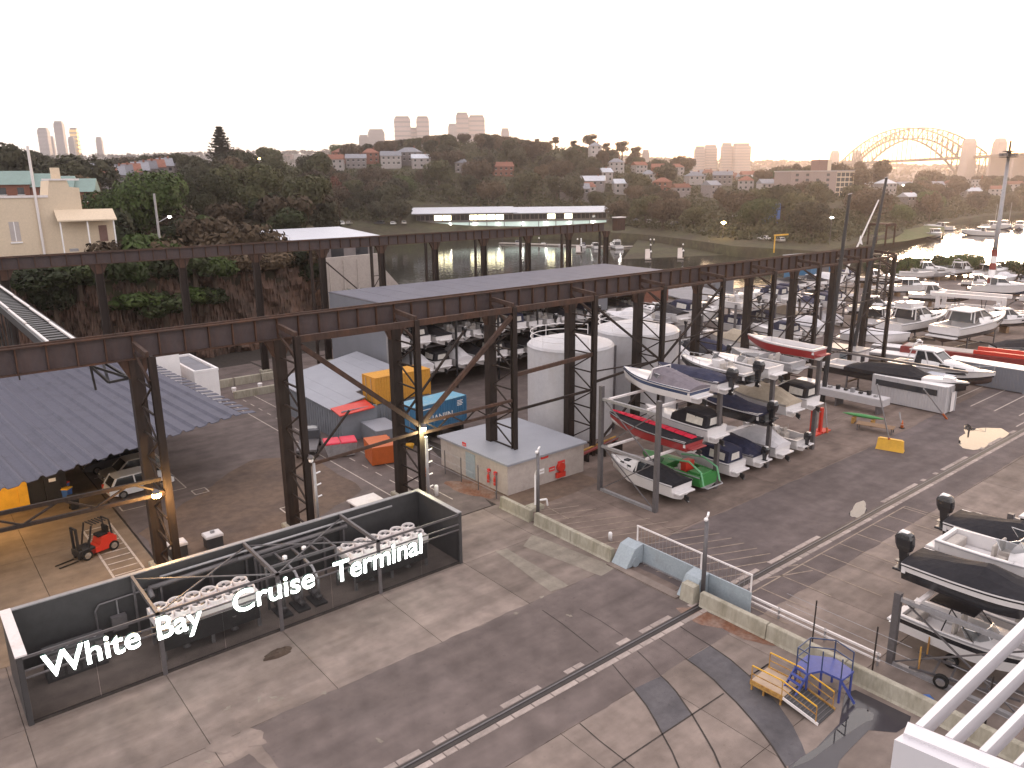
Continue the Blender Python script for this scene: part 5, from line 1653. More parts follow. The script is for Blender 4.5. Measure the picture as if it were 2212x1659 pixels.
fb(boat('dinghy_red', 'long red and white open launch alone above the rack end', L=7.0, B=2.2, D=1.05, hull='gel_red', bottom='gel_white', second='gel_white', stripe='gel_red', top=None, drive=None, seats=False, rub='gel_white', rail=False, t0=.72), 59.6, 2, dz=.6)

# right rack, bows toward the quay
rack('dark steel boat rack inside the barrier with a white-topped outboard above it', [34.6, 41.5, 48.4], 8.2, 14.0, [3.7], 3.75, (34.6, 14, 0))
fb2 = lambda b, x, z, y=14.6: put(b, x, y, z, DN)
fb2(boat('bow_black', 'white bowrider with black sides and wake tower on the inner rack floor', L=7.0, B=2.5, D=1.3, hull='gel_white', bottom='gel_black', stripe='gel_black', top='tower', drive='stern'), 37.2, .55)
fb2(boat('cov_black', 'black covered speedboat with white-topped outboard over the inner rack', L=7.4, B=2.6, D=1.25, hull='gel_black', bottom='gel_white', stripe='gel_white', cover='tarp:cloth_black', drive='big', top=None, rub='gel_white', tarp_prof=((0, .12), (.15, .3), (.45, .75), (.6, .3), (1, .05))), 36.4, 3.75, 14.3)
fb2(boat('open_red', 'white walkaround boat with dark red bottom over the inner rack', L=7.0, B=2.5, D=1.3, hull='gel_white', bottom='gel_red', top='cuddy', drive='stern'), 39.9, 3.75, 14.3)
fb2(boat('cov_black', 'black covered speedboat with white-topped outboard deeper along the inner rack', group=None), 42.6, 3.75, 15.0)
fb2(boat('cuddy', 'white cabin boat with black aft cover deep in the inner rack top'), 47.4, 3.75, 12.6)
fb2(boat('open_white', 'white open runabout on the floor deep in the inner rack'), 41.0, .5, 12.8)
fb2(boat('tent_black', 'white boat with black box canopy on the far floor of the inner rack'), 44.8, .5, 12.8)
t = thing('boat_trailer', 'rusty ladder-framed boat trailer on the wet floor', 'trailer', (35.2, 13.2, .02), rad(-80))
for s in (-1, 1):
    MB().bar((0, .8 * s, .35), (4.4, .35 * s, .35), .1).build('side_frame', 'galv_dark', t)
    MB().bar((.4, .75 * s, .35), (.4, .85 * s, 1.6), .07).build('guide_post', 'rusty_yellow', t)
for k in range(6):
    MB().bar((.3 + .7 * k, -.8 + .06 * k, .38), (.3 + .7 * k, .8 - .06 * k, .38), .08).build('cross_bar', 'galv_dark', t)
for s in (-1, 1):
    w = inst('wheel', TYRE, t, (1.4, 1.0 * s, .33))
    inst('rim', RIM, w)
t = thing('blue_tarp', 'crumpled bright blue tarpaulin on the wet boatyard floor', 'tarpaulin', (G(1995, 1518).x, G(1995, 1518).y, .02))
MB().loft([[(p[0], p[1], 0) for p in blob((0, 0), .55, .4, 0, 14, .3, 3)], [(p[0], p[1], .16) for p in blob((0, 0), .4, .28, 0, 14, .3, 4)], [(p[0], p[1], .24) for p in blob((.05, 0), .15, .1, 0, 14, .3, 5)]]).build('tarp', 'blue_plastic', t)

# ------------------------------------------------------------------ tanks and flat building
def tank(label, x, y, r, h):
    t = thing('storage_tank', label, 'tank', (x, y, 0), group=None)
    MB().lathe([(r, 0), (r, h - .3), (r + .04, h - .28), (r + .04, h - .18), (r, h - .16), (r * .97, h), (r * .4, h + .55), (.001, h + .75)], n=40).build('shell', 'tank_white', t, smooth=False)
    for z in (h * .33, h * .66):
        MB().lathe([(r, z), (r + .012, z + .01), (r + .012, z + .03), (r, z + .04)], n=40).build('weld_seam', 'tank_white', t)
    for zz in (.55, 1.05):
        pts = [(r * .93 * math.cos(a), r * .93 * math.sin(a), h + zz) for a in [rad(20 + 11 * k) for k in range(22)]]
        MB().path(pts, .03, 5).build('guard_rail', 'white_paint', t)
    for k in range(8):
        a = rad(20 + 33 * k)
        MB().tube((r * .93 * math.cos(a), r * .93 * math.sin(a), h - .02), (r * .93 * math.cos(a), r * .93 * math.sin(a), h + 1.05), .03, 5).build('rail_post', 'white_paint', t)
    MB().tube((r * .75, -r * .72, 0), (r * .75, -r * .72, h - .3), .1, 8).build('downpipe', 'galv_dark', t)
    MB().lathe([(.3, 0), (.3, .3), (.2, .4), (0, .4)], (0, 0, h + .7), 10).build('vent', 'white_paint', t)
    return t
tank('nearer white steel storage tank beside the pale flat building', 48.3, 50.8, 3.95, 8.3)
tank('white steel storage tank partly behind the other one', 57.4, 50.9, 4.1, 8.5)
fbd = thing('flat_building', 'pale flat-roofed brick building with red warning signs', 'building', (33.6, 42, 0))
MB().box(33.6, 41.4, 41.9, 50.6, 0, 2.35).build('wall', 'pale_wall', fbd, world=True)
MB().box(33.4, 41.6, 41.7, 50.8, 2.352, 2.5).build('roof', 'roof_mid', fbd, world=True)
d = MB().box(33.55, 33.598, 45.9, 47.1, .1, 2.1).build('door', 'gate_blue', fbd, world=True)
MB().box(33.5, 33.549, 46.0, 46.1, 1.0, 1.15).build('handle', 'chrome', d)
def sign(px, py, w, h, X=None, Y=None, m='red_sign'):
    if X is not None:
        p = GX(px, py, X)
        o = MB().box(X - .03, X - .004, p.y - w / 2, p.y + w / 2, p.z - h / 2, p.z + h / 2).build('warning_sign', m, fbd, world=True)
        MB().box(X - .034, X - .031, p.y - w * .38, p.y + w * .38, p.z - h * .12, p.z + h * .1).build('sign_text', 'paint_line', o).location = -fbd.location
    else:
        p = GY(px, py, Y)
        o = MB().box(p.x - w / 2, p.x + w / 2, Y - .03, Y - .004, p.z - h / 2, p.z + h / 2).build('warning_sign', m, fbd, world=True)
        MB().box(p.x - w * .38, p.x + w * .38, Y - .034, Y - .031, p.z - h * .12, p.z + h * .1).build('sign_text', 'paint_line', o).location = -fbd.location
sign(1003, 960, .5, .35, X=33.6)
sign(1176, 985, .75, .4, Y=41.9)
sign(1192, 1013, .6, .35, Y=41.9)
sign(1212, 1000, .75, .4, Y=41.9)
sign(1170, 1018, .5, .4, Y=41.9, m='white_paint')
t = thing('hose_reel', 'red fire hose reel on the pale flat building wall', 'hose reel', (GY(1212, 1025, 41.7).x, 41.6, .75))
MB().tube((0, 0, .3), (0, .25, .3), .38, 14).build('reel', 'red', t)
MB().box(-.5, .4, 0, .2, -.5, -.1).build('hose_box', 'red', t)
for i, y in enumerate((43.2, 44.0)):
    t = thing('fire_extinguisher', 'red fire extinguisher on the wall beside the blue door', 'extinguisher', (33.4, y, .5), group='extinguishers by the blue door')
    MB().lathe([(.1, 0), (.11, .1), (.11, .55), (.05, .65), (.03, .75)], n=10).build('cylinder', 'red', t)
    MB().box(-.02, .15, -.12, .12, .8, 1.05).build('plate', 'red_sign', t)
t = thing('pipe_run', 'pinkish pipe run on low stands behind the flat building', 'pipes', (42.5, 43.2, 0))
MB().tube((0, 0, .8), (5, .8, .9), .13, 8).build('pipe', 'dark_red', t)
MB().tube((0, .5, .8), (5.2, 1.2, .9), .1, 8).build('pipe', 'rusty_yellow', t)
for k in range(3):
    MB().box(.6 + 2 * k, .75 + 2 * k, -.1, 1, 0, .75).build('stand', 'rail_steel', t)
for k, x in enumerate((33.6, 33.6, 33.6, 33.3)):
    pass
fe = thing('wire_fence', 'low wire fence of thin posts beside the pale flat building', 'fence', (32.6, 44, 0))
for k in range(5):
    MB().tube((0, 2.2 * k - 2, 0), (0, 2.2 * k - 2, 2.0), .04, 6).build('post', 'galv_dark', fe)
for z in (.5, 1.2, 1.9):
    MB().tube((0, -2, z), (0, 6.8, z), .012, 4).build('wire', 'galv', fe)

# ------------------------------------------------------------------ dry stack shed with boats
ds = thing('dry_stack_shed', 'open-fronted dry stack boat shed with flat grey roof', 'shed', (40, 69.6, 0))
MB().box(40, 85, 68.9, 82.4, 10.35, 10.5).build('roof', 'roof_dark', ds, world=True)
MB().box(39.95, 85.05, 68.75, 68.898, 10.2, 10.55).build('fascia', 'galv', ds, world=True)
for k in range(15):
    MB().box(40.1 + 3 * k, 43.06 + 3 * k, 68.95, 82.3, 10.502, 10.53).build('roof_sheet', 'roof_blue', ds, world=True)
MB().box(40, 40.12, 69.8, 82.3, 0, 10.348).build('side_wall', 'shed_grey', ds, world=True)
MB().box(39.98, 40.13, 69.6, 69.798, 0, 10.35).build('corner_trim', 'galv', ds, world=True)
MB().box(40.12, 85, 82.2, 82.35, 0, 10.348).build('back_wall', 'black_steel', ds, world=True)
MB().box(84.9, 85.0, 69.8, 82.2, 0, 10.348).build('side_wall', 'brick_brown', ds, world=True)
MB().box(80, 84.8, 69.75, 69.85, 0, 10.3).build('end_panel', 'brick_red', ds, world=True)
MB().box(70, 72.8, 69.75, 69.85, 6.4, 10.3).build('end_panel', 'shed_grey', ds, world=True)
for x in [43 + 6 * k for k in range(7)]:
    MB().box(x - .1, x + .1, 69.9, 70.1, 0, 10.345).build('post', 'black_steel', ds, world=True)
DZ = [2.1, 5.2, 7.9]
for z in DZ:
    for y in (71, 75.5):
        MB().box(40.2, 84.8, y - .1, y + .1, z - .25, z - .05).build('rack_beam', 'galv_dark', ds, world=True)
kinds = ['tent_black', 'tarp_black', 'tarp_white', 'cuddy', 'tarp_navy', 'open_white', 'tent_navy', 'console']
boat('tarp_black', 'white boat under black cover parked by the cranes', L=6.4, cover='tarp:cloth_black', drive='stern', top=None, D=1.2, tarp_prof=((0, .12), (.2, .6), (.5, .8), (.65, .4), (1, .05)))
KN = {'tent_black': 'white boat with black canopy', 'tarp_black': 'white boat under black cover', 'tarp_white': 'white boat under white cover', 'cuddy': 'white cabin boat', 'tarp_navy': 'white boat under navy cover', 'open_white': 'white open runabout', 'tent_navy': 'white boat with navy canopy', 'console': 'white open console boat', 'tarp_navy2': 'black-hulled boat under navy cover', 'tarp_beige': 'white boat under beige cover'}
rr = random.Random(5)
first_tb = PROTO['tarp_black']
used_tb = False
for ti, z in enumerate(DZ):
    for k in range(16):
        x = 41.9 + 2.68 * k + rr.uniform(-.1, .1)
        if x > 79.5 or (69.2 < x < 73.6 and ti == 2):
            continue
        key = rr.choice(kinds[:5] if ti == 0 else kinds)
        if ti == 0 and k < 4:
            key = ('tarp_black', 'tarp_white', 'tent_black', 'tarp_white')[k]
        tn = ('lowest', 'middle', 'highest')[ti]
        lab = '%s on the %s level of the boat shed' % (KN[key], tn)
        b = boat(key, lab, group='boats inside the dry stack shed')
        put(b, x, 70.0 + rr.uniform(-.3, .3), z, UP)

# lean-to, containers and skips in front of the shed
lt = thing('lean_to_shed', 'grey lean-to workshop with pale roof and red corner awning', 'shed', (30, 61, 0))
MB().box(30, 30.1, 61, 74, 0, 2.7).build('wall', 'container_grey', lt, world=True)
MB().box(30.1, 33.6, 61, 61.1, 0, 2.9).build('wall', 'container_grey', lt, world=True)
for k in range(26):
    MB().box(29.95, 29.998, 61.2 + .5 * k, 61.45 + .5 * k, .1, 2.6).build('wall_rib', 'container_grey', lt, world=True)
for k in range(8):
    MB().loft([[(29.7 + 1.2 * k, 62.4 if k < 3 else 64.5, 2.75 + .2 * k), (30.88 + 1.2 * k, 62.4 if k < 3 else 64.5, 2.95 + .2 * k), (30.88 + 1.2 * k, 75, 3.35 + .2 * k), (29.7 + 1.2 * k, 75, 3.15 + .2 * k)], [(29.7 + 1.2 * k, 62.4 if k < 3 else 64.5, 2.83 + .2 * k), (30.88 + 1.2 * k, 62.4 if k < 3 else 64.5, 3.03 + .2 * k), (30.88 + 1.2 * k, 75, 3.43 + .2 * k), (29.7 + 1.2 * k, 75, 3.23 + .2 * k)]]).build('roof_sheet', 'roof_mid', lt, world=True)
MB().loft([[(29.7, 60.6, 2.6), (33.2, 60.6, 2.75), (33.2, 62.4, 3.1), (29.7, 62.4, 2.9)], [(29.7, 60.6, 2.68), (33.2, 60.6, 2.83), (33.2, 62.4, 3.18), (29.7, 62.4, 2.98)]]).build('awning', 'red', lt, world=True)
def container(label, x0, y0, L, rz, m, top=None, z=.012, group=None, W=2.44, H=2.59, ribs=True):
    t = thing('shipping_container', label, 'container', (x0, y0, z), rz, group)
    MB().box(.06, L - .06, .06, W - .06, .1, H - .06).build('body', m, t)
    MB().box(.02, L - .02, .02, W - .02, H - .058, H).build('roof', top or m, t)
    for x in (0, L - .14):
        for y in (0, W - .14):
            MB().box(x, x + .14, y, y + .14, 0, H + .01).build('corner_post', m, t)
    if ribs:
        n = int(L / .28)
        rb = MB().prism([(-.07, 0), (.07, 0), (.04, -.04), (-.04, -.04)], .15, H - .1).mesh('rib', m)
        for k in range(n):
            inst('rib', rb, t, (.2 + (L - .4) * k / (n - 1), .06, 0))
            inst('rib', rb, t, (.2 + (L - .4) * k / (n - 1), W - .06, 0), PI)
    for y in (W * .3, W * .7):
        MB().tube((-.02, y, .15), (-.02, y, H - .15), .025, 6).build('lock_bar', 'galv', t)
    return t
container('yellow-ochre shipping container behind the blue one', 33.9, 61.6, 6.06, 0, 'container_yellow', z=2.6)
container('grey shipping container under the ochre one', 33.9, 61.6, 6.06, 0, 'container_grey')
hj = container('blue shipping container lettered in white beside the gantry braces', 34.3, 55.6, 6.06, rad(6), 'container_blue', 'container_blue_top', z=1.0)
def text_on(parent, body, size, loc, m='white_paint', name='lettering', rx=PI / 2, bold=.01, sx=1.0):
    c = bpy.data.curves.new(name, 'FONT')
    c.body = body
    c.size = size
    c.extrude = .006
    c.offset = bold
    tmp = bpy.data.objects.new('tmp', c)
    C.objects.link(tmp)
    bpy.context.view_layer.update()
    me = bpy.data.meshes.new_from_object(tmp.evaluated_get(bpy.context.evaluated_depsgraph_get()))
    bpy.data.objects.remove(tmp)
    me.materials.clear()
    me.materials.append(MAT[m])
    o = inst(name, me, parent, loc)
    o.rotation_euler = (rx, 0, 0)
    o.scale = (sx, 1, 1)
    return o
text_on(hj, 'HANJIN', .78, (1.55, -.012, .95), sx=1.05)
lg = MB()
for k in range(20):
    a, b = 2 * PI * k / 20, 2 * PI * (k + 1) / 20
    lg.add([(1.0 + .36 * math.cos(a), -.015, 1.2 + .36 * math.sin(a)), (1.0 + .27 * math.cos(a), -.015, 1.2 + .27 * math.sin(a)), (1.0 + .27 * math.cos(b), -.015, 1.2 + .27 * math.sin(b)), (1.0 + .36 * math.cos(b), -.015, 1.2 + .36 * math.sin(b))], [(0, 1, 2, 3)])
lg.bar((.8, -.016, 1.2), (1.2, -.016, 1.28), .012, .1).bar((.85, -.016, 1.05), (1.15, -.016, 1.12), .012, .06)
lg.build('round_emblem', 'white_paint', hj)
for k in range(4):
    MB().box(4.9, 5.6 - .1 * (k % 2), -.012, -.008, 2.2 - .14 * k, 2.27 - .14 * k).build('stencil_line', 'white_paint', hj)
MB().box(.7, 1.9, -.012, -.008, 2.15, 2.22).build('stencil_line', 'white_paint', hj)
t = thing('container_stand', 'low steel stand under the blue lettered container', 'stand', (34.3, 55.7, .012), rad(6))
for a in (.3, 2.9, 5.5):
    MB().box(a, a + .3, .1, 2.3, 0, .985).build('trestle', 'rail_steel', t)
container('grey blue skip container beside the pink skip', 33.9, 57.2, 3.6, rad(84), 'container_grey', 'roof_mid', H=1.6)
def skip(label, p, rz, m, L=2.6, W=1.6, H=1.2, lid=None):
    t = thing('skip_bin', label, 'skip', (p.x, p.y, .012), rz)
    MB().loft([[(-L / 2 + .3, -W / 2, .1), (L / 2 - .3, -W / 2, .1), (L / 2 - .3, W / 2, .1), (-L / 2 + .3, W / 2, .1)], [(-L / 2, -W / 2, H), (L / 2, -W / 2, H), (L / 2, W / 2, H), (-L / 2, W / 2, H)]]).build('bin', m, t)
    if lid:
        for s in (-1, 1):
            MB().bbox(s * L / 4 - L / 4 + .03, s * L / 4 + L / 4 - .03, -W / 2 - .04, W / 2 + .04, H + .002, H + .16, .06).build('lid', lid, t)
    for s in (-1, 1):
        MB().bar((s * L * .3, -W / 2 - .04, .3), (s * L * .3, -W / 2 - .08, H), .1).build('lug', m, t)
    return t
skip('grey skip with two bright pink-red lids', Vector((28.4, 58.3, 0)), rad(-20), 'galv', 2.8, 1.6, 1.2, 'pink_red')
skip('open orange skip beside the gantry leg', G(822, 995), rad(75), 'orange', 3.0, 2.0, 1.7)
t = thing('tipper_truck', 'low dark flatbed parked beside the pink-lidded skip', 'truck', (26.5, 60.5, .012), rad(60))
MB().bbox(-1.6, 1.4, -.85, .85, .6, .8).build('tray', 'galv_dark', t)
MB().bbox(1.42, 2.6, -.85, .85, .4, 1.7, .15).build('cab', 'car_dark', t)
MB().bbox(1.7, 2.62, -.78, .78, 1.25, 1.62, .1).build('window', 'car_glass', t)
for x in (-1, 1.9):
    for y in (-.8, .8):
        w = inst('wheel', TYRE, t, (x, y, .33))
        inst('rim', RIM, w)
# drain and manhole details
t = thing('yellow_tub', 'small yellow tub on the asphalt below the brace', 'tub', (G(885, 968).x, G(885, 968).y, .012))
MB().lathe([(.3, 0), (.42, .35), (.38, .35), (.27, .08), (0, .08)], n=12).build('tub', 'yellow', t)
# ------------------------------------------------------------------ far part of the boatyard
t = thing('keelboat_hull', 'long black racing yacht hull under a black cover on props', 'boat', (80.8, 43.2, 1.5), DN)
h = Hull(14.5, 3.3, 1.7, 1.8, .5, .16, 18)
h.bottom().build('hull_bottom', 'gel_black', t, smooth=True)
h.side(0, .7).build('topside', 'gel_black', t, smooth=True)
h.side(.7, 1).build('sheer_strake', 'gel_white', t, smooth=True)
h.deck(.2, .1, .2, .6).build('deck', 'gel_white', t)
h.tarp(.18, .72, ((0, .1), (.3, .7), (.8, .95), (1, .1)), .35, .06, 4).build('cover', 'cloth_black', t)
MB().bbox(12.2, 13.2, -.4, .4, h.s_(.88), h.s_(.88) + .25, .06).build('hatch', 'gel_white', t)
MB().bar((1, .2, h.s_(0) + 1.1), (14.2, .2, h.s_(1) + .9), .22).build('boom', 'galv_dark', t)
cradle('grey props under the long black yacht hull', 80.8, 43.2, DN, 14.5, 2.6, 2.2)
t = thing('work_pontoon', 'long low white work pontoon with fittings along its deck', 'pontoon', (74.6, 43.2, .9), DN)
MB().bbox(0, 9.6, -.8, .8, 0, .75, .06).build('pontoon', 'container_white', t)
MB().bbox(.1, 3.0, -.7, .7, .752, 1.1, .05).build('locker', 'gel_white', t)
for k in range(7):
    MB().bbox(3.6 + .8 * k, 3.9 + .8 * k, -.3 + .1 * (k % 3), .1 + .1 * (k % 3), .752, .95 + .25 * (k % 2), .02).build('fitting', 'black_steel' if k % 3 else 'galv', t)
for k in (.6, 4.8, 9.0):
    MB().box(k - .1, k + .1, -.7, .7, -.88, -.002).build('trestle', 'galv_dark', t)
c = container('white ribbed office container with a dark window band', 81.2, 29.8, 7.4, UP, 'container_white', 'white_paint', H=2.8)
MB().box(.9, 7.0, 2.44, 2.47, 1.75, 2.35).build('window_band', 'pane_dark', c)
MB().box(-.05, -.01, .5, 1.3, .12, 2.1).build('door', 'white_weathered', c)
container('pale grey store container beside the white office', 85.4, 31.6, 2.6, UP, 'galv', 'roof_pale')
put(cruiser('cruiser10', 'white motor cruiser with dark glass on props behind the office container', 10.5, 3.4, 1.8), 88.2, 39.5, 1.0, DN)
cradle('grey props under the white motor cruiser behind the office', 88.2, 39.5, DN, 10.5, 2.4, 1.5)
container('blue-grey store container with white roof sheet near the yard lane', 95.4, 27.6, 8.2, UP, 'shed_grey', 'white_paint')
t = thing('red_barge', 'long red steel barge section on blocks', 'barge', (99.5, 43.5, 1.2), rad(-80))
MB().bbox(0, 16.5, -1.5, 1.5, 0, 1.0, .05).build('barge_hull', 'dark_red', t)
MB().box(.3, 16.2, -1.2, 1.2, 1.002, 1.06).build('barge_deck', 'pale_wall', t)
MB().bbox(8, 15.4, -1.45, -1.15, 1.06, 1.5).build('coaming', 'red', t)
MB().bbox(8, 15.4, 1.15, 1.45, 1.06, 1.5).build('coaming', 'red', t)
for k in range(4):
    MB().box(1 + 4.6 * k, 1.5 + 4.6 * k, -1.2, 1.2, -1.18, -.002).build('block', 'teak', t)
t = thing('site_cabin', 'small white site cabin among the yard stores', 'cabin', (88.6, 44.0, 0))
MB().box(0, 3.0, 0, 4.4, .1, 2.5).build('wall', 'white_weathered', t)
MB().bbox(-.15, 3.15, -.15, 4.55, 2.502, 2.7, .04).build('roof', 'galv', t)
MB().box(-.03, -.002, 1.2, 2.1, .15, 2.1).build('door', 'gate_blue', t)
MB().box(1.0, 2.0, -.03, -.002, 1.2, 2.0).build('window', 'pane_dark', t)
put(cruiser('yacht16', 'large white sport yacht with dark windows on props', 16, 4.6, 2.5, sport=True), 108.5, 42.5, 1.3, rad(-6))
cradle('tall props under the large white sport yacht', 108.5, 42.5, rad(-6), 16, 3.2, 2.2)
put(cruiser('yacht13', 'white hardtop yacht standing behind the large sport yacht', 14, 4.3, 2.4, fly=True), 107.0, 49.2, 1.2, rad(-8))
cradle('props under the hardtop yacht', 107.0, 49.2, rad(-8), 14, 3.0, 2.0)
put(boat('launch_white', 'white covered launch beside the yacht transoms', L=8.5, B=2.8, D=1.5, cover='tarp:cloth_white', top=None, drive=None), 100.5, 52.5, .9, rad(-60))
for i, (x, y) in enumerate(((101, 48), (96, 49.5))):
    t = thing('dock_section', ['white topped floating dock section left of the yachts', 'white topped floating dock section beside the gantry legs'][i].replace('left of', 'behind the cabin near'), 'dock section', (x, y, .5), rad(-80))
    MB().bbox(0, 9, -1.1, 1.1, 0, .8, .05).build('float', 'gel_grey', t)
    MB().box(.05, 8.95, -1.15, 1.15, .802, .9).build('deck', 'white_paint', t)
    MB().box(1, 1.4, -1, 1, -.48, -.002).build('block', 'teak', t)
    MB().box(7, 7.4, -1, 1, -.48, -.002).build('block', 'teak', t)
# masts laid up beside the gantry
for i, (b, tp, m) in enumerate((((1776, 868), (1836, 420), 'black_steel'), ((1836, 795), (1915, 384), 'black_steel'))):
    p = G(*b)
    q = GY(tp[0], tp[1], p.y)
    t = thing('yacht_mast', ['slim dark mast beside the red launch', 'tallest dark mast leaning with a pale boom'][i], 'mast', (p.x, p.y, 0))
    d = q - p
    MB().tube((0, 0, 0), d, .27, 8, .16).build('mast', m, t)
    for k in (.4, .7):
        MB().bar(d * k + Vector((-1.0, 0, 0)), d * k + Vector((1.0, 0, 0)), .07).build('spreader', m, t)
    MB().bar(d + Vector((-.4, 0, 0)), d + Vector((.4, 0, .1)), .08).build('masthead', 'galv', t)
p = G(1800, 700, 0)
a_, b_ = GY(1803, 640, 52), GY(1898, 432, 52)
t = thing('crane_jib', 'pale slanting jib with small pulley plates', 'jib', (a_.x, a_.y, 0))
MB().tube(a_ - t.location, b_ - t.location, .13, 8, .09).build('jib', 'white_weathered', t)
MB().tube((a_.x - t.location.x, 0, 0), a_ - t.location, .15, 8).build('post', 'galv_dark', t)
for k in (.25, .55):
    q = a_ + (b_ - a_) * k - t.location
    MB().prism_y([(q.x, q.z), (q.x + .9, q.z - .3), (q.x + .2, q.z + .9)], -.05, .05).build('pulley_plate', 'white_paint', t)
# lattice-free light towers
def tower(label, base, top, stripes=True):
    p = G(*base)
    q = GY(top[0], top[1], p.y)
    H_ = q.z
    t = thing('light_tower', label, 'light tower', (p.x, p.y, 0))
    MB().tube((0, 0, 0), (0, 0, H_), .55, 12, .28).build('mast', 'galv', t, smooth=True)
    if stripes:
        for k in range(7):
            MB().tube((0, 0, 1.3 * k), (0, 0, 1.3 * (k + 1)), .62 - .01 * k, 12).build('band', 'white_paint' if k % 2 else 'dark_red', t)
        MB().lathe([(.9, 0), (.9, .12)], (0, 0, 9.3), 10).build('collar', 'rail_steel', t)
    MB().lathe([(1.5, 0), (1.5, .15), (.4, .2), (.4, 1.0), (1.1, 1.1), (1.1, 1.2), (.2, 1.3), (.15, 3.0)], (0, 0, H_), 10).build('headframe', 'rail_steel', t)
    for k in range(6):
        a = k * PI / 3
        MB().bbox(1.3 * math.cos(a) - .25, 1.3 * math.cos(a) + .25, 1.3 * math.sin(a) - .25, 1.3 * math.sin(a) + .25, H_ + .3, H_ + .8).build('flood_head', 'galv_dark', t)
tower('tall light tower with red and white banded foot by the shrubs', (2135, 640), (2166, 340))
# steel travel lifts, dark store tower
def travel_lift(label, x, y, rz, w=7, l=9, h=7.5, m='white_weathered', group=None):
    t = thing('travel_lift', label, 'boat lift', (x, y, 0), rz, group)
    for a in (-l / 2, l / 2):
        for b in (-w / 2, w / 2):
            MB().box(a - .3, a + .3, b - .3, b + .3, .9, h).build('leg', m, t)
            wv = MB().tube((a, b - .3, .55), (a, b + .3, .55), .55, 14).build('wheel', 'rubber', t)
            MB().tube((a, b - .32, .55), (a, b + .32, .55), .25, 10).build('rim', 'galv', wv)
    for b in (-w / 2, w / 2):
        MB().box(-l / 2 - 1, l / 2 + 1, b - .35, b + .35, h + .002, h + .6).build('side_beam', m, t)
        MB().box(-l / 2, l / 2, b - .2, b + .2, 1.2, 1.6).build('tie', m, t)
    MB().box(l / 2 - .4, l / 2 + .4, -w / 2 + .36, w / 2 - .36, h + .05, h + .5).build('cross_beam', m, t)
    for k in (-2, 2):
        MB().path([(k, -w / 2, h), (k, -w * .2, h * .35), (k, w * .2, h * .35), (k, w / 2, h)], .06, 5).build('sling', 'cloth_black', t)
travel_lift('white travel lift frame beyond the big sport yacht', 142, 52, rad(98), 4, 9, 3.1)
t = thing('steel_cage', 'dark open steel store cage holding small white tenders', 'cage', (128, 60, 0))
for a in (0, 2.6):
    for b in (0, 2.6):
        MB().bar((a, b, 0), (a, b, 10.5), .3).build('post', 'rail_steel', t)
for z in (2.2, 4.4, 6.6, 8.8, 10.4):
    for a, b in (((0, 0), (2.6, 0)), ((2.6, 0), (2.6, 2.6)), ((2.6, 2.6), (0, 2.6)), ((0, 2.6), (0, 0))):
        MB().bar((*a, z), (*b, z), .16).build('rail', 'rail_steel', t)
# grey sheds
def shed(label, x, y, w, d, hh, rz=0, wall='container_grey', roof='roof_grey'):
    t = thing('yard_shed', label, 'shed', (x, y, 0), rz)
    MB().box(0, w, 0, d, 0, hh).build('wall', wall, t)
    MB().loft([[(-.4, -.4, hh + .002), (w + .4, -.4, hh + .002), (w + .4, d + .4, hh + .8), (-.4, d + .4, hh + .8)], [(-.4, -.4, hh + .15), (w + .4, -.4, hh + .15), (w + .4, d + .4, hh + .95), (-.4, d + .4, hh + .95)]]).build('roof', roof, t)
    MB().box(w * .3, w * .6, -.05, -.002, .1, hh * .8).build('door', 'galv_dark', t)
    for k in range(3):
        MB().box(.1 * w + .28 * w * k + .6, .1 * w + .28 * w * k + 1.6, -.04, -.001, hh * .82, hh * .95).build('window', 'pane_dark', t)
shed('long grey shed with pale skillion roof beside the bay', 112, 88, 12, 8, 5, rad(-8), 'shed_grey', 'roof_pale')
shed('dark blue shed behind the boat racks', 150, 86, 9, 7, 6, rad(-10), 'container_blue', 'roof_grey')
shed('brown workshop among the stored boats', 96, 74, 10, 7, 4.5, 0, 'pale_wall', 'roof_grey')

# rack towers full of small boats in the yard
kk = ['tarp_white', 'tarp_black', 'open_white', 'cuddy', 'tent_black', 'tarp_navy', 'console', 'open_grey', 'tarp_beige', 'tent_navy']
boat('hardtop', 'white hardtop cruiser stored on a cradle by the tanks', L=9.0, B=3.0, D=1.6, top='hardtop', drive='stern', hull='gel_white', bottom='antifoul_blue')
put(PROTO['hardtop'], 77, 62.0, 4.6, rad(-4))
rack_ids = 0
KN2 = dict(KN)
KN2.update({'open_grey': 'pale grey open workboat', 'hardtop': 'white hardtop cruiser'})
def yard_rack(label, x, y, n, tiers, rz, seed, grp):
    r = random.Random(seed)
    t = thing('boat_rack', label, 'rack', (x, y, 0), rz)
    L_ = n * 3.0
    for k in range(n + 1):
        for yy in (0, 5.2):
            MB().box(k * 3.0 - .12, k * 3.0 + .12, yy - .12, yy + .12, 0, 3.0 * (tiers - 1) + 1.2).build('post', 'galv_dark', t)
    for z in range(1, tiers):
        for yy in (.7, 4.5):
            MB().bar((0, yy, 3.0 * z - .1), (L_, yy, 3.0 * z - .1), .2).build('bunk_beam', 'white_weathered', t)
    c, s = math.cos(rz), math.sin(rz)
    for z in range(tiers):
        for k in range(n):
            if r.random() < .12:
                continue
            key = r.choice(kk)
            lx, ly = 1.5 + 3.0 * k, -.3 + r.uniform(-.4, .3)
            lev = 'ground level' if z == 0 else ('second level' if z == 1 else 'top level')
            b = boat(key, '%s, %s of %s' % (KN2[key], lev, grp.replace('the ', '', 1)), group='boats on ' + grp)
            put(b, x + lx * c - ly * s, y + lx * s + ly * c, .25 + 3.0 * z, UP + rz + (PI if r.random() < .3 and False else 0))
yard_rack('three tier rack of small boats just past the white tanks', 64.5, 57.5, 4, 3, 0, 21, 'the rack past the white tanks')
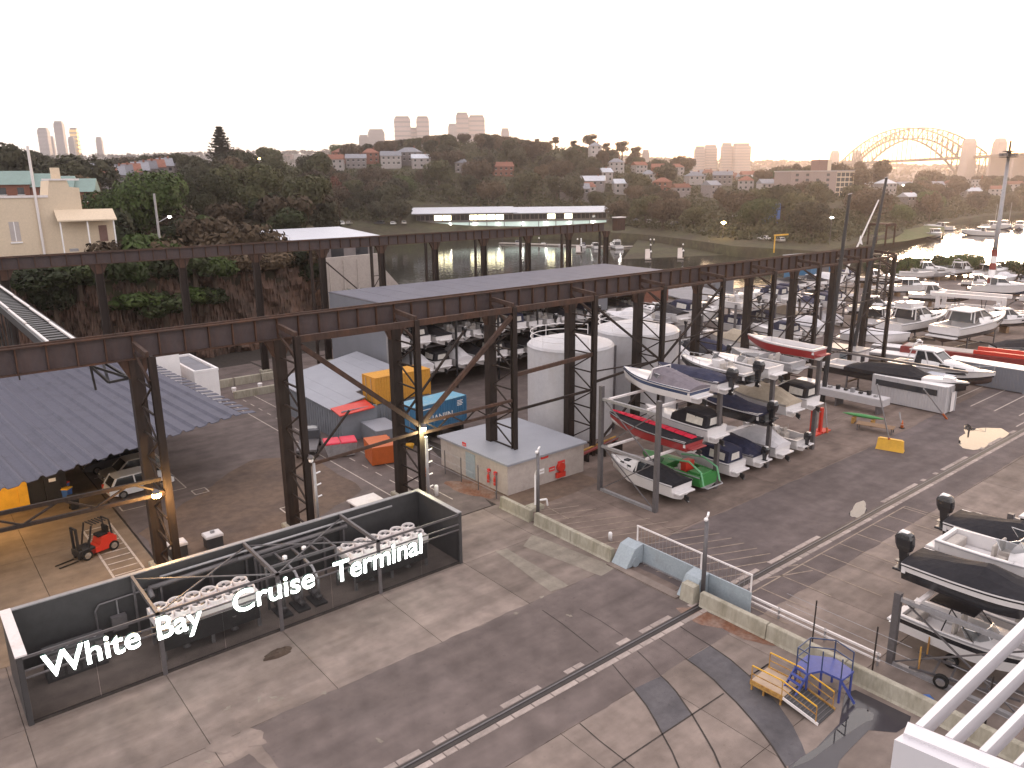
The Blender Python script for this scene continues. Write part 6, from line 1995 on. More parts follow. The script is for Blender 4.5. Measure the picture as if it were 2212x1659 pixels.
yard_rack('rack of small boats under the far gantry bays', 84, 58, 5, 3, 0, 22, 'the rack under the gantry')
yard_rack('low rack of boats in the middle of the yard', 102, 62, 5, 2, rad(-4), 23, 'the low middle rack')
yard_rack('rack of boats near the bay edge of the yard', 92, 84, 6, 2, 0, 24, 'the bay edge rack')
yard_rack('rack of boats before the dark blue shed', 128, 76, 6, 2, rad(-6), 25, 'the blue shed rack')
yard_rack('two tier rack of small boats tucked behind the gantry columns', 63.4, 50.3, 5, 2, 0, 26, 'the rack behind the columns')
yard_rack('two tier rack of small boats near the site cabin', 81.5, 50.6, 4, 2, 0, 27, 'the site cabin rack')
rr = random.Random(8)
spots = [(1255, 730), (1960, 660), (1480, 735), (1940, 606), (1965, 600), (1990, 606), (2095, 640), (2075, 628), (2150, 620), (2190, 640), (2180, 700), (2140, 780), (2185, 800), (2120, 720), (1925, 640), (1880, 640), (1850, 620), (1900, 690), (1870, 720), (1830, 690), (2200, 660), (2110, 610), (2050, 605), (2165, 605), (2205, 620)]
seen = {}
for i, (x, y) in enumerate(spots[1:]):
    p = G(x, y)
    if p.x < 62:
        continue
    if i % 3 == 0:
        b = cruiser('cruiser10', 'white motor cruiser with dark glass parked on the open yard', group='boats parked on the open yard')
        put(b, p.x, p.y, .9, rr.uniform(-1.4, -.2), 0, rr.uniform(.7, .95))
    else:
        key = rr.choice(kk[:8] + ['hardtop'] * 3)
        b = boat(key, '%s parked on the open yard' % KN2[key], group='boats parked on the open yard')
        put(b, p.x, p.y, .7, rr.uniform(-1.6, .3), 0, rr.uniform(.9, 1.2))
    t = thing('keel_block', 'timber blocks under a boat on the open yard', 'blocks', (b.location.x, b.location.y, .012), b.rotation_euler.z, 'timber blocks in the yard')
    for k in (1.2, 3.6):
        MB().box(k - .25, k + .25, -.7, .7, 0, b.location.z + .03).build('block', 'teak', t)
# loose things at the rack's end
t = thing('orange_stand', 'pair of bright orange lift posts on bases', 'stand', (G(1752, 940).x, G(1752, 940).y, .012))
for k in (0, 1.5):
    MB().box(k - .16, k + .16, -.12, .12, .12, 2.3).build('post', 'orange' if 0 else 'red', t)
    MB().box(k - .3, k + 1.0, -.5, .5, 0, .12).build('base', 'red', t)
t = thing('kayak', 'green kayak lying on a low trestle', 'kayak', (G(1818, 908).x, G(1818, 908).y, .5), rad(-78))
MB().loft([[(x, w * math.cos(a), .3 + w * .5 * math.sin(a)) for a in [k * PI / 5 for k in range(10)]] for x, w in ((0, .02), (.6, .22), (1.6, .34), (2.6, .32), (3.4, .18), (3.9, .02))]).build('shell', 'green_paint', t, smooth=True)
MB().box(1, 1.2, -.5, .5, -.48, .1).box(2.7, 2.9, -.5, .5, -.48, .1).build('trestle', 'rusty_yellow', t)
t = thing('yellow_tank', 'yellow road barrier block by the orange posts', 'barrier', (G(1922, 972).x, G(1922, 972).y, .012), rad(-75))
MB().loft([[(-1.1, -.35, 0), (1.1, -.35, 0), (1.1, .35, 0), (-1.1, .35, 0)], [(-1.05, -.3, .2), (1.05, -.3, .2), (1.05, .3, .2), (-1.05, .3, .2)], [(-1.0, -.15, .95), (1.0, -.15, .95), (1.0, .15, .95), (-1.0, .15, .95)]]).build('barrier_block', 'yellow', t)
MB().box(-.9, .9, -.18, .18, .952, 1.0).build('cap', 'yellow', t)
for i, (x, y, x2, y2) in enumerate(((1925, 970, 1895, 830), (1948, 925, 1943, 890), (1787, 935, 1783, 870), (2045, 905, 1995, 840))):
    p = G(x, y)
    q = GY(x2, y2, p.y + .5)
    t = thing('scaffold_pole', ['slanting pale pole with orange sleeve by the yellow barrier', 'short pale pole near the traffic cone', 'thin pole near the kayak', 'slanting pole propping the office container'][i], 'pole', (p.x, p.y, 0))
    MB().tube((0, 0, 0), q - p, .06, 8).build('pole', 'galv', t)
    MB().tube((0, 0, 0), (q - p) * .18, .1, 8).build('sleeve', 'orange', t)
t = thing('work_table', 'low slatted timber table on the brown concrete', 'table', (G(1850, 925).x, G(1850, 925).y, .012), rad(-75))
for k in range(6):
    MB().box(0, 3.2, -.6 + .2 * k, -.45 + .2 * k, .55, .6).build('slat', 'teak', t)
for a in (.1, 3.0):
    for b in (-.55, .5):
        MB().box(a, a + .1, b, b + .1, 0, .55).build('leg', 'galv_dark', t)

# ------------------------------------------------------------------ the ship's own white rail frame, close by
sz = 19.4
fr = thing('ship_rail_frame', 'white painted ship rail frame with parallel slats', 'frame', (G(2000, 1600, sz).x, G(2000, 1600, sz).y, sz - .6))
def sp(pts, z):
    return [G(x, y, z) for x, y in E4(pts)]
def slab3(name, pts, z, th):
    v = sp(pts, z)
    n = len(v)
    m = MB().add([tuple(p) for p in v] + [(p.x, p.y, p.z - th) for p in v], [tuple(range(n)), tuple(range(2 * n - 1, n - 1, -1))] + [((i + 1) % n, i, n + i, n + (i + 1) % n) for i in range(n)])
    m.build(name, 'ship_white', fr, world=True)
slab3('head_beam', [(1275, 1240), (2420, 1700), (2390, 1800), (1240, 1330)], sz, .42)
slab3('head_beam_side', [(1240, 1333), (2390, 1803), (2350, 1900), (1165, 1385)], sz - .02, .5)
slab3('slat', [(1335, 1258), (2700, -80), (2720, -10), (1395, 1284)], sz + .003, .12)
slab3('slat', [(1575, 1352), (2800, 150), (2820, 220), (1635, 1378)], sz + .003, .12)
slab3('slat', [(1850, 1462), (2900, 390), (2920, 455), (1905, 1486)], sz + .003, .12)
slab3('slat', [(2125, 1572), (3000, 640), (3020, 705), (2180, 1596)], sz + .003, .12)
_e = [G(x, y, sz) for x, y in E4([(2330, 1760), (2900, 330)])]
MB().bar((_e[0].x, _e[0].y, sz - .3), (_e[0].x + .2, -1.5, sz - 1.6), .3).build('support_arm', 'ship_white', fr, world=True)
MB().bar((_e[1].x, _e[1].y, sz - .15), (_e[1].x, -1.5, sz - 1.6), .3).build('support_arm', 'ship_white', fr, world=True)
# ------------------------------------------------------------------ trees
def proj(p):
    v = Vector(p) - Vector((0, 0, HC))
    d = v.dot(_F)
    return 1106 + FPX * v.dot(_R) / d, 829.5 + FPX * v.dot(_D) / d
def crown_mesh(name, m, R_, H_, lobes, n, leaf, seed, flat=1.0, z0=0.0, shell=.72):
    r = random.Random(seed)
    L_ = []
    for k in range(lobes):
        a = 2 * PI * k / lobes + r.uniform(-.5, .5)
        d = R_ * r.uniform(.15, .62) * (1 if k else 0)
        L_.append((d * math.cos(a), d * math.sin(a), z0 + H_ * r.uniform(.25, .72), R_ * r.uniform(.32, .55)))
    b = MB()
    for i in range(n):
        cx, cy, cz, cr = L_[r.randrange(lobes)]
        while True:
            u = Vector((r.uniform(-1, 1), r.uniform(-1, 1), r.uniform(-1, 1)))
            if .05 < u.length < 1:
                break
        u.normalize()
        rr_ = cr * (shell + (1 - shell) * r.random() ** .5) * (1 + .12 * math.sin(7 * u.x + 5 * u.y + seed))
        p = Vector((cx + u.x * rr_, cy + u.y * rr_, cz + u.z * rr_ * flat))
        a = Vector((r.uniform(-1, 1), r.uniform(-1, 1), r.uniform(-.6, .6))).normalized()
        w = (u + Vector((r.uniform(-.7, .7), r.uniform(-.7, .7), r.uniform(-.7, .7)))).normalized()
        e1 = w.cross(a)
        if e1.length < .05:
            continue
        e1.normalize()
        e2 = w.cross(e1)
        s = leaf * r.uniform(.6, 1.3)
        o = len(b.v)
        b.v += [tuple(p - e1 * s - e2 * s * .6), tuple(p + e1 * s - e2 * s * .5), tuple(p + e1 * s * .7 + e2 * s * .6), tuple(p - e1 * s * .8 + e2 * s * .5)]
        b.f.append((o, o + 1, o + 2, o + 3))
    return b.mesh(name, m)
def trunk_mesh(H_, r0, limbs, spread, seed, top=.55):
    r = random.Random(seed)
    b = MB()
    b.tube((0, 0, -1.2), (r.uniform(-.2, .2), r.uniform(-.2, .2), H_ * top), r0, 7, r0 * .7)
    for k in range(limbs):
        a = 2 * PI * k / limbs + r.uniform(-.4, .4)
        b.tube((0, 0, H_ * top * r.uniform(.6, .95)), (spread * math.cos(a), spread * math.sin(a), H_ * r.uniform(.68, .9)), r0 * .5, 5, r0 * .18)
    return b.mesh('trunk', 'bark')
TREES = {}
def tree_proto(key, mtl, R_, H_, lobes, n, leaf, seed, flat=.85, top=.5, z0=None, shell=.7):
    z0 = H_ * .25 if z0 is None else z0
    TREES[key] = (trunk_mesh(H_, R_ * .07 + .08, 5, R_ * .5, seed, top), crown_mesh('crown', mtl, R_, H_ - z0, lobes, n, leaf, seed, flat, z0, shell), R_, H_)
tree_proto('broad', 'leaf_olive', 6.5, 11, 11, 4600, .36, 1)
tree_proto('broad2', 'leaf_brown', 7.0, 11, 12, 4800, .36, 2)
tree_proto('dark', 'leaf_dark', 6.0, 10, 10, 4200, .35, 3)
tree_proto('tall', 'leaf_brown', 5.0, 15, 10, 4000, .34, 4, 1.0, .55)
tree_proto('gum', 'leaf_gum', 6.5, 15, 8, 1500, .42, 5, .45, .7, 7.0, .5)
tree_proto('green', 'leaf_green', 6.0, 9.5, 13, 10000, .2, 6, .85, .4, .6)
tree_proto('red', 'leaf_red', 4.2, 8.5, 7, 1800, .36, 7)
tree_proto('bigbrown', 'leaf_olive', 8.5, 12.5, 18, 17000, .24, 8, .85, .4, .8)
tree_proto('fine', 'leaf_dark', 5.5, 10, 10, 3600, .33, 9)
tree_proto('hedge', 'leaf_hedge', 2.6, 3.4, 7, 1900, .20, 10, .8, .5, .3)
tree_proto('hedge2', 'leaf_green', 2.4, 3.0, 7, 1700, .20, 12, .8, .5, .3)
tree_proto('scrub', 'leaf_brown', 2.6, 3.0, 7, 1500, .20, 13, .8, .5, .3)
LAB = {'broad': 'broad olive tree', 'broad2': 'broad brownish tree', 'dark': 'dark dense tree', 'tall': 'tall narrow brownish tree', 'gum': 'open-crowned gum tree', 'green': 'rounded bright green tree', 'red': 'small red-leaved tree', 'bigbrown': 'huge spreading olive fig tree', 'fine': 'dark fine-leaved tree', 'hedge': 'dark green shrub', 'hedge2': 'bright green shrub', 'scrub': 'brownish scrub bush'}
def tree(key, x, y, z, sc=1.0, label=None, group=None, name='tree'):
    tm_, cm, R_, H_ = TREES[key]
    s = sc if isinstance(sc, tuple) else (sc, sc, sc)
    t = thing(name, label or LAB[key], 'tree' if name != 'shrub' else 'shrub', (x, y, z), RND.uniform(0, 6.28), group)
    t.scale = s
    inst('trunk', tm_, t)
    inst('crown', cm, t)
    return t
def hit(x, y):
    v = ray(x, y)
    v = v / math.hypot(v.x, v.y)
    r = 104.0
    while r < 1500:
        p = Vector((0, 0, HC)) + v * r
        if r > interp(COLX, R0, colx(p.x, p.y)) and p.z <= land_z(p.x, p.y):
            return p
        r += 1.5
    return Vector((0, 0, HC)) + v * 700

# ------------------------------------------------------------------ houses
def house(label, p, w, d, hh, wall, roof, rz=0, kind='gable', chim=True, floors=1, group=None, rh=None):
    t = thing('house', label, 'house', p, rz, group)
    MB().box(-w / 2, w / 2, -d / 2, d / 2, -2.5, hh).build('wall', wall, t)
    rh = rh or d * .32
    if kind == 'gable':
        rf = MB().prism_x([(-d / 2 - .4, hh - .05), (d / 2 + .4, hh - .05), (0, hh + rh)], -w / 2 - .3, w / 2 + .3).build('roof', roof, t)
    elif kind == 'hip':
        k = d * .45
        rf = MB().add([(-w / 2 - .4, -d / 2 - .4, hh), (w / 2 + .4, -d / 2 - .4, hh), (w / 2 + .4, d / 2 + .4, hh), (-w / 2 - .4, d / 2 + .4, hh), (-w / 2 + k, 0, hh + rh), (w / 2 - k, 0, hh + rh)], [(0, 1, 5, 4), (1, 2, 5), (2, 3, 4, 5), (3, 0, 4), (3, 2, 1, 0)]).build('roof', roof, t)
    else:
        rf = MB().box(-w / 2 - .3, w / 2 + .3, -d / 2 - .3, d / 2 + .3, hh + .002, hh + .3).build('roof', roof, t)
    if chim:
        MB().box(w * .2, w * .2 + .7, -.3, .4, hh + rh * .3, hh + rh + .8).build('chimney', 'brick_red', rf)
    n = max(2, int(w / 3))
    for f in range(floors):
        z = hh - 1.9 - 2.9 * f
        for k in range(n):
            x = -w / 2 + w * (k + .5) / n
            q = MB().box(x - .55, x + .55, -d / 2 - .04, -d / 2 - .004, z, z + 1.3).build('window', 'pane_dark', t)
            MB().box(x - .65, x + .65, -d / 2 - .1, -d / 2 - .002, z - .12, z - .01).build('sill', 'white_paint', q)
    return t
FACE = YAW - PI / 2       # front turned to the viewer's side of the bay
HOUSES = [(1662, 470, 350, 9), (1812, 445, 470, 12), (1812, 400, 470, 12), (1760, 395, 470, 30), (1710, 400, 470, 20)]
def hill_house(label, x, y, w, d, hh, wall, roof, kind='gable', rz=0.0, floors=1, grp='houses on the far slope', sc=None, chim=True):
    p = hit(x, y)
    p.z = land_z(p.x, p.y)
    HOUSES.append((x, y, math.hypot(p.x, p.y), w))
    return house(label, p, w, d, hh, wall, roof, FACE + rz, kind, chim, floors)
spec = [
    (712, 368, 17, 9, 6, 'render_white', 'roof_tile', 'gable', .1, 2, 'long white house with red roof above the figs'),
    (690, 340, 16, 14, 5, 'render_grey', 'roof_grey', 'gable', 1.2, 1, 'large hall with plain blue-grey roof on the ridge'),
    (800, 352, 10, 8, 6, 'brick_red', 'roof_tile', 'hip', .3, 2, 'red brick house beside the white gabled villa'),
    (845, 362, 12, 9, 6.5, 'render_white', 'roof_grey', 'gable', .2, 2, 'white gabled villa with dark verandah'),
    (885, 355, 14, 9, 7, 'render_grey', 'roof_grey', 'hip', -.2, 2, 'grey two-storey house with many chimneys'),
    (640, 360, 11, 8, 5, 'brick_red', 'roof_tile', 'hip', .4, 1, 'low red-tiled house on the ridge left of the hall'.replace('left of', 'next to')),
    (1285, 345, 8, 8, 9, 'render_white', 'roof_grey', 'hip', .1, 2, 'pale tower house below the ridge gums'),
    (1330, 370, 10, 8, 5.5, 'render_white', 'roof_grey', 'hip', 0, 2, 'white house with square windows mid slope'),
    (1280, 410, 14, 9, 5, 'render_grey', 'roof_pale', 'gable', -.2, 1, 'long low house with pale roof near the ramp'),
    (1380, 375, 9, 7, 5.5, 'render_white', 'roof_tile', 'gable', .4, 2, 'small white house with tiled roof on the slope'),
    (1440, 358, 11, 8, 6, 'render_white', 'roof_grey', 'hip', -.3, 2, 'white house beside the round brown trees'),
    (1530, 352, 12, 9, 6, 'render_grey', 'roof_tile', 'hip', .2, 2, 'grey house with tiled hip roof below the far towers'),
    (1620, 345, 14, 9, 7, 'render_white', 'roof_tile', 'gable', .1, 2, 'white house with brown gable near the apartment block'),
    (1660, 365, 13, 9, 6, 'render_grey', 'roof_grey', 'hip', 0, 2, 'grey terrace below the brown gable house'),
    (1560, 400, 12, 8, 6, 'render_grey', 'roof_grey', 'gable', -.3, 2, 'grey gabled house among the slope trees'),
    (1500, 398, 11, 8, 5, 'render_white', 'roof_grey', 'hip', .2, 1, 'pale hip-roofed house low on the slope'),
    (1470, 425, 9, 7, 5, 'render_grey', 'roof_tile', 'gable', .2, 1, 'little grey house above the shore trees'),
    (1660, 420, 12, 8, 6, 'render_white', 'roof_grey', 'gable', .1, 2, 'white house beside the blue building'),
    (1960, 385, 16, 9, 5, 'render_grey', 'roof_grey', 'gable', .1, 1, 'long grey-roofed house behind the mast'),
    (2010, 395, 18, 9, 4.5, 'render_grey', 'roof_grey', 'gable', -.1, 1, 'long blue-grey roofed boathouse over the right bank'.replace('right', 'harbour')),
    (2110, 405, 16, 8, 6, 'render_white', 'roof_grey', 'flat', .1, 2, 'white flat-roofed house over the harbour bank'),
    (2095, 428, 13, 8, 5, 'render_white', 'roof_pale', 'gable', .2, 1, 'white boathouse gable close to the water'),
    (1960, 440, 10, 7, 4, 'render_grey', 'roof_pale', 'gable', .5, 1, 'small pale roof tucked in the bank trees'),
    (210, 405, 12, 9, 6, 'render_grey', 'roof_grey', 'gable', .3, 2, 'pale gabled house behind the green tree'),
    (445, 348, 10, 8, 6, 'render_white', 'roof_tile', 'gable', .2, 2, 'white gabled cottage on the terrace hill'),
    (560, 352, 10, 8, 5, 'brick_red', 'roof_tile', 'hip', 0, 1, 'red-roofed cottage by the pine'),
]
for x, y, w, d, hh, wa, ro, kd, rz, fl, lab in spec:
    hill_house(lab, x, y, w, d, hh, wa, ro, kd, rz, fl)
# smaller houses showing between the crowns
rh_ = random.Random(14)
HK = [('render_white', 'roof_grey', 'white house with grey roof'), ('render_white', 'roof_tile', 'white house with tiled roof'), ('render_grey', 'roof_grey', 'grey house with grey roof'), ('brick_red', 'roof_tile', 'brick house with tiled roof'), ('render_white', 'roof_pale', 'white house with pale metal roof')]
for x, y in ((610, 350), (660, 352), (740, 352), (770, 362), (910, 362), (1000, 372), (1085, 378), (1300, 392), (1355, 352), (1400, 400), (1420, 380), (1460, 378), (1485, 362), (1515, 378), (1545, 372), (1580, 360), (1590, 385), (1625, 378), (1700, 362), (1610, 412), (1535, 425), (1880, 402), (1910, 420), (2050, 412), (2150, 425), (2190, 412), (1935, 395), (1265, 430), (1345, 418), (1430, 410)):
    wa, ro, lab = HK[rh_.randrange(5)]
    hill_house('small ' + lab + ' between the slope trees', x, y, rh_.uniform(8, 13), 8, rh_.uniform(4.5, 6.5), wa, ro, rh_.choice(['gable', 'hip', 'gable']), rh_.uniform(-.6, .6), 2, chim=rh_.random() < .6)['group'] = 'small houses on the far slope'
# terrace row seen end-on
for i in range(9):
    p = RP(230 + 18 * i, 365 - 1.2 * i, 300 + 8 * i)
    z = land_z(p.x, p.y)
    HOUSES.append((230 + 18 * i, 372, 300 + 8 * i, 5))
    house('narrow terrace house with parapet walls and sloping roof' , (p.x, p.y, z), 5.6, 10, 6.2, 'render_grey', ('roof_tile', 'roof_grey', 'roof_dark')[i % 3], FACE + .5, 'gable', True, 2, group='terrace row on the plateau')
# red brick terrace with green roofs behind the cream house
for i in range(4):
    p = RP(30 + 46 * i, 375 + 3 * i, 185)
    HOUSES.append((30 + 46 * i, 385, 185, 6))
    house('red brick terrace house with green metal roof and balcony', (p.x, p.y, 13.4), 6.0, 8, 9.6 - .5 * i, 'brick_red', 'roof_green', FACE + .35, 'gable', False, 3, group='brick terrace behind the cream house')
# cream house at the cliff edge
ch = thing('cream_house', 'cream rendered house with stepped parapet and enclosed balcony', 'house', (15.2, 117, 10.5), rad(-3))
ch.scale = (1, 1, 1.16)
MB().box(-14, 7.3, 0, 9, 0, 9.2).build('wall', 'cream_paint', ch)
MB().prism_y([(3.6, 9.2), (7.3, 9.2), (7.3, 10.2), (6.2, 10.3), (6.0, 11.0), (4.0, 11.0)], 0, 9).build('stepped_parapet', 'cream_paint', ch)
MB().box(-14.1, 3.6, -.12, .3, 9.202, 9.45).build('coping', 'white_weathered', ch)
MB().box(3.2, 7.4, -.15, .25, 11.002, 11.2).build('coping', 'white_weathered', ch)
MB().tube((2.2, -.25, 0), (2.2, -.25, 14.6), .16, 8).build('flue', 'white_weathered', ch)
for x in (-11.4, -5.6):
    MB().tube((x, -.15, .2), (x, -.15, 7.6), .12, 8).build('downpipe', 'rusty_yellow', ch)
    MB().lathe([(.28, 0), (.32, .5), (.1, .6)], (x, -.15, 7.5), 8).build('rain_head', 'rusty_yellow', ch)
for x, z, w_, h_, m in ((-9.3, 4.3, 1.0, 1.9, 'pane_dark'), (-.6, 4.6, 1.1, 2.1, 'render_white')):
    q = MB().box(x - w_ / 2, x + w_ / 2, -.03, -.002, z, z + h_).build('window', m, ch)
    MB().box(x - w_ / 2 - .1, x + w_ / 2 + .1, -.14, -.001, z - .2, z - .05).build('sill', 'white_paint', q)
    MB().box(x - .05, x + .05, -.06, -.031, z, z + h_).build('glazing_bar', 'white_paint', q)
bl = MB().box(4.2, 10.8, -2.0, -.003, 2.0, 2.3).build('balcony_floor', 'white_paint', ch)
MB().box(4.2, 10.6, -1.9, -1.8, 2.302, 3.3).build('balcony_front', 'cream_paint', ch)
MB().box(4.2, 10.7, -.004, 6, 0, 7.6).build('wing', 'cream_paint', ch)
MB().loft([[(4.0, -2.2, 6.6), (10.9, -2.2, 6.6), (10.9, 0, 7.7), (4.0, 0, 7.7)], [(4.0, -2.2, 6.75), (10.9, -2.2, 6.75), (10.9, 0, 7.85), (4.0, 0, 7.85)]]).build('balcony_roof', 'cream_paint', ch)
for x in (4.3, 7.4, 10.5):
    MB().box(x - .08, x + .08, -1.95, -1.8, 2.3, 6.6).build('balcony_post', 'white_paint', ch)
MB().bbox(5.0, 6.0, -1.6, -1.1, 2.5, 3.6).build('air_conditioner', 'galv', ch)
MB().box(8.9, 9.9, -.05, -.005, 4.2, 6.0).build('window', 'brick_brown', ch)
for k in range(3):
    MB().path([(-14 + 2.8 * k, .5, 9.3), (-14 + 2.8 * k, .5, 11.6), (-11.6 + 2.8 * k, .5, 11.6), (-11.3 + 2.8 * k, .5, 9.3)], .1, 6).build('roof_pergola', 'white_weathered', ch)
MB().box(4.6, 5.6, 2, 3, 10.9, 12.4).build('chimney', 'cream_paint', ch)

# ------------------------------------------------------------------ cliff, walls and shrubs at the left
ck = MB()
NC = 420
for i in range(NC):
    cx = -820 + (1520) * i / (NC - 1)
    a = YAW - math.atan((cx - 1106) * math.cos(PITCH) / FPX)
    r0 = interp(COLX, R0, min(cx, 690))
    for j in range(13):
        rr_ = r0 - 2.2 + 2.2 * (j / 12) + .55 * math.sin(cx * .07 + j * 1.1) + .35 * math.sin(cx * .19 - j * 2.3) + .22 * math.sin(j * 3.7 + cx * .41) + .18 * math.sin(cx * .83 + j * 5.1) + .12 * math.sin(cx * 1.7 - j * 2.9) - (.35 if j % 4 == 1 else 0)
        ck.v.append((rr_ * math.cos(a), rr_ * math.sin(a), -.3 + 11.4 * j / 12))
for i in range(NC - 1):
    for j in range(12):
        p = i * 13 + j
        ck.f.append((p, p + 13, p + 14, p + 1))
struct(ck.build('rock_face', 'rock'))
rs = random.Random(31)
for i in range(40):
    cx = -100 + rs.uniform(0, 1) * 790
    a = YAW - math.atan((cx - 1106) * math.cos(PITCH) / FPX)
    r0 = interp(COLX, R0, cx) - rs.uniform(-5, 2.4)
    low = rs.random() < .2
    key = rs.choice(['hedge', 'hedge', 'hedge2', 'scrub'])
    z = (11.0 if not low else rs.uniform(6.5, 9.5)) - .5
    if low:
        r0 = interp(COLX, R0, cx) - 2.2
    tree(key, r0 * math.cos(a), r0 * math.sin(a), z, (rs.uniform(.9, 1.7),) * 2 + (rs.uniform(.8, 1.25),), LAB[key] + ' hanging over the quarry face', 'shrubs along the quarry face', 'shrub')
# pale building and ramp wall at the end of the quarry
rw = thing('ramp_wall', 'large pale concrete wall sloping down to the bay', 'wall', (GY(700, 600, 106).x, 106, 0))
a_, b_ = GY(692, 535, 106), GY(812, 512, 106)
MB().prism_y([(a_.x, 0), (b_.x, 0), (b_.x, 12.2), (a_.x, 12.0)], 105.8, 106.2).build('wall', 'pale_wall', rw, world=True)
c_ = GY(872, 605, 106)
MB().prism_y([(b_.x + .01, 0), (c_.x + 3, 0), (c_.x, 6.0), (b_.x + .01, 11.0)], 105.9, 106.3).build('ramp_side', 'pale_wall', rw, world=True)
for k in range(4):
    x = a_.x + (b_.x - a_.x) * (k + .5) / 4
    MB().box(x - .15, x + .15, 105.65, 105.8, 0, 11.5).build('pilaster', 'pale_wall', rw, world=True)
fr_ = thing('flat_roof_store', 'low store with long white flat roof above the quarry end', 'building', (GY(650, 500, 128).x, 128, 9))
xa, xb = GY(515, 505, 128).x, GY(800, 520, 128).x
MB().box(xa, xb, 127, 140, 8.0, 13.2).build('wall', 'render_grey', fr_, world=True)
MB().loft([[(xa - 1, 126, 13.2), (xb + 1, 126, 13.2), (xb + 1, 142, 14.2), (xa - 1, 142, 14.2)], [(xa - 1, 126, 13.4), (xb + 1, 126, 13.4), (xb + 1, 142, 14.4), (xa - 1, 142, 14.4)]]).build('roof', 'roof_pale', fr_, world=True)
for k in range(5):
    x = xa + (xb - xa) * (k + .5) / 5
    MB().box(x - 1.2, x + 1.2, 126.9, 126.998, 10, 12).build('window', 'pane_dark', fr_, world=True)
# palm
pm = thing('palm_tree', 'stout date palm before the pale ramp wall', 'palm', (GY(768, 600, 101).x, 101, 0))
MB().tube((0, 0, 0), (0, 0, 6.8), .45, 10, .38).build('trunk', 'bark', pm)
fm_ = MB()
for k in range(44):
    a = rs.uniform(0, 6.28)
    e = rs.uniform(-.3, 1.3)
    L_ = rs.uniform(2.2, 3.2)
    pts = []
    for j in range(6):
        u = j / 5
        pts.append(Vector((math.cos(a) * L_ * u * math.cos(e * .5), math.sin(a) * L_ * u * math.cos(e * .5), 7.0 + L_ * (math.sin(e) * u - .75 * u * u))))
    for p, q in zip(pts, pts[1:]):
        n_ = Vector((-math.sin(a), math.cos(a), 0)) * .34
        fm_.add([p - n_ * .3, q - n_, q, p], [(0, 1, 2, 3)])
        fm_.add([p, q, q + n_, p + n_ * .3], [(0, 1, 2, 3)])
fm_.build('fronds', 'leaf_green', pm)
# scrub and low trees on the plateau
for i in range(46):
    cx = rs.uniform(200, 700)
    r = rs.uniform(interp(COLX, R0, min(cx, 690)) + 3, 250)
    a = YAW - math.atan((cx - 1106) * math.cos(PITCH) / FPX)
    x, y = r * math.cos(a), r * math.sin(a)
    if 510 < cx and 122 < y < 146:
        continue
    key = rs.choice(['scrub', 'scrub', 'hedge', 'hedge', 'scrub', 'hedge2'])
    tree(key, x, y, land_z(x, y) - .4, rs.uniform(1.3, 2.4), LAB[key] + ' on the plateau below the big trees', 'shrubs on the plateau', 'shrub')
# norfolk pine
p = RP(485, 400, 330)
pz = land_z(p.x, p.y)
np_ = thing('norfolk_pine', 'conical norfolk pine rising over the terrace hill', 'tree', (p.x, p.y, pz))
top_z = RP(485, 276, 330).z - pz
MB().tube((0, 0, -1), (0, 0, top_z), .5, 8, .06).build('trunk', 'bark', np_)
nb_ = MB()
for k in range(15):
    u = k / 14
    z = top_z * (.25 + .74 * u)
    R_ = 6.8 * (1 - u) ** .9 + .5
    for j in range(8):
        a = 2 * PI * j / 8 + k * .4
        d = Vector((math.cos(a), math.sin(a), .12))
        for q in range(9):
            v = (q + 1) / 9
            c_ = d * R_ * v + Vector((0, 0, z))
            for s in range(2):
                o = Vector((rs.uniform(-.5, .5), rs.uniform(-.5, .5), rs.uniform(-.25, .45)))
                e1 = Vector((-d.y, d.x, rs.uniform(-.3, .3))) * .5
                e2 = Vector((d.x, d.y, rs.uniform(.1, .6))) * .42
                nb_.add([c_ + o - e1 - e2, c_ + o + e1 - e2, c_ + o + e1 + e2, c_ + o - e1 + e2], [(0, 1, 2, 3)])
nb_.build('crown', 'leaf_dark', np_)
# individual trees near the houses
for key, x, y, r, sc, lab in (
        ('green', 325, 500, 150, (1.35, 1.35, 1.42), 'big rounded green tree beside the cream house'), ('green', 265, 505, 150, (.95, .95, 1.05), 'smaller green tree against the cream house wall'),
        ('bigbrown', 545, 485, 200, (1.2, 1.2, 1.1), 'huge dark spreading tree above the quarry'), ('bigbrown', 640, 480, 215, (.8, .8, .8), 'spreading dark tree over the white flat roof'),
        ('bigbrown', 440, 470, 190, (.85, .85, .95), 'spreading dark tree between green tree and pine'), ('fine', 30, 420, 240, (1.7, 1.7, 1.9), 'dark tree towering behind the brick terrace end'),
        ('dark', 170, 400, 250, (1.7, 1.7, 1.5), 'dark wide tree behind the brick terrace'), ('fine', 120, 395, 262, (1.4, 1.4, 1.4), 'fine dark tree behind the brick terrace roofs'),
        ('red', 733, 480, 372, (1.6, 1.6, 1.9), 'red-leaved tree by the marina car park'), ('scrub', 300, 528, 118, (1.5, 1.5, 1.6), 'brown bush beside the street light pole')):
    p = RP(x, y, r)
    tree(key, p.x, p.y, max(0.5, land_z(p.x, p.y) - .5), sc, lab)
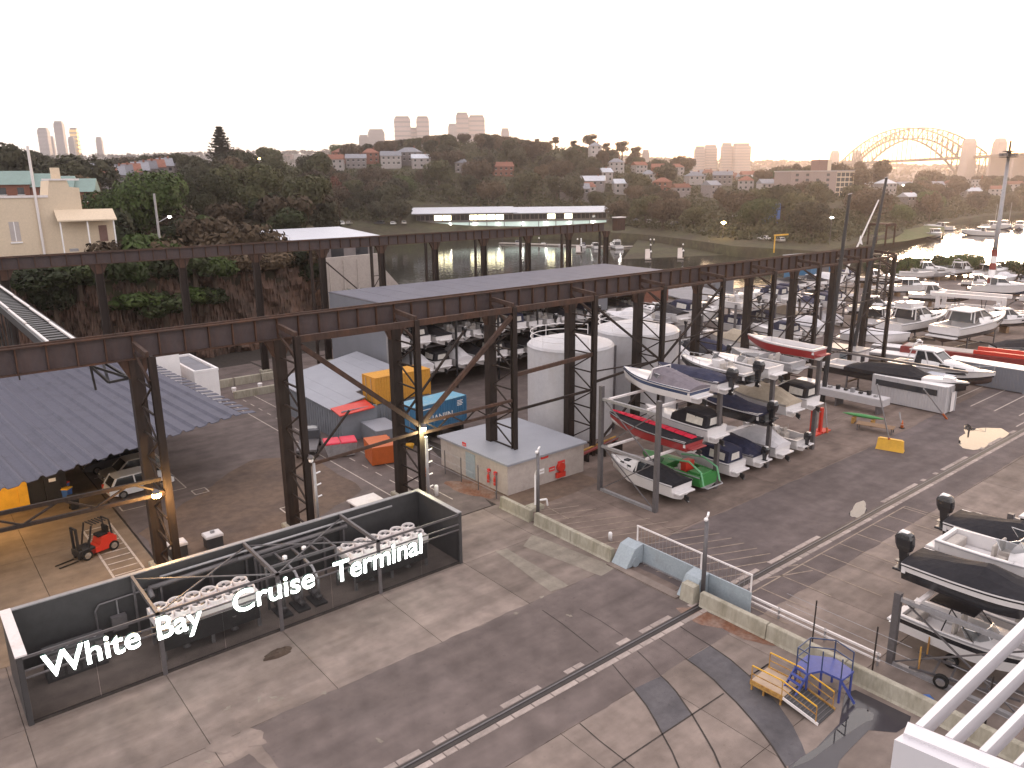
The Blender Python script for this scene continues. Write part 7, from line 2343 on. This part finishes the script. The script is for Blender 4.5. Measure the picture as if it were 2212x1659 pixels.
# hillside woods
rt = random.Random(77)
for i in range(34):
    steep = i < 12
    cx = rt.uniform(650, 700) if steep else rt.uniform(690, 870)
    r = rt.uniform(170, 335) if steep else rt.uniform(356, 440)
    a = YAW - math.atan((cx - 1106) * math.cos(PITCH) / FPX)
    x, y = r * math.cos(a), r * math.sin(a)
    key = rt.choice(['dark', 'broad', 'broad2', 'fine'])
    tree(key, x, y, land_z(x, y) - .5, rt.uniform(.8, 1.15), LAB[key] + ' on the bank behind the marina car park', 'trees behind the marina car park')
cnt = 0
tries = 0
placed = []
while cnt < 285 and tries < 9000:
    tries += 1
    cx = rt.uniform(-150, 2330)
    r0, r1 = interp(COLX, R0, cx), interp(COLX, R1, cx)
    u = rt.random() ** .8
    r = r0 + 14 + (r1 + 40 - r0) * u
    if cx < 690 and r < 215:
        continue
    a = YAW - math.atan((cx - 1106) * math.cos(PITCH) / FPX)
    x, y = r * math.cos(a), r * math.sin(a)
    z = land_z(x, y)
    if 850 < cx < 1330 and r < 414:
        continue
    if 1330 <= cx < 1920 and r < r0 + 24 - max(0, cx - 1700) * .06:
        continue
    if 640 < cx <= 850 and r < 350:
        continue
    key = rt.choice(['broad', 'broad', 'broad2', 'broad2', 'dark', 'tall', 'fine', 'broad2', 'green' if rt.random() < .3 else 'broad'])
    s = rt.uniform(.85, 1.55)
    Rk, Hk = TREES[key][2] * s, TREES[key][3] * s
    if any((px - x) ** 2 + (py - y) ** 2 < (.62 * (Rk + pr)) ** 2 for px, py, pr in placed):
        continue
    bx, by = proj((x, y, z))
    tx, ty = proj((x, y, z + Hk))
    hw = Rk / r * FPX
    bad = False
    for hx, hy, hr, hw2 in HOUSES:
        if r < hr + 4 and abs(hx - bx) < hw * .45 + hw2 / hr * FPX * .15 and ty < hy - 9 and by > hy - 14:
            bad = True
            break
        if abs(r - hr) < 9 and abs(hx - bx) < hw * .7:
            bad = True
            break
    if bad:
        continue
    # the skyline of the photograph stays where it is
    lim = interp([-200, 60, 150, 300, 420, 600, 800, 980, 1060, 1140, 1400, 1440, 1500, 1600, 1750, 1830, 1900, 1980, 2060, 2400], [300, 318, 345, 335, 325, 312, 306, 286, 286, 300, 330, 318, 326, 338, 352, 345, 338, 358, 378, 378], bx)
    if ty < lim:
        k = (by - lim) / max(1, by - ty)
        if k < .45:
            continue
        s *= k
    tree(key, x, y, z - .4, s, LAB[key] + ' among the woods across the bay', 'trees on the wooded slope')
    placed.append((x, y, Rk))
    cnt += 1
for i, (x, y, s) in enumerate(((1160, 297, 1.0), (1200, 292, 1.1), (1240, 300, .9), (1275, 286, 1.25), (1310, 305, 1.0), (1345, 300, 1.0), (1375, 312, .8), (1475, 318, 1.3), (1895, 345, 1.1), (1850, 350, .8))):
    r = 600 + 8 * (i % 4)
    top = RP(x, y, r)
    gz_ = land_z(top.x, top.y)
    k = max(.5, (top.z - gz_) / TREES['gum'][3])
    tree('gum' if i < 7 else 'broad2', top.x, top.y, gz_ - .3, (k * s * .9, k * s * .9, k), ('open-crowned gum tree standing on the ridge skyline' if i < 7 else 'rounded brown tree standing on the low skyline'), 'ridge gum trees' if i < 7 else 'low skyline trees')
# shrubs along the harbour edge of the yard
for i in range(20):
    x = 1945 + 14.5 * i + rs.uniform(-4, 4)
    p = G(x, 592 + 10 * math.sin(i) * .3, 0)
    big = i in (9, 10)
    tree('green' if big else rs.choice(['hedge', 'scrub', 'hedge2']), 186 + rs.uniform(-1, 2) + i * 1.0, 91 - i * 1.6 - .9 * max(0, i - 8), 0, (1.0 if big else rs.uniform(1.0, 1.7)) * (.62 if big else 1), ('rounded green tree on the yard edge before the harbour' if big else 'low shrub on the yard edge before the harbour'), 'trees at the harbour edge' if big else 'shrubs at the harbour edge', 'tree' if big else 'shrub')
for i in range(8):
    tree(rs.choice(['hedge', 'hedge2', 'scrub']), 58 + 5.0 * i, 101.5 + rs.uniform(0, 3) + (8 if i < 6 else 0), 0, rs.uniform(1.0, 1.5), 'low shrub at the head of the bay', 'shrubs at the head of the bay', 'shrub')

# ------------------------------------------------------------------ marina across the bay
A, B_ = G(900, 500, 1.0), G(1310, 493, 1.0)
mb = thing('marina_building', 'long two-storey marina building with white roof and lit windows', 'building', (A.x, A.y, .8), math.atan2(B_.y - A.y, B_.x - A.x))
LM = (B_ - A).length
MB().box(0, LM, 0, 12, -1, 4.2).build('ground_floor', 'pane_glow', mb)
MB().box(0, LM, .6, 12, 4.202, 7.8).build('upper_floor', 'render_grey', mb)
MB().box(-1, LM + 1, -.6, .6, 4.0, 4.3).build('balcony', 'render_grey', mb)
for k in range(22):
    x = LM * (k + .5) / 22
    lit = k in (2, 3, 6, 7, 8, 9, 15, 17)
    q = MB().box(x - LM / 50, x + LM / 50, .5, .598, 5.0, 7.2).build('window', 'pane_lit' if lit else 'pane_dark', mb)
    MB().box(x - .08, x + .08, .44, .5, 5.0, 7.2).build('glazing_bar', 'render_grey', q)
for k in range(12):
    x = LM * k / 11
    MB().box(x - .15, x + .15, -.3, -.05, -1, 4.0).build('post', 'galv_dark', mb)
for xa, xb, dz in ((-2, LM * .52, .0), (LM * .5, LM + 2, -.35)):
    MB().loft([[(xa, -3, 8.0 + dz), (xb, -3, 8.0 + dz), (xb, 13, 10.2 + dz), (xa, 13, 10.2 + dz)], [(xa, -3, 8.25 + dz), (xb, -3, 8.25 + dz), (xb, 13, 10.5 + dz), (xa, 13, 10.5 + dz)]]).build('roof', 'roof_pale', mb)
for k in range(8):
    x = LM * (k + .4) / 8
    MB().lathe([(.0, -.35), (.4, -.2), (.4, .15), (0, .3)], (x, -.8, 3.2), 8).build('globe_lamp', 'lamp_white', mb, smooth=True)
p = RP(1240, 447, 440)
house('grey house with blank end wall behind the marina roof', (p.x, p.y, land_z(p.x, p.y)), 16, 9, 6, 'render_grey', 'roof_grey', FACE, 'gable', False, 1)
# quay and jetties
qa, qb = G(700, 500, .6), G(1420, 500, .6)
struct(MB().prism([(qa.x, qa.y), (qb.x, qb.y), (qb.x + 30, qb.y + 40), (qa.x + 20, qa.y + 50)], -4, .7).build('quay', 'asphalt'))
sl = [G(1400, 488, .3), G(1640, 500, .3), G(1700, 545, WATER_Z), G(1345, 560, WATER_Z)]
ram = MB().add([tuple(p) for p in sl], [(0, 1, 2, 3)])
struct(ram.build('slipway', 'soil'))
lawn_pts = [(1640, 506), (1720, 500), (1800, 506), (1900, 505), (1960, 498), (2000, 490), (2040, 482)]
lm = MB()
ra, rb = [], []
for x, y in lawn_pts:
    f = G(x, y + 22, -1.0)
    b = hit(x, y)
    b.z = land_z(b.x, b.y) + .4
    ra.append(tuple(f)); rb.append(tuple(b))
lm.loft([ra, rb], closed=False)
struct(lm.build('foreshore_lawn', 'lawn'))
jn = 0
for i, (x0, y0, x1, y1) in enumerate(((1080, 525, 1330, 533), (1330, 533, 1560, 528), (1400, 560, 1400, 520), (1470, 558, 1470, 520), (1580, 545, 1660, 535), (1250, 545, 1250, 530))):
    a, b = G(x0, y0, WATER_Z + .4), G(x1, y1, WATER_Z + .4)
    t = thing('jetty', 'narrow pale floating jetty with piles in the bay', 'jetty', (a.x, a.y, a.z), group='floating jetties')
    MB().bar((0, 0, 0), b - a, 2.0, .4).build('deck', 'pale_wall', t)
    for k in range(4):
        q = (b - a) * (k / 3)
        MB().tube((q.x + 1.3, q.y, -3), (q.x + 1.3, q.y, 2.2), .25, 8).build('pile', 'rail_steel', t)
        MB().lathe([(.3, 0), (.3, .3), (0, .7)], (q.x + 1.3, q.y, 2.2), 8).build('pile_cap', 'white_paint', t)
for i, (x, y, sc, big) in enumerate(((1338, 541, 1.0, 1), (1537, 546, 1.0, 1), (1180, 532, .8, 0), (1215, 534, .7, 0), (1260, 538, 1.0, 0), (1290, 540, .9, 0), (1375, 520, .9, 0), (1480, 505, 1.0, 0), (1505, 503, 1.0, 0), (1580, 512, 1.0, 0), (1620, 515, .9, 0), (1660, 520, .9, 0), (1120, 528, .7, 0))):
    p = G(x, y, WATER_Z - .3)
    if big:
        b = cruiser('yacht13', ['white flybridge cruiser moored stern-on beside the gantry end', 'white flybridge cruiser moored by the slipway'][i], None)
        put(b, p.x, p.y, WATER_Z - .4, YAW + .15, 0, .85)
    elif y > 516:
        b = boat(rs.choice(['hardtop', 'cuddy', 'tent_navy', 'console']), 'small white boat moored at the floating jetties', group='boats moored in the bay')
        put(b, p.x, p.y, WATER_Z - .3, YAW + rs.uniform(-.4, .4), 0, sc)
    else:
        b = boat(rs.choice(['hardtop', 'cuddy']), 'small white boat standing on the slipway hard', group='boats on the slipway')
        put(b, p.x, p.y, land_z(p.x, p.y) + .6, rs.uniform(0, 6), 0, 1.0)
# car park
for i, (x, y) in enumerate(((735, 487), (755, 487), (820, 487), (850, 487), (872, 487), (1370, 480), (1400, 484), (1425, 486), (1455, 488), (1650, 520), (1685, 524))):
    p = hit(x, y)
    car('small parked car in the far marina car park', (p.x, p.y, land_z(p.x, p.y) + (.2)), rs.uniform(0, 3), ('car_white', 'silver_paint', 'car_dark')[i % 3], i % 2 == 0, 'cars in the far car park', True)
# lit street lamps
def lamp(label, x, y, r, m, size=.5, grp=None):
    p = RP(x, y, r)
    z = land_z(p.x, p.y) if r > 104 else 0
    t = thing('street_lamp', label, 'street lamp', (p.x, p.y, min(z, p.z - 3)), 0, grp)
    hz_ = p.z - t.location.z
    MB().tube((0, 0, 0), (0, 0, hz_), .12, 6, .08).build('pole', 'galv_dark', t)
    MB().lathe([(0, -size * .6), (size * .7, -size * .3), (size, 0), (size * .7, size * .35), (0, size * .5)], (0, 0, hz_), 10).build('lamp_globe', m, t, smooth=True)
for lab, x, y, r, m, s in (('yellow lit lamp by the red-leaved tree', 690, 478, 366, 'lamp_warm', .75), ('pale lit lamp at the quay edge near the flat roof', 682, 492, 345, 'lamp_white', .6), ('yellow lit lamp on the terrace hill', 560, 343, 470, 'lamp_warm', .6), ('yellow lit lamp below the big hall roof', 770, 340, 520, 'lamp_warm', .6), ('bright yellow flood lamp over the slipway', 1563, 481, 300, 'lamp_warm', .9), ('twin white lamps at the marina building end', 1341, 478, 352, 'lamp_white', .7), ('white lamp by the apartment block foot', 1797, 470, 285, 'lamp_white', .6), ('small white lamp among the slope houses', 1655, 428, 430, 'lamp_white', .55), ('white lamp on the far bank', 1951, 400, 520, 'lamp_white', .6), ('white lamp above the boathouses', 2210, 486, 560, 'lamp_white', .6)):
    lamp(lab, x, y, r, m, s)
sp_ = RP(345, 520, 116)
t = thing('street_lamp', 'old timber power pole with white street light above the quarry', 'street lamp', (sp_.x, sp_.y, 10.5))
MB().tube((0, 0, 0), (0, 0, 11.0), .2, 8, .14).build('pole', 'galv', t)
MB().tube((0, 0, 7.2), (1.5, .3, 7.9), .06, 6).build('arm', 'galv', t)
MB().lathe([(.0, -.15), (.3, -.05), (.2, .1), (0, .14)], (1.7, .35, 7.9), 8).build('lamp_head', 'lamp_white', t)
# yellow post crane
p = G(1672, 540, WATER_Z + 3)
t = thing('jib_crane', 'yellow slewing jib crane on the lawn edge', 'crane', (p.x, p.y, -.5))
t.scale = (.55, .55, .6)
MB().tube((0, 0, 0), (0, 0, 9.5), .4, 10).build('post', 'yellow', t)
MB().bar((-.5, .3, 9.3), (8.2, -3.5, 9.6), .5, .8).build('arm', 'yellow', t)
# apartment block
p = RP(1784, 470, 480)
z0 = land_z(p.x, p.y)
top = RP(1762, 371, 480).z
ab = thing('apartment_block', 'brown brick apartment block with white balcony grid end', 'building', (p.x, p.y, z0 - 3), FACE + .35)
Hh = top - z0 + 3
wl1 = -26
MB().box(wl1, 5, 0, 14, 0, Hh).build('wall', 'brick_pale', ab)
MB().box(5.002, 17, 1, 14, 0, Hh - .4).build('balcony_core', 'pane_dark', ab)
MB().box(wl1 - .3, 17.3, -.3, 14.3, Hh + .002, Hh + .6).build('roof', 'render_white', ab)
MB().box(-4, 4, 4, 11, Hh + .602, Hh + 6.5).build('lift_tower', 'brick_brown', ab)
MB().box(1.5, 4.05, 3.9, 3.998, Hh + .602, Hh + 6.5).build('tower_panel', 'cream_paint', ab)
nf = max(6, int(Hh / 3))
for f in range(nf + 1):
    MB().box(5.0, 17.2, .2, .998, Hh - .6 - f * Hh / nf, Hh - f * Hh / nf).build('balcony_slab', 'cream_paint', ab)
for k in range(5):
    MB().box(5.0 + 3 * k - .1, 5.3 + 3 * k, .1, .2, 0, Hh).build('balcony_fin', 'cream_paint', ab)
for f in range(nf):
    for k in range(4):
        if k in (0, 1, 3) or f % 2:
            MB().box(wl1 + 3 + 7 * k, wl1 + 5 + 7 * k, -.06, -.002, Hh - 2.4 - f * Hh / nf, Hh - 1.0 - f * Hh / nf).build('window', 'pane_dark', ab)
p = RP(1662, 492, 350)
bb = thing('blue_building', 'long low blue clad building among the shore trees', 'building', (p.x, p.y, land_z(p.x, p.y) - 1), FACE + .2)
bb.scale = (.5, .5, .72)
MB().box(-9, 9, 0, 8, 0, 13).build('wall', 'blue_plastic', bb)
for k in range(7):
    MB().box(-9.05, 9.05, -.06, -.002, 1.2 + 1.7 * k, 1.5 + 1.7 * k).build('cladding_line', 'container_blue', bb)
MB().bbox(-9.3, 9.3, -.3, 8.3, 13.002, 13.4).build('roof', 'roof_grey', bb)

# far moored boats
for i, (x, y) in enumerate(((2010, 512), (2060, 498), (2170, 492), (2200, 494), (2120, 494), (2150, 510))):
    p = G(x, y, WATER_Z)
    b = boat('hardtop', 'small white boat moored off the far harbour bank', group='boats moored in the harbour')
    put(b, p.x, p.y, WATER_Z - .4, rs.uniform(0, 6), 0, 1.5)
for i, (x, y0, y1) in enumerate(((2165, 492, 435), (2120, 494, 440))):
    p = G(x, y0, WATER_Z)
    q = GY(x + 2, y1, p.y)
    t = thing('moored_yacht', 'white sailing yacht with bare mast in the harbour', 'yacht', (p.x, p.y, WATER_Z - .3), rs.uniform(0, 6), 'sailing yachts in the harbour')
    h = Hull(11, 3.2, 1.5, 2.0)
    h.bottom().build('hull_bottom', 'gel_navy', t)
    h.side().build('topside', 'gel_white', t)
    h.deck(.3).build('deck', 'gel_white', t)
    h.cuddy(.35, .75, .5).build('cabin', 'gel_white', t)
    MB().tube((5.5, 0, 1.5), (5.5, 0, max(10, q.z - WATER_Z)), .14, 6).build('mast', 'galv', t)
    MB().bar((1.2, 0, 2.6), (5.5, 0, 2.8), .16).build('boom', 'galv', t)

# ------------------------------------------------------------------ arch bridge
A, B_ = RP(1832, 345, 2090), RP(2112, 345, 1650)
br = thing('arch_bridge', 'great steel arch bridge with four granite pylons', 'bridge', ((A.x + B_.x) / 2, (A.y + B_.y) / 2, WATER_Z), math.atan2(B_.y - A.y, B_.x - A.x))
S_ = (B_ - A).length
ZD = RP(1975, 345, 1870).z - WATER_Z
ZT = RP(1975, 277, 1870).z - WATER_Z
def arch(u, zc, zs):
    return zs + (zc - zs) * (1 - (2 * u - 1) ** 2)
NP = 28
for sy in (-15, 15):
    lo_, up = MB(), MB()
    L0 = [(-S_ / 2 + S_ * i / NP, sy, arch(i / NP, ZT - 20, 8)) for i in range(NP + 1)]
    U0 = [(-S_ / 2 + S_ * i / NP, sy, arch(i / NP, ZT, 66 if 1 else 0) if 0 < i < NP else 66) for i in range(NP + 1)]
    for a, b in zip(L0, L0[1:]):
        lo_.bar(a, b, 3.2, 3.0)
    for a, b in zip(U0, U0[1:]):
        up.bar(a, b, 2.6, 2.4)
    lo_.build('lower_chord', 'bridge_steel', br)
    up.build('upper_chord', 'bridge_steel', br)
    for i in range(NP + 1):
        MB().bar(L0[i], U0[i], 1.6).build('truss_post', 'bridge_steel', br)
        if i < NP:
            a, b = (L0[i], U0[i + 1]) if i >= NP / 2 else (U0[i], L0[i + 1])
            MB().bar(a, b, 1.3).build('truss_diagonal', 'bridge_steel', br)
        if L0[i][2] > ZD + 3:
            MB().bar((L0[i][0], sy, ZD), L0[i], .8).build('hanger', 'bridge_steel', br)
for i in range(0, NP + 1, 2):
    u = i / NP
    x = -S_ / 2 + S_ * u
    MB().bar((x, -15, arch(u, ZT, 66)), (x, 15, arch(u, ZT, 66)), 1.4).build('top_strut', 'bridge_steel', br)
MB().box(-S_ / 2 - 60, S_ / 2 + 420, -24, 24, ZD - 4, ZD).build('deck', 'bridge_steel', br)
for sx in (-1, 1):
    for sy in (-1, 1):
        x = sx * (S_ / 2 + 14)
        y = sy * 27
        MB().loft([[(x - 13, y - 9, 0), (x + 13, y - 9, 0), (x + 13, y + 9, 0), (x - 13, y + 9, 0)], [(x - 11, y - 8, 55), (x + 11, y - 8, 55), (x + 11, y + 8, 55), (x - 11, y + 8, 55)], [(x - 9, y - 7, 84), (x + 9, y - 7, 84), (x + 9, y + 7, 84), (x - 9, y + 7, 84)], [(x - 6, y - 5, 91), (x + 6, y - 5, 91), (x + 6, y + 5, 91), (x - 6, y + 5, 91)]]).build('pylon', 'granite', br)
for k in range(6):
    MB().box(S_ / 2 + 60 + 60 * k, S_ / 2 + 66 + 60 * k, -20, 20, 0, ZD - 4.002).build('approach_pier', 'granite', br)
# ------------------------------------------------------------------ skyline towers
def city(label, x0, x1, yt, r, m, yb=335, crown='flat', group=None):
    a, b = RP(x0, yt, r), RP(x1, yt, r)
    w = (b - a).length
    zb_ = min(RP((x0 + x1) / 2, yb, r).z, 40)
    t = thing('office_tower', label, 'tower', ((a.x + b.x) / 2, (a.y + b.y) / 2, 0), FACE + .12, group)
    H_ = a.z
    n = 16
    MB().box(-w / 2, w / 2, -w * .3, w * .4, 0, H_).build('shaft', m, t)
    for k in range(1, n):
        z = H_ * k / n
        MB().box(-w / 2 - .6, w / 2 + .6, -w * .3 - .6, w * .4 + .6, z, z + H_ / n * .35).build('floor_band', 'tower_grey', t)
    MB().box(-w * .42, w * .42, -w * .2, w * .3, H_ + .01, H_ + (6 if crown == 'flat' else 14)).build('plant_room', 'tower_grey', t)
    return t
for lab, x0, x1, y, r, m in (
        ('slim grey apartment tower on the low western skyline', 81, 104, 280, 3000, 'tower_grey'), ('tallest dark tower of the distant trio', 116, 136, 266, 2900, 'tower_grey'), ('tower of the distant trio gleaming gold', 150, 167, 280, 3000, 'tower_gold'),
        ('low stub block beside the dark tower', 104, 116, 298, 3100, 'tower_grey'), ('low block under the gold tower', 147, 160, 300, 2950, 'tower_grey'), ('small lone block past the gold tower', 207, 220, 300, 3000, 'tower_grey'),
        ('stepped grey office block on the ridge', 795, 830, 284, 2300, 'tower_grey'), ('lower wing of the stepped grey office block', 775, 796, 296, 2350, 'tower_grey'), ('broad pink-grey slab tower with bright edge', 851, 886, 256, 2400, 'tower_pink'), ('low linking block between the two slab towers', 886, 901, 280, 2420, 'tower_pink'), ('slender twin slab tower', 899, 926, 256, 2400, 'tower_pink'),
        ('tall tower with rounded plant room above the ridge trees', 985, 1011, 248, 2300, 'tower_pink'), ('broad tower joined to the rounded one', 1012, 1046, 254, 2320, 'tower_pink'), ('low block in front of the rounded tower', 968, 986, 272, 2280, 'tower_grey'), ('small pale block alone on the ridge', 1083, 1099, 282, 2250, 'tower_grey'),
        ('pale apartment slab farthest from the bridge', 1502, 1522, 322, 1900, 'tower_pink'), ('pale stepped apartment block', 1522, 1548, 319, 1920, 'tower_pink'), ('tall pale apartment tower of the bridge side group', 1560, 1581, 315, 1880, 'tower_pink'), ('broad pale apartment tower of the bridge side group', 1584, 1620, 316, 1880, 'tower_pink'), ('low grey block behind the slope houses', 1388, 1402, 330, 1700, 'tower_grey')):
    city(lab, x0, x1, y, r, m)
# distant low city blocks along the far ridge
rc = random.Random(5)
for i in range(70):
    x = rc.choice([rc.uniform(170, 720), rc.uniform(170, 720), rc.uniform(1380, 1830), rc.uniform(1980, 2200)])
    y = interp(FX, FY, x) - rc.uniform(-8, 4) + 4
    r = rc.uniform(2350, 2560)
    p = RP(x, y, r)
    w = rc.uniform(10, 26)
    t = thing('far_block', 'small pale building on the distant ridge', 'building', (p.x, p.y, p.z - 16), FACE + rc.uniform(-.4, .4), 'small buildings on the distant ridge')
    MB().box(-w / 2, w / 2, -w / 3, w / 3, -6, 16).build('wall', rc.choice(['render_white', 'render_grey', 'tower_grey', 'brick_brown']), t)
    MB().box(-w / 2 - .5, w / 2 + .5, -w / 3 - .5, w / 3 + .5, 16.002, 16.8).build('roof', rc.choice(['roof_tile', 'roof_grey']), t)
# far ridge trees as one mass
ft = MB()
for i in range(2600):
    x = rc.uniform(-150, 2330)
    r = rc.uniform(1500, 2650) if rc.random() < .7 else rc.uniform(2560, 2640)
    y0_ = interp(FX, FY, x)
    a = RP(x, y0_, 2600)
    k = interp([1500, 2000, 2400, 2600, 3200], [-.02, .4, .85, 1, .9], r)
    az = math.atan2(a.y, a.x)
    z = WATER_Z - 2 + (a.z + 2) * k
    px_, py_ = r * math.cos(az), r * math.sin(az)
    R_ = rc.uniform(5, 11)
    for j in range(14):
        u = Vector((rc.gauss(0, 1), rc.gauss(0, 1), abs(rc.gauss(0, 1)) * .8)).normalized() * R_ * rc.uniform(.6, 1)
        c_ = Vector((px_, py_, z + 2)) + u
        e1 = Vector((rc.uniform(-1, 1), rc.uniform(-1, 1), rc.uniform(-1, 1))).normalized() * R_ * .33
        e2 = Vector((rc.uniform(-1, 1), rc.uniform(-1, 1), rc.uniform(-1, 1))).normalized() * R_ * .33
        ft.add([c_ - e1 - e2, c_ + e1 - e2, c_ + e1 + e2, c_ - e1 + e2], [(0, 1, 2, 3)])
o = ft.build('far_woods', 'leaf_dark')
o['kind'] = 'stuff'
o['label'] = 'distant woods along the far ridges'
# undergrowth filling the slope between the trees
ug = MB()
for i in range(24000):
    cx = rc.uniform(-150, 2330)
    r0, r1 = interp(COLX, R0, cx), interp(COLX, R1, cx)
    r = r0 + 16 + (r1 + 60 - r0) * rc.random()
    if (850 < cx < 1330 and r < 409) or (cx < 690 and r < 250) or (1330 <= cx < 1950 and r < r0 + 20) or (690 <= cx <= 850 and r < 352):
        continue
    a = YAW - math.atan((cx - 1106) * math.cos(PITCH) / FPX)
    px_, py_ = r * math.cos(a), r * math.sin(a)
    bx, by = proj((px_, py_, land_z(px_, py_) + 1.5))
    if any(abs(hx - bx) < hw2 / hr * FPX * .6 and r < hr and by < hy + 6 and by > hy - 12 for hx, hy, hr, hw2 in HOUSES):
        continue
    z = land_z(px_, py_)
    for j in range(7):
        c_ = Vector((px_ + rc.gauss(0, 1.3), py_ + rc.gauss(0, 1.3), z + abs(rc.gauss(0, 1.5))))
        e1 = Vector((rc.uniform(-1, 1), rc.uniform(-1, 1), rc.uniform(-1, 1))).normalized() * .5
        e2 = Vector((rc.uniform(-1, 1), rc.uniform(-1, 1), rc.uniform(-1, 1))).normalized() * .42
        ug.add([c_ - e1 - e2, c_ + e1 - e2, c_ + e1 + e2, c_ - e1 + e2], [(0, 1, 2, 3)])
o = ug.build('undergrowth', 'leaf_olive')
o['kind'] = 'stuff'
o['label'] = 'scrubby undergrowth covering the slopes across the bay'
# ------------------------------------------------------------------ morning haze
hz_o = MB().box(-1200, 4200, -800, 4200, -12, 170).build('haze', None)
hm = bpy.data.materials.new('haze')
hm.use_nodes = True
nn = hm.node_tree.nodes
nn.remove(nn['Principled BSDF'])
pv = nn.new('ShaderNodeVolumePrincipled')
pv.inputs['Color'].default_value = (.92, .84, .84, 1)
pv.inputs['Density'].default_value = .00018
pv.inputs['Anisotropy'].default_value = .72
hm.node_tree.links.new(pv.outputs[0], nn['Material Output'].inputs['Volume'])
hz_o.data.materials.append(hm)
hz_o['kind'] = 'stuff'
hz_o['label'] = 'thin pinkish morning haze over the harbour'
